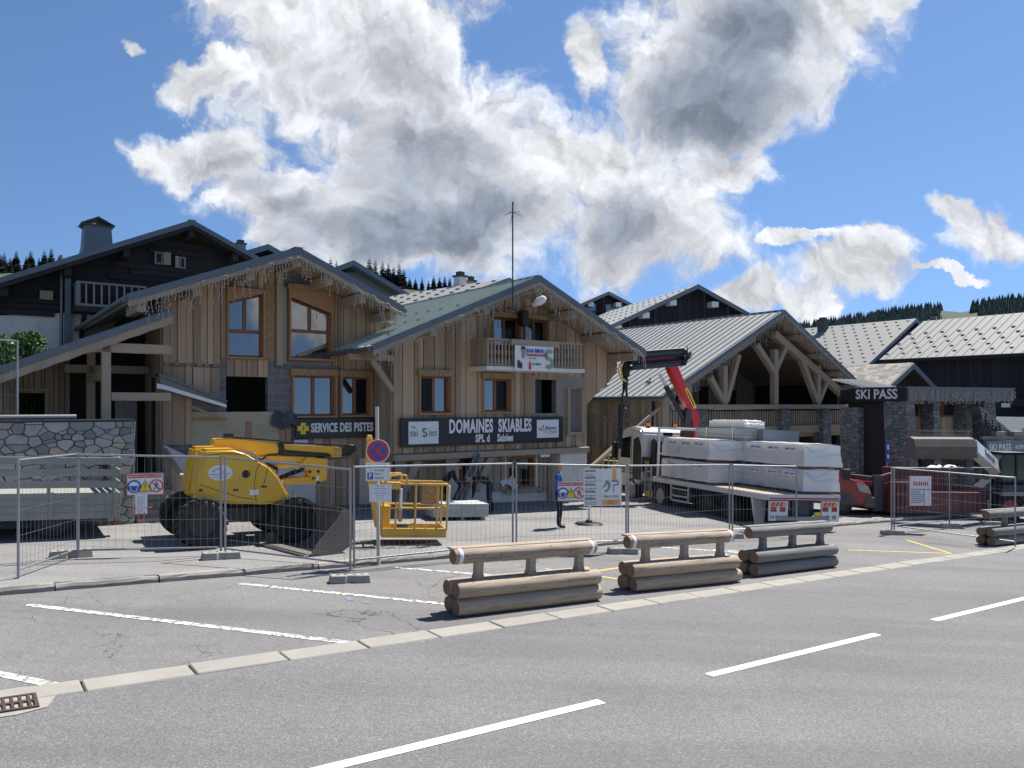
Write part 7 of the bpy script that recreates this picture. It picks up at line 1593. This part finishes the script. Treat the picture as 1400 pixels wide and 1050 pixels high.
# ------------------------------------------------------------------ red van, skip, telehandler
def veh(name, label, cat, px, py, rot): q = G(px, py, .1); return empty(name, label, cat, ground_loc(q.x, q.y), R(rot), tilt=True)
vn = veh('red_van', 'red panel van with grey bumper mostly hidden behind the loaded truck', 'van', 1192, 707, -22)
b = B(); b.prism([(0, .35), (-.02, .75), (-.12, 1.05), (-.85, 1.28), (-1.5, 2.05), (-1.75, 2.3), (-5.2, 2.35), (-5.25, .4)], 0, 1.9); b.build('body', M['red'], vn, bevel=.07, seg=3, smooth=True)
b = B(); b.prism([(-.98, 1.34), (-1.55, 2.0), (-1.72, 2.14), (-2.2, 2.14), (-2.2, 1.34)], -.012, .01); b.build('side_window', M['cab_glass'], vn)
b = B(); b.prism([(-.86, 1.36), (-.82, 1.34), (-1.5, 2.1), (-1.54, 2.12)], .15, 1.75); b.build('windscreen', M['cab_glass'], vn)
b = B(); b.box(-.25, .07, -.03, 1.93, .32, .66); b.box(-5.2, -1.3, -.025, -.002, .35, .62); b.build('bumper', M['steel'], vn, bevel=.04, seg=2)
b = B(); b.box(-.95, -.7, -.28, -.06, 1.25, 1.6); b.box(-.85, -.78, -.07, .01, 1.3, 1.36); b.build('mirror', M['black'], vn, bevel=.04)
b = B(); b.prism([(-.03, .78), (-.13, 1.02), (-.5, 1.12), (-.4, .85)], -.01, .06); b.build('headlight', M['galv'], vn)
b = B(); n = 12; b.prism([(-.95 + .46 * math.cos(R(180 * k / n)), .36 + .46 * math.sin(R(180 * k / n))) for k in range(n + 1)], -.028, -.006); b.build('wheel_arch', M['steel'], vn)
for x in (-.95, -4.2):
    wheel(vn, x, .1, .34, .34, .26, False, 'hub'); wheel(vn, x, 1.8, .34, .34, .26, False, 'hub', sgn=1)
sk = veh('red_skip', 'long low dark red steel skip behind the fence at the right', 'skip', 1216, 706, 17)
b = B(); L = 5.0; D = 2.1
b.box(0, L, 0, D, .12, .18); b.box(1.45, L, 0, .06, .18, .78); b.box(0, 1.45, 0, .06, .18, 1.12); b.box(1.6, L, D - .06, D, .18, 1.55); b.box(0, 1.6, D - .06, D, .18, 1.12); b.box(L - .06, L, .06, D - .06, .18, 1.0); b.box(0, .06, .06, D - .06, .18, 1.12)
b.build('skip_shell', M['skip'], sk)
b = B()
for x in [.1 + .18 * k for k in range(8)]: b.box(x, x + .07, -.05, -.002, .2, 1.08)
for x in (1.5, 3.2, 4.9): b.box(x - .05, x + .05, -.06, -.002, .18, .78)
b.box(1.45, L, -.08, .1, .781, .87); b.box(0, 1.45, -.06, .1, 1.121, 1.2); b.box(1.6, L, D - .1, D + .04, 1.551, 1.63)
for x in [1.9 + .42 * k for k in range(8)]: b.box(x, x + .06, D - .1, D - .062, .85, 1.55)
b.build('rib', M['skip'], sk, bevel=.008)
b = B(); b.box(-.5, -.05, .2, .3, .15, 1.4); b.box(-.5, -.05, 1.6, 1.7, .15, 1.4); b.box(-.55, -.3, .3, 1.6, 1.2, 1.35); b.tube([(-.3, .25, 1.35), (.3, .25, 1.5), (.35, .25, 1.2)], .03, 6); b.build('hook_frame', M['steel'], sk)
b = B(); b.box(4.3, 4.5, -.066, -.061, .35, .62); b.build('white_label', M['white_sheet'], sk)
b = B()
for k in range(3): b.tube([(1.0 + .1 * k, -.09, 1.2), (.98 + .1 * k, -.13, .7), (1.06 + .1 * k, -.13, .42 + .03 * k), (1.14 + .1 * k, -.12, .7), (1.1 + .1 * k, -.09, 1.2)], .02, 5)
hs_ = b.build('hose_loop', M['hose'], sk, smooth=True)
o = empty('scrap_sheet', 'crumpled white sheet lying over the rear edge of the red skip', 'sheet', sk.matrix_basis @ Vector((4.0, 1.6, 1.64)), R(17)); b = B(); rr = random.Random(4)
b.add([(-.6 + 1.3 * i / 6, -.1 + .35 * j / 3, .05 + rr.uniform(-.05, .08)) for i in range(7) for j in range(4)], [(i * 4 + j, (i + 1) * 4 + j, (i + 1) * 4 + j + 1, i * 4 + j + 1) for i in range(6) for j in range(3)]); b.build('sheet_fold', M['white_sheet'], o, smooth=True)
QX, QY = 17.75, 27.8
th = empty('telehandler', 'dirty telehandler with white boom holding up a rusty bucket, red rimmed wheels', 'telehandler', ground_loc(QX, QY), R(0), tilt=False)
fz_ = lambda px, py, Y: ((px - HX) / FPX * Y - QX, Y - QY, CZ + (HY - py) / FPX * Y - gz(QX, QY))
for x, y in ((0, -.3), (.95, 1.2), (1.6, -.55), (2.4, 1.0)): wheel(th, x, y, .50, .48, .4, True, 'red', sgn=-1, hr=.62, lugd=.03)
b = B(); b.prism([(-.5, .55), (2.6, .55), (2.6, 1.2), (1.0, 1.45), (.0, 1.45), (-.5, 1.1)], -.1, 1.1); b.box(-.3, .8, -.5, .1, 1.0, 1.35); b.build('chassis', M['steel'], th, bevel=.05)
b = B(); b.box(-.42, .35, -.62, -.101, .98, 1.05); b.prism([(-.45, .95), (.5, .95), (.5, 1.08), (-.4, 1.1)], -.66, -.55); b.build('fender', M['drab'], th)
b = B(); b.prism([(-.35, 1.45), (.75, 1.45), (.7, 2.3), (.55, 2.4), (-.2, 2.4), (-.35, 2.2)], -.45, .5); b.build('cab_glazing', mat('green_cab_glass', (.05, .085, .075), .08, var=.1), th)
b = B()
for (x0, z0, x1, z1) in ((-.36, 1.45, -.36, 2.22), (.75, 1.45, .7, 2.35), (-.36, 2.22, -.2, 2.42), (-.2, 2.42, .58, 2.42), (-.36, 1.45, .75, 1.45), (.2, 1.45, .2, 2.4)):
    for y in (-.47, .5): b.bar((x0, y, z0), (x1, y, z1), .06, .06)
b.box(-.25, .6, -.5, .55, 2.41, 2.47); b.build('cab_frame', M['black'], th)
p0, p1 = Vector(fz_(1362, 641, 27.6)), Vector(fz_(1329, 611, 26.3)); b = B(); b.bar(p0, p1, .34, .48, up=(0, .3, 1)); d = (p1 - p0).normalized(); b.bar(p0 - d * 2.6, p0, .42, .56, up=(0, .3, 1)); b.build('boom', M['white'], th, bevel=.02)
e = d.orthogonal(); side_v = d.cross(Vector((0, .3, 1))).normalized(); nrm = side_v if side_v.y < 0 else -side_v
xa = -d if d.x < 0 else d; zu = nrm.cross(xa); mm = Matrix((xa, zu if zu.z > 0 else -zu, nrm)).transposed(); mc = (p0 + p1) / 2 + nrm * .18
text('Bobcat', .34, M['ink'], th, mc + (zu if zu.z > 0 else -zu) * .03, rot=mm.to_euler(), sx=.95, ext=.002, bold=.004)
b = B(); b.bar(p1 - d * .1 - Vector((0, 0, .2)), p1 + d * .5 - Vector((0, 0, .35)), .3, .3); b.build('quick_hitch', M['steel'], th)
c = Vector(fz_(1287, 612, 26.0)); w = .95; b = B(); pf = [(.42, .32), (.12, .36), (-.2, .3), (-.36, .05), (-.33, -.22), (-.1, -.38), (.55, -.4)]
MBk = Matrix.Translation(c) @ Matrix.Rotation(R(-6), 4, 'Z'); b.M = MBk
for i in range(len(pf) - 1): (a0, c0), (a1, c1) = pf[i], pf[i + 1]; b.prism([(a0, c0), (a1, c1), (a1 * .93, c1 * .93), (a0 * .93, c0 * .93)], -w, w, lambda x, y, z: (y, x, z))
for x in (-w - .02, w): b.prism(pf, x, x + .02, lambda x_, y_, z_: (y_, x_, z_))
b.box(-w, w, .5, .62, -.41, -.37)
b.build('bucket', M['rusty'], th)
b = B(); b.M = MBk
for k in range(20): x = -.7 + .085 * k; b.tube([(x, .3, .3), (x + .12, .2, .62)], .009, 4)
for z in (.42, .55): b.tube([(-.65, .25, z), (1.05, .25, z)], .009, 4)
b.build('mesh_offcut', M['galv'], th)
# ------------------------------------------------------------------ panel pallet, hoist, blueprint, small site things
q0, q1 = G(592, 712, .1), G(668, 711, .1); d = q1 - q0
ps = empty('panel_pallet', 'long stack of pale grey insulation panels on bearers in front of the office chalet', 'panel stack', ground_loc(q0.x, q0.y), math.atan2(d.y, d.x), tilt=True)
b = B(); rr = random.Random(8); L = d.length
for k in range(8):
    for j in range(4): b.box(L * j / 4 + .004, L * (j + 1) / 4 - .004, rr.uniform(0, .015), 1.0, .09 + .045 * k, .132 + .045 * k)
b.build('panel', mat('pale_green_panel', (.36, .41, .39), .8, var=.2, isl=.15), ps)
b = B()
for x in (.1, L * .5, L - .2): b.box(x, x + .1, .02, .98, 0, .089)
b.build('bearer', M['beam'], ps)
o = site('ladder_hoist', 'black toothed ladder hoist leaning up against the office chalet overhang', 'hoist', fs(618, 20.2), 20.2)
a0, a1 = Vector((fs(615, 19.9), 19.9, sl(14) + .1)), Vector((fs(653, 20.9), 20.9, fz(653, 619, 20.9)))
b = B(); b.bar(a0, a1, .12, .2, up=(0, 1, 0)); b.build('hoist_rail', M['steel'], o)
b = B(); dd = (a1 - a0); n = 40
for k in range(n): p = a0 + dd * (k + .3) / n; b.bar(p + Vector((-.03, -.08, .06)), p + Vector((-.03, -.08, .12)) + dd * .4 / n, .05, .03)
b.build('rack_tooth', M['galv'], o)
b = B(); b.bar(a0 + Vector((.5, .2, 0)), a1 + Vector((.12, .1, -.1)), .12, .12); b.build('support_prop', M['beam'], o)
pz = pxr(21.2, 690, 655, 712, 668); o = site('paper_plan', 'large white paper plan draped over the window sill of the office chalet', 'paper', pz[0], 21.3, pz[2]); b = B(); n = 8; rr = random.Random(2)
b.add([(pz[0] + (pz[1] - pz[0]) * i / n, 21.3 + .12 * j + .03 * math.sin(i), pz[2] + .16 + .10 * math.sin(i * .8) + (.12 * j - .1)) for i in range(n + 1) for j in range(4)], [(i * 4 + j, (i + 1) * 4 + j, (i + 1) * 4 + j + 1, i * 4 + j + 1) for i in range(n) for j in range(3)]); b.build('paper_sheet', M['paper'], o, smooth=True)
q = G(805, 717, .1); o = empty('sign_stand', 'white post on a round black base behind the plasterer banner', 'post', ground_loc(q.x, q.y), 0, tilt=True)
b = B(); b.tube([(0, 0, .05), (0, 0, 1.0)], .035, 10); b.build('post_tube', M['white_sheet'], o, smooth=True); b = B(); b.lathe([(.02, .14), (.09, .12), (.1, .06), (.35, .05), (.4, 0), (.01, 0)], (0, 0, 0), 'z', 24); b.build('base_plate', M['black'], o, smooth=True)
q = pxr(20.3, 750, 624, 762, 628); o = site('light_tube', 'short white batten lamp fixed above the side door of the office chalet', 'lamp', q[0], 20.6, q[2]); b = B(); b.cyl((q[0], 20.75, q[3]), (q[1], 20.75, q[3]), .05, n=10); b.build('lamp_tube', M['white_sheet'], o, smooth=True); b = B(); b.box(q[0] + .1, q[1] - .1, 20.76, 20.94, q[3] - .04, q[3] + .06); b.build('bracket', M['galv'], o)
o = site('bollard_row_post', 'slim blue parking sign on a post beside the leaning stone pillar', 'sign', 33, 15.5) if False else None
q = G(1238, 716, .1); p = at(1213, 640, 31.0); o = empty('parking_sign', 'small blue sign plate on a thin post beside the ski pass pillar', 'sign', (p.x, p.y, gz(p.x, p.y)), R(10))
b = B(); b.tube([(0, 0, 0), (0, 0, 2.6)], .025, 8); b.build('pole', M['galv'], o); b = B(); b.box(-.07, .09, -.04, -.025, 1.75, 2.6); b.build('plate', M['blue_ink'], o); b = B(); b.box(-.03, .05, -.045, -.0405, 1.9, 2.05); b.box(-.03, .05, -.045, -.0405, 2.25, 2.45); b.build('white_symbol', M['letter'], o)
wd = site('porch_steps', 'concrete steps with wooden handrail between the stone wall and the chalet', 'steps', 4.2, 20.6)
b = B()
for k in range(7): b.box(3.5, 4.55, 19.9 + .27 * k, 20.2 + .27 * k, -.2, .02 + .16 * (k + .0))
b.build('step', M['concrete'], wd)
b = B(); p0, p1 = Vector((fs(249, 19.9), 19.9, fz(249, 652, 19.9))), Vector((fs(226, 21.6), 21.6, fz(226, 615, 21.6))); b.bar(p0, p1, .08, .1); b.bar(p0 - Vector((0, 0, .8)), p1 - Vector((0, 0, .8)), .06, .08)
for k in range(10): p = p0.lerp(p1, k / 9); b.bar(p - Vector((0, 0, .8)), p, .03, .06)
b.build('handrail', M['beam'], wd)
b = B(); b.prism([(fs(226, 21.9), -.4), (fs(290, 21.9), -.4), (fs(290, 21.9), fz(260, 640, 21.9)), (fs(226, 21.9), fz(226, 609, 21.9))], 21.95, TA - .06); b.build('stringer_wall', M['render'], wd)
# ------------------------------------------------------------------ people
def person(label, X, Y, rz, J, mats, rad, hair=True, lift=0, bald=False):
    """J: joint -> position; one skinned surface per body"""
    o = empty('person', label, 'person', (X, Y, gz(X, Y) + lift), rz)
    E = [('pelvis', 'spine'), ('spine', 'chest'), ('chest', 'neck'), ('neck', 'chin'), ('chin', 'head')]
    for s_ in 'lr':
        E += [('chest', 'sh' + s_), ('sh' + s_, 'el' + s_), ('el' + s_, 'wr' + s_), ('wr' + s_, 'pa' + s_), ('pelvis', 'hi' + s_), ('hi' + s_, 'kn' + s_), ('kn' + s_, 'an' + s_), ('an' + s_, 'to' + s_)]
        w, p = Vector(J['wr' + s_]), Vector(J['pa' + s_]); d = (p - w).normalized(); x = d.cross(Vector((0, 0, 1)))
        x = (x if x.length > .1 else d.cross(Vector((1, 0, 0)))).normalized()
        for k, (off, ln) in enumerate(((-.03, .07), (-.01, .085), (.01, .08), (.03, .06))):
            a = p + x * off + d * .01; J['f%d%s' % (k, s_)] = a; J['g%d%s' % (k, s_)] = a + d * ln * .6; J['h%d%s' % (k, s_)] = a + d * ln + x.cross(d) * .02; E += [('pa' + s_, 'f%d%s' % (k, s_)), ('f%d%s' % (k, s_), 'g%d%s' % (k, s_)), ('g%d%s' % (k, s_), 'h%d%s' % (k, s_))]
        a = w.lerp(p, .4) + x * -.035; J['t0' + s_] = a; J['t1' + s_] = a + (d * .8 - x * .5).normalized() * .05; E += [('wr' + s_, 't0' + s_), ('t0' + s_, 't1' + s_)]
    names = list(J); me = bpy.data.meshes.new('body'); me.from_pydata([Vector(J[n]) for n in names], [(names.index(a), names.index(c)) for a, c in E], [])
    t = bpy.data.objects.new('tmp', me); col.objects.link(t); sk_ = t.modifiers.new('s', 'SKIN'); sk_.branch_smoothing = .6; t.modifiers.new('u', 'SUBSURF').levels = 2
    R0 = dict(pelvis=(.175, .155), spine=(.17, .15), chest=(.19, .16), neck=(.062, .062), chin=(.075, .085), head=(.085, .095)); R1 = dict(sh=.085, el=.062, wr=.036, pa=.034, hi=.115, kn=.08, an=.065, to=.042); R1.update(rad)
    for i, n in enumerate(names):
        r = R0.get(n) or R1.get(n[:2]) or (.0095 if n[0] in 'fght' else .05)
        me.skin_vertices[0].data[i].radius = r if isinstance(r, tuple) else (r, r); me.skin_vertices[0].data[i].use_root = n == 'pelvis'
    dg = bpy.context.evaluated_depsgraph_get(); bm_ = bpy.data.meshes.new_from_object(t.evaluated_get(dg)); bpy.data.objects.remove(t); bm_.name = 'body'
    bm_.materials.clear(); mk = ['skin', mats[0], mats[1], 'black']
    for m in mk: bm_.materials.append(M[m])
    reg = []
    for a, c in E:
        k = 0
        if a in ('pelvis',) and c == 'spine': k = 1
        elif a == 'spine' or c[:2] in ('sh', 'el') or (a == 'chest' and c != 'neck'): k = 1
        elif c[:2] == 'wr': k = 1
        elif a[:2] in ('hi', 'kn') or c[:2] == 'hi': k = 2
        if c[:2] == 'to': k = 3
        reg.append((Vector(J[a]), Vector(J[c]), k))
    for f in bm_.polygons:
        best = (9, 0); q = f.center
        for a, c, k in reg:
            d = c - a; u = max(0, min(1, (q - a).dot(d) / max(d.length_squared, 1e-6))); l = (q - (a + d * u)).length
            if l < best[0]: best = (l, k)
        f.material_index = best[1]; f.use_smooth = True
    body = bpy.data.objects.new('body', bm_); col.objects.link(body); body.parent = o
    h, ch_ = Vector(J['head']), Vector(J['chin']); up = (h - ch_).normalized(); fw = Vector(J['face']) if 'face' in J else Vector((1, 0, 0)); sd_ = up.cross(fw).normalized(); c = h.lerp(ch_, .45)
    b = B(); b.cyl(c + fw * .075 - up * .03, c + fw * .115 - up * .035, .018, .010, 6)
    for s_ in (-1, 1): b.ball(c + sd_ * .085 * s_ - up * .02, (.018, .022, .032), 8, 6)
    b.build('face_relief', M['skin'], body, smooth=True)
    b = B()
    for s_ in (-1, 1): b.ball(c + fw * .082 + sd_ * .032 * s_ + up * .005, .0105, 8, 6)
    b.build('eye', M['ink'], body)
    b = B(); b.bar(c + fw * .086 - up * .075 - sd_ * .022, c + fw * .086 - up * .075 + sd_ * .022, .01, .008); b.build('mouth', M['tail'], body)
    if not bald:
        b = B(); b.ball((0, 0, 0), (.1, .1, .085), 14, 10)
        for i, v in enumerate(b.v): b.v[i] = h + up * .012 - fw * .022 + v * (1 + .05 * math.sin(i * 5.1))
        b.build('hair', M['hair'], body, smooth=True)
    return o
def standing(face=(1, 0, 0)):
    return dict(pelvis=(0, 0, .95), spine=(0, 0, 1.12), chest=(.0, 0, 1.36), neck=(.01, 0, 1.50), chin=(.03, 0, 1.585), head=(.035, 0, 1.70), shl=(-.01, .19, 1.42), ell=(-.04, .25, 1.14), wrl=(.12, .22, .95), pal=(.18, .2, .91), shr=(-.01, -.19, 1.42), elr=(-.06, -.25, 1.14), wrr=(.10, -.22, .94), par=(.16, -.2, .90),
                hil=(0, .10, .90), knl=(.02, .11, .50), anl=(-.02, .11, .09), tol=(.16, .12, .045), hir=(0, -.10, .90), knr=(.04, -.11, .50), anr=(.0, -.11, .09), tor=(.19, -.12, .045), face=(1, 0, 0))
q = G(764, 722, .1)
person('bald man in a blue jacket and dark trousers standing sideways behind the fence', q.x, q.y, R(-8), standing(), ('blue_cloth', 'navy'), {}, bald=True)
bend = dict(pelvis=(0, 0, .92), spine=(.17, 0, 1.02), chest=(.42, 0, 1.06), neck=(.55, 0, 1.06), chin=(.63, 0, 1.02), head=(.72, 0, .96), shl=(.42, .18, 1.02), ell=(.46, .22, .74), wrl=(.52, .2, .50), pal=(.54, .19, .43), shr=(.42, -.18, 1.02), elr=(.44, -.22, .74), wrr=(.48, -.2, .50), par=(.50, -.19, .43),
            hil=(-.02, .1, .88), knl=(.03, .12, .48), anl=(-.05, .12, .09), tol=(.12, .13, .045), hir=(-.02, -.1, .88), knr=(.0, -.12, .48), anr=(-.12, -.12, .09), tor=(.05, -.13, .045), face=(.45, 0, -.89))
p = at(669, 700, 23.0); person('worker in dark clothes bending down behind the pale panel stack', p.x, p.y, R(186), bend, ('navy', 'navy'), {})
lean = standing(); lean.update(pelvis=(0, 0, .78), spine=(.1, 0, .94), chest=(.28, 0, 1.12), neck=(.38, 0, 1.22), chin=(.44, 0, 1.28), head=(.50, 0, 1.37), shl=(.27, .19, 1.15), ell=(.4, .24, .90), wrl=(.55, .2, .72), pal=(.6, .18, .68), shr=(.27, -.19, 1.15), elr=(.38, -.24, .9), wrr=(.52, -.2, .72), par=(.58, -.18, .68), hil=(0, .1, .74), knl=(.16, .12, .44), hir=(0, -.1, .74), knr=(.18, -.12, .44), face=(.9, 0, -.43))
p = at(606, 700, 23.3); person('dark haired worker in dark clothes leaning forward behind the yellow basket', p.x, p.y, R(10), lean, ('navy', 'navy'), {})
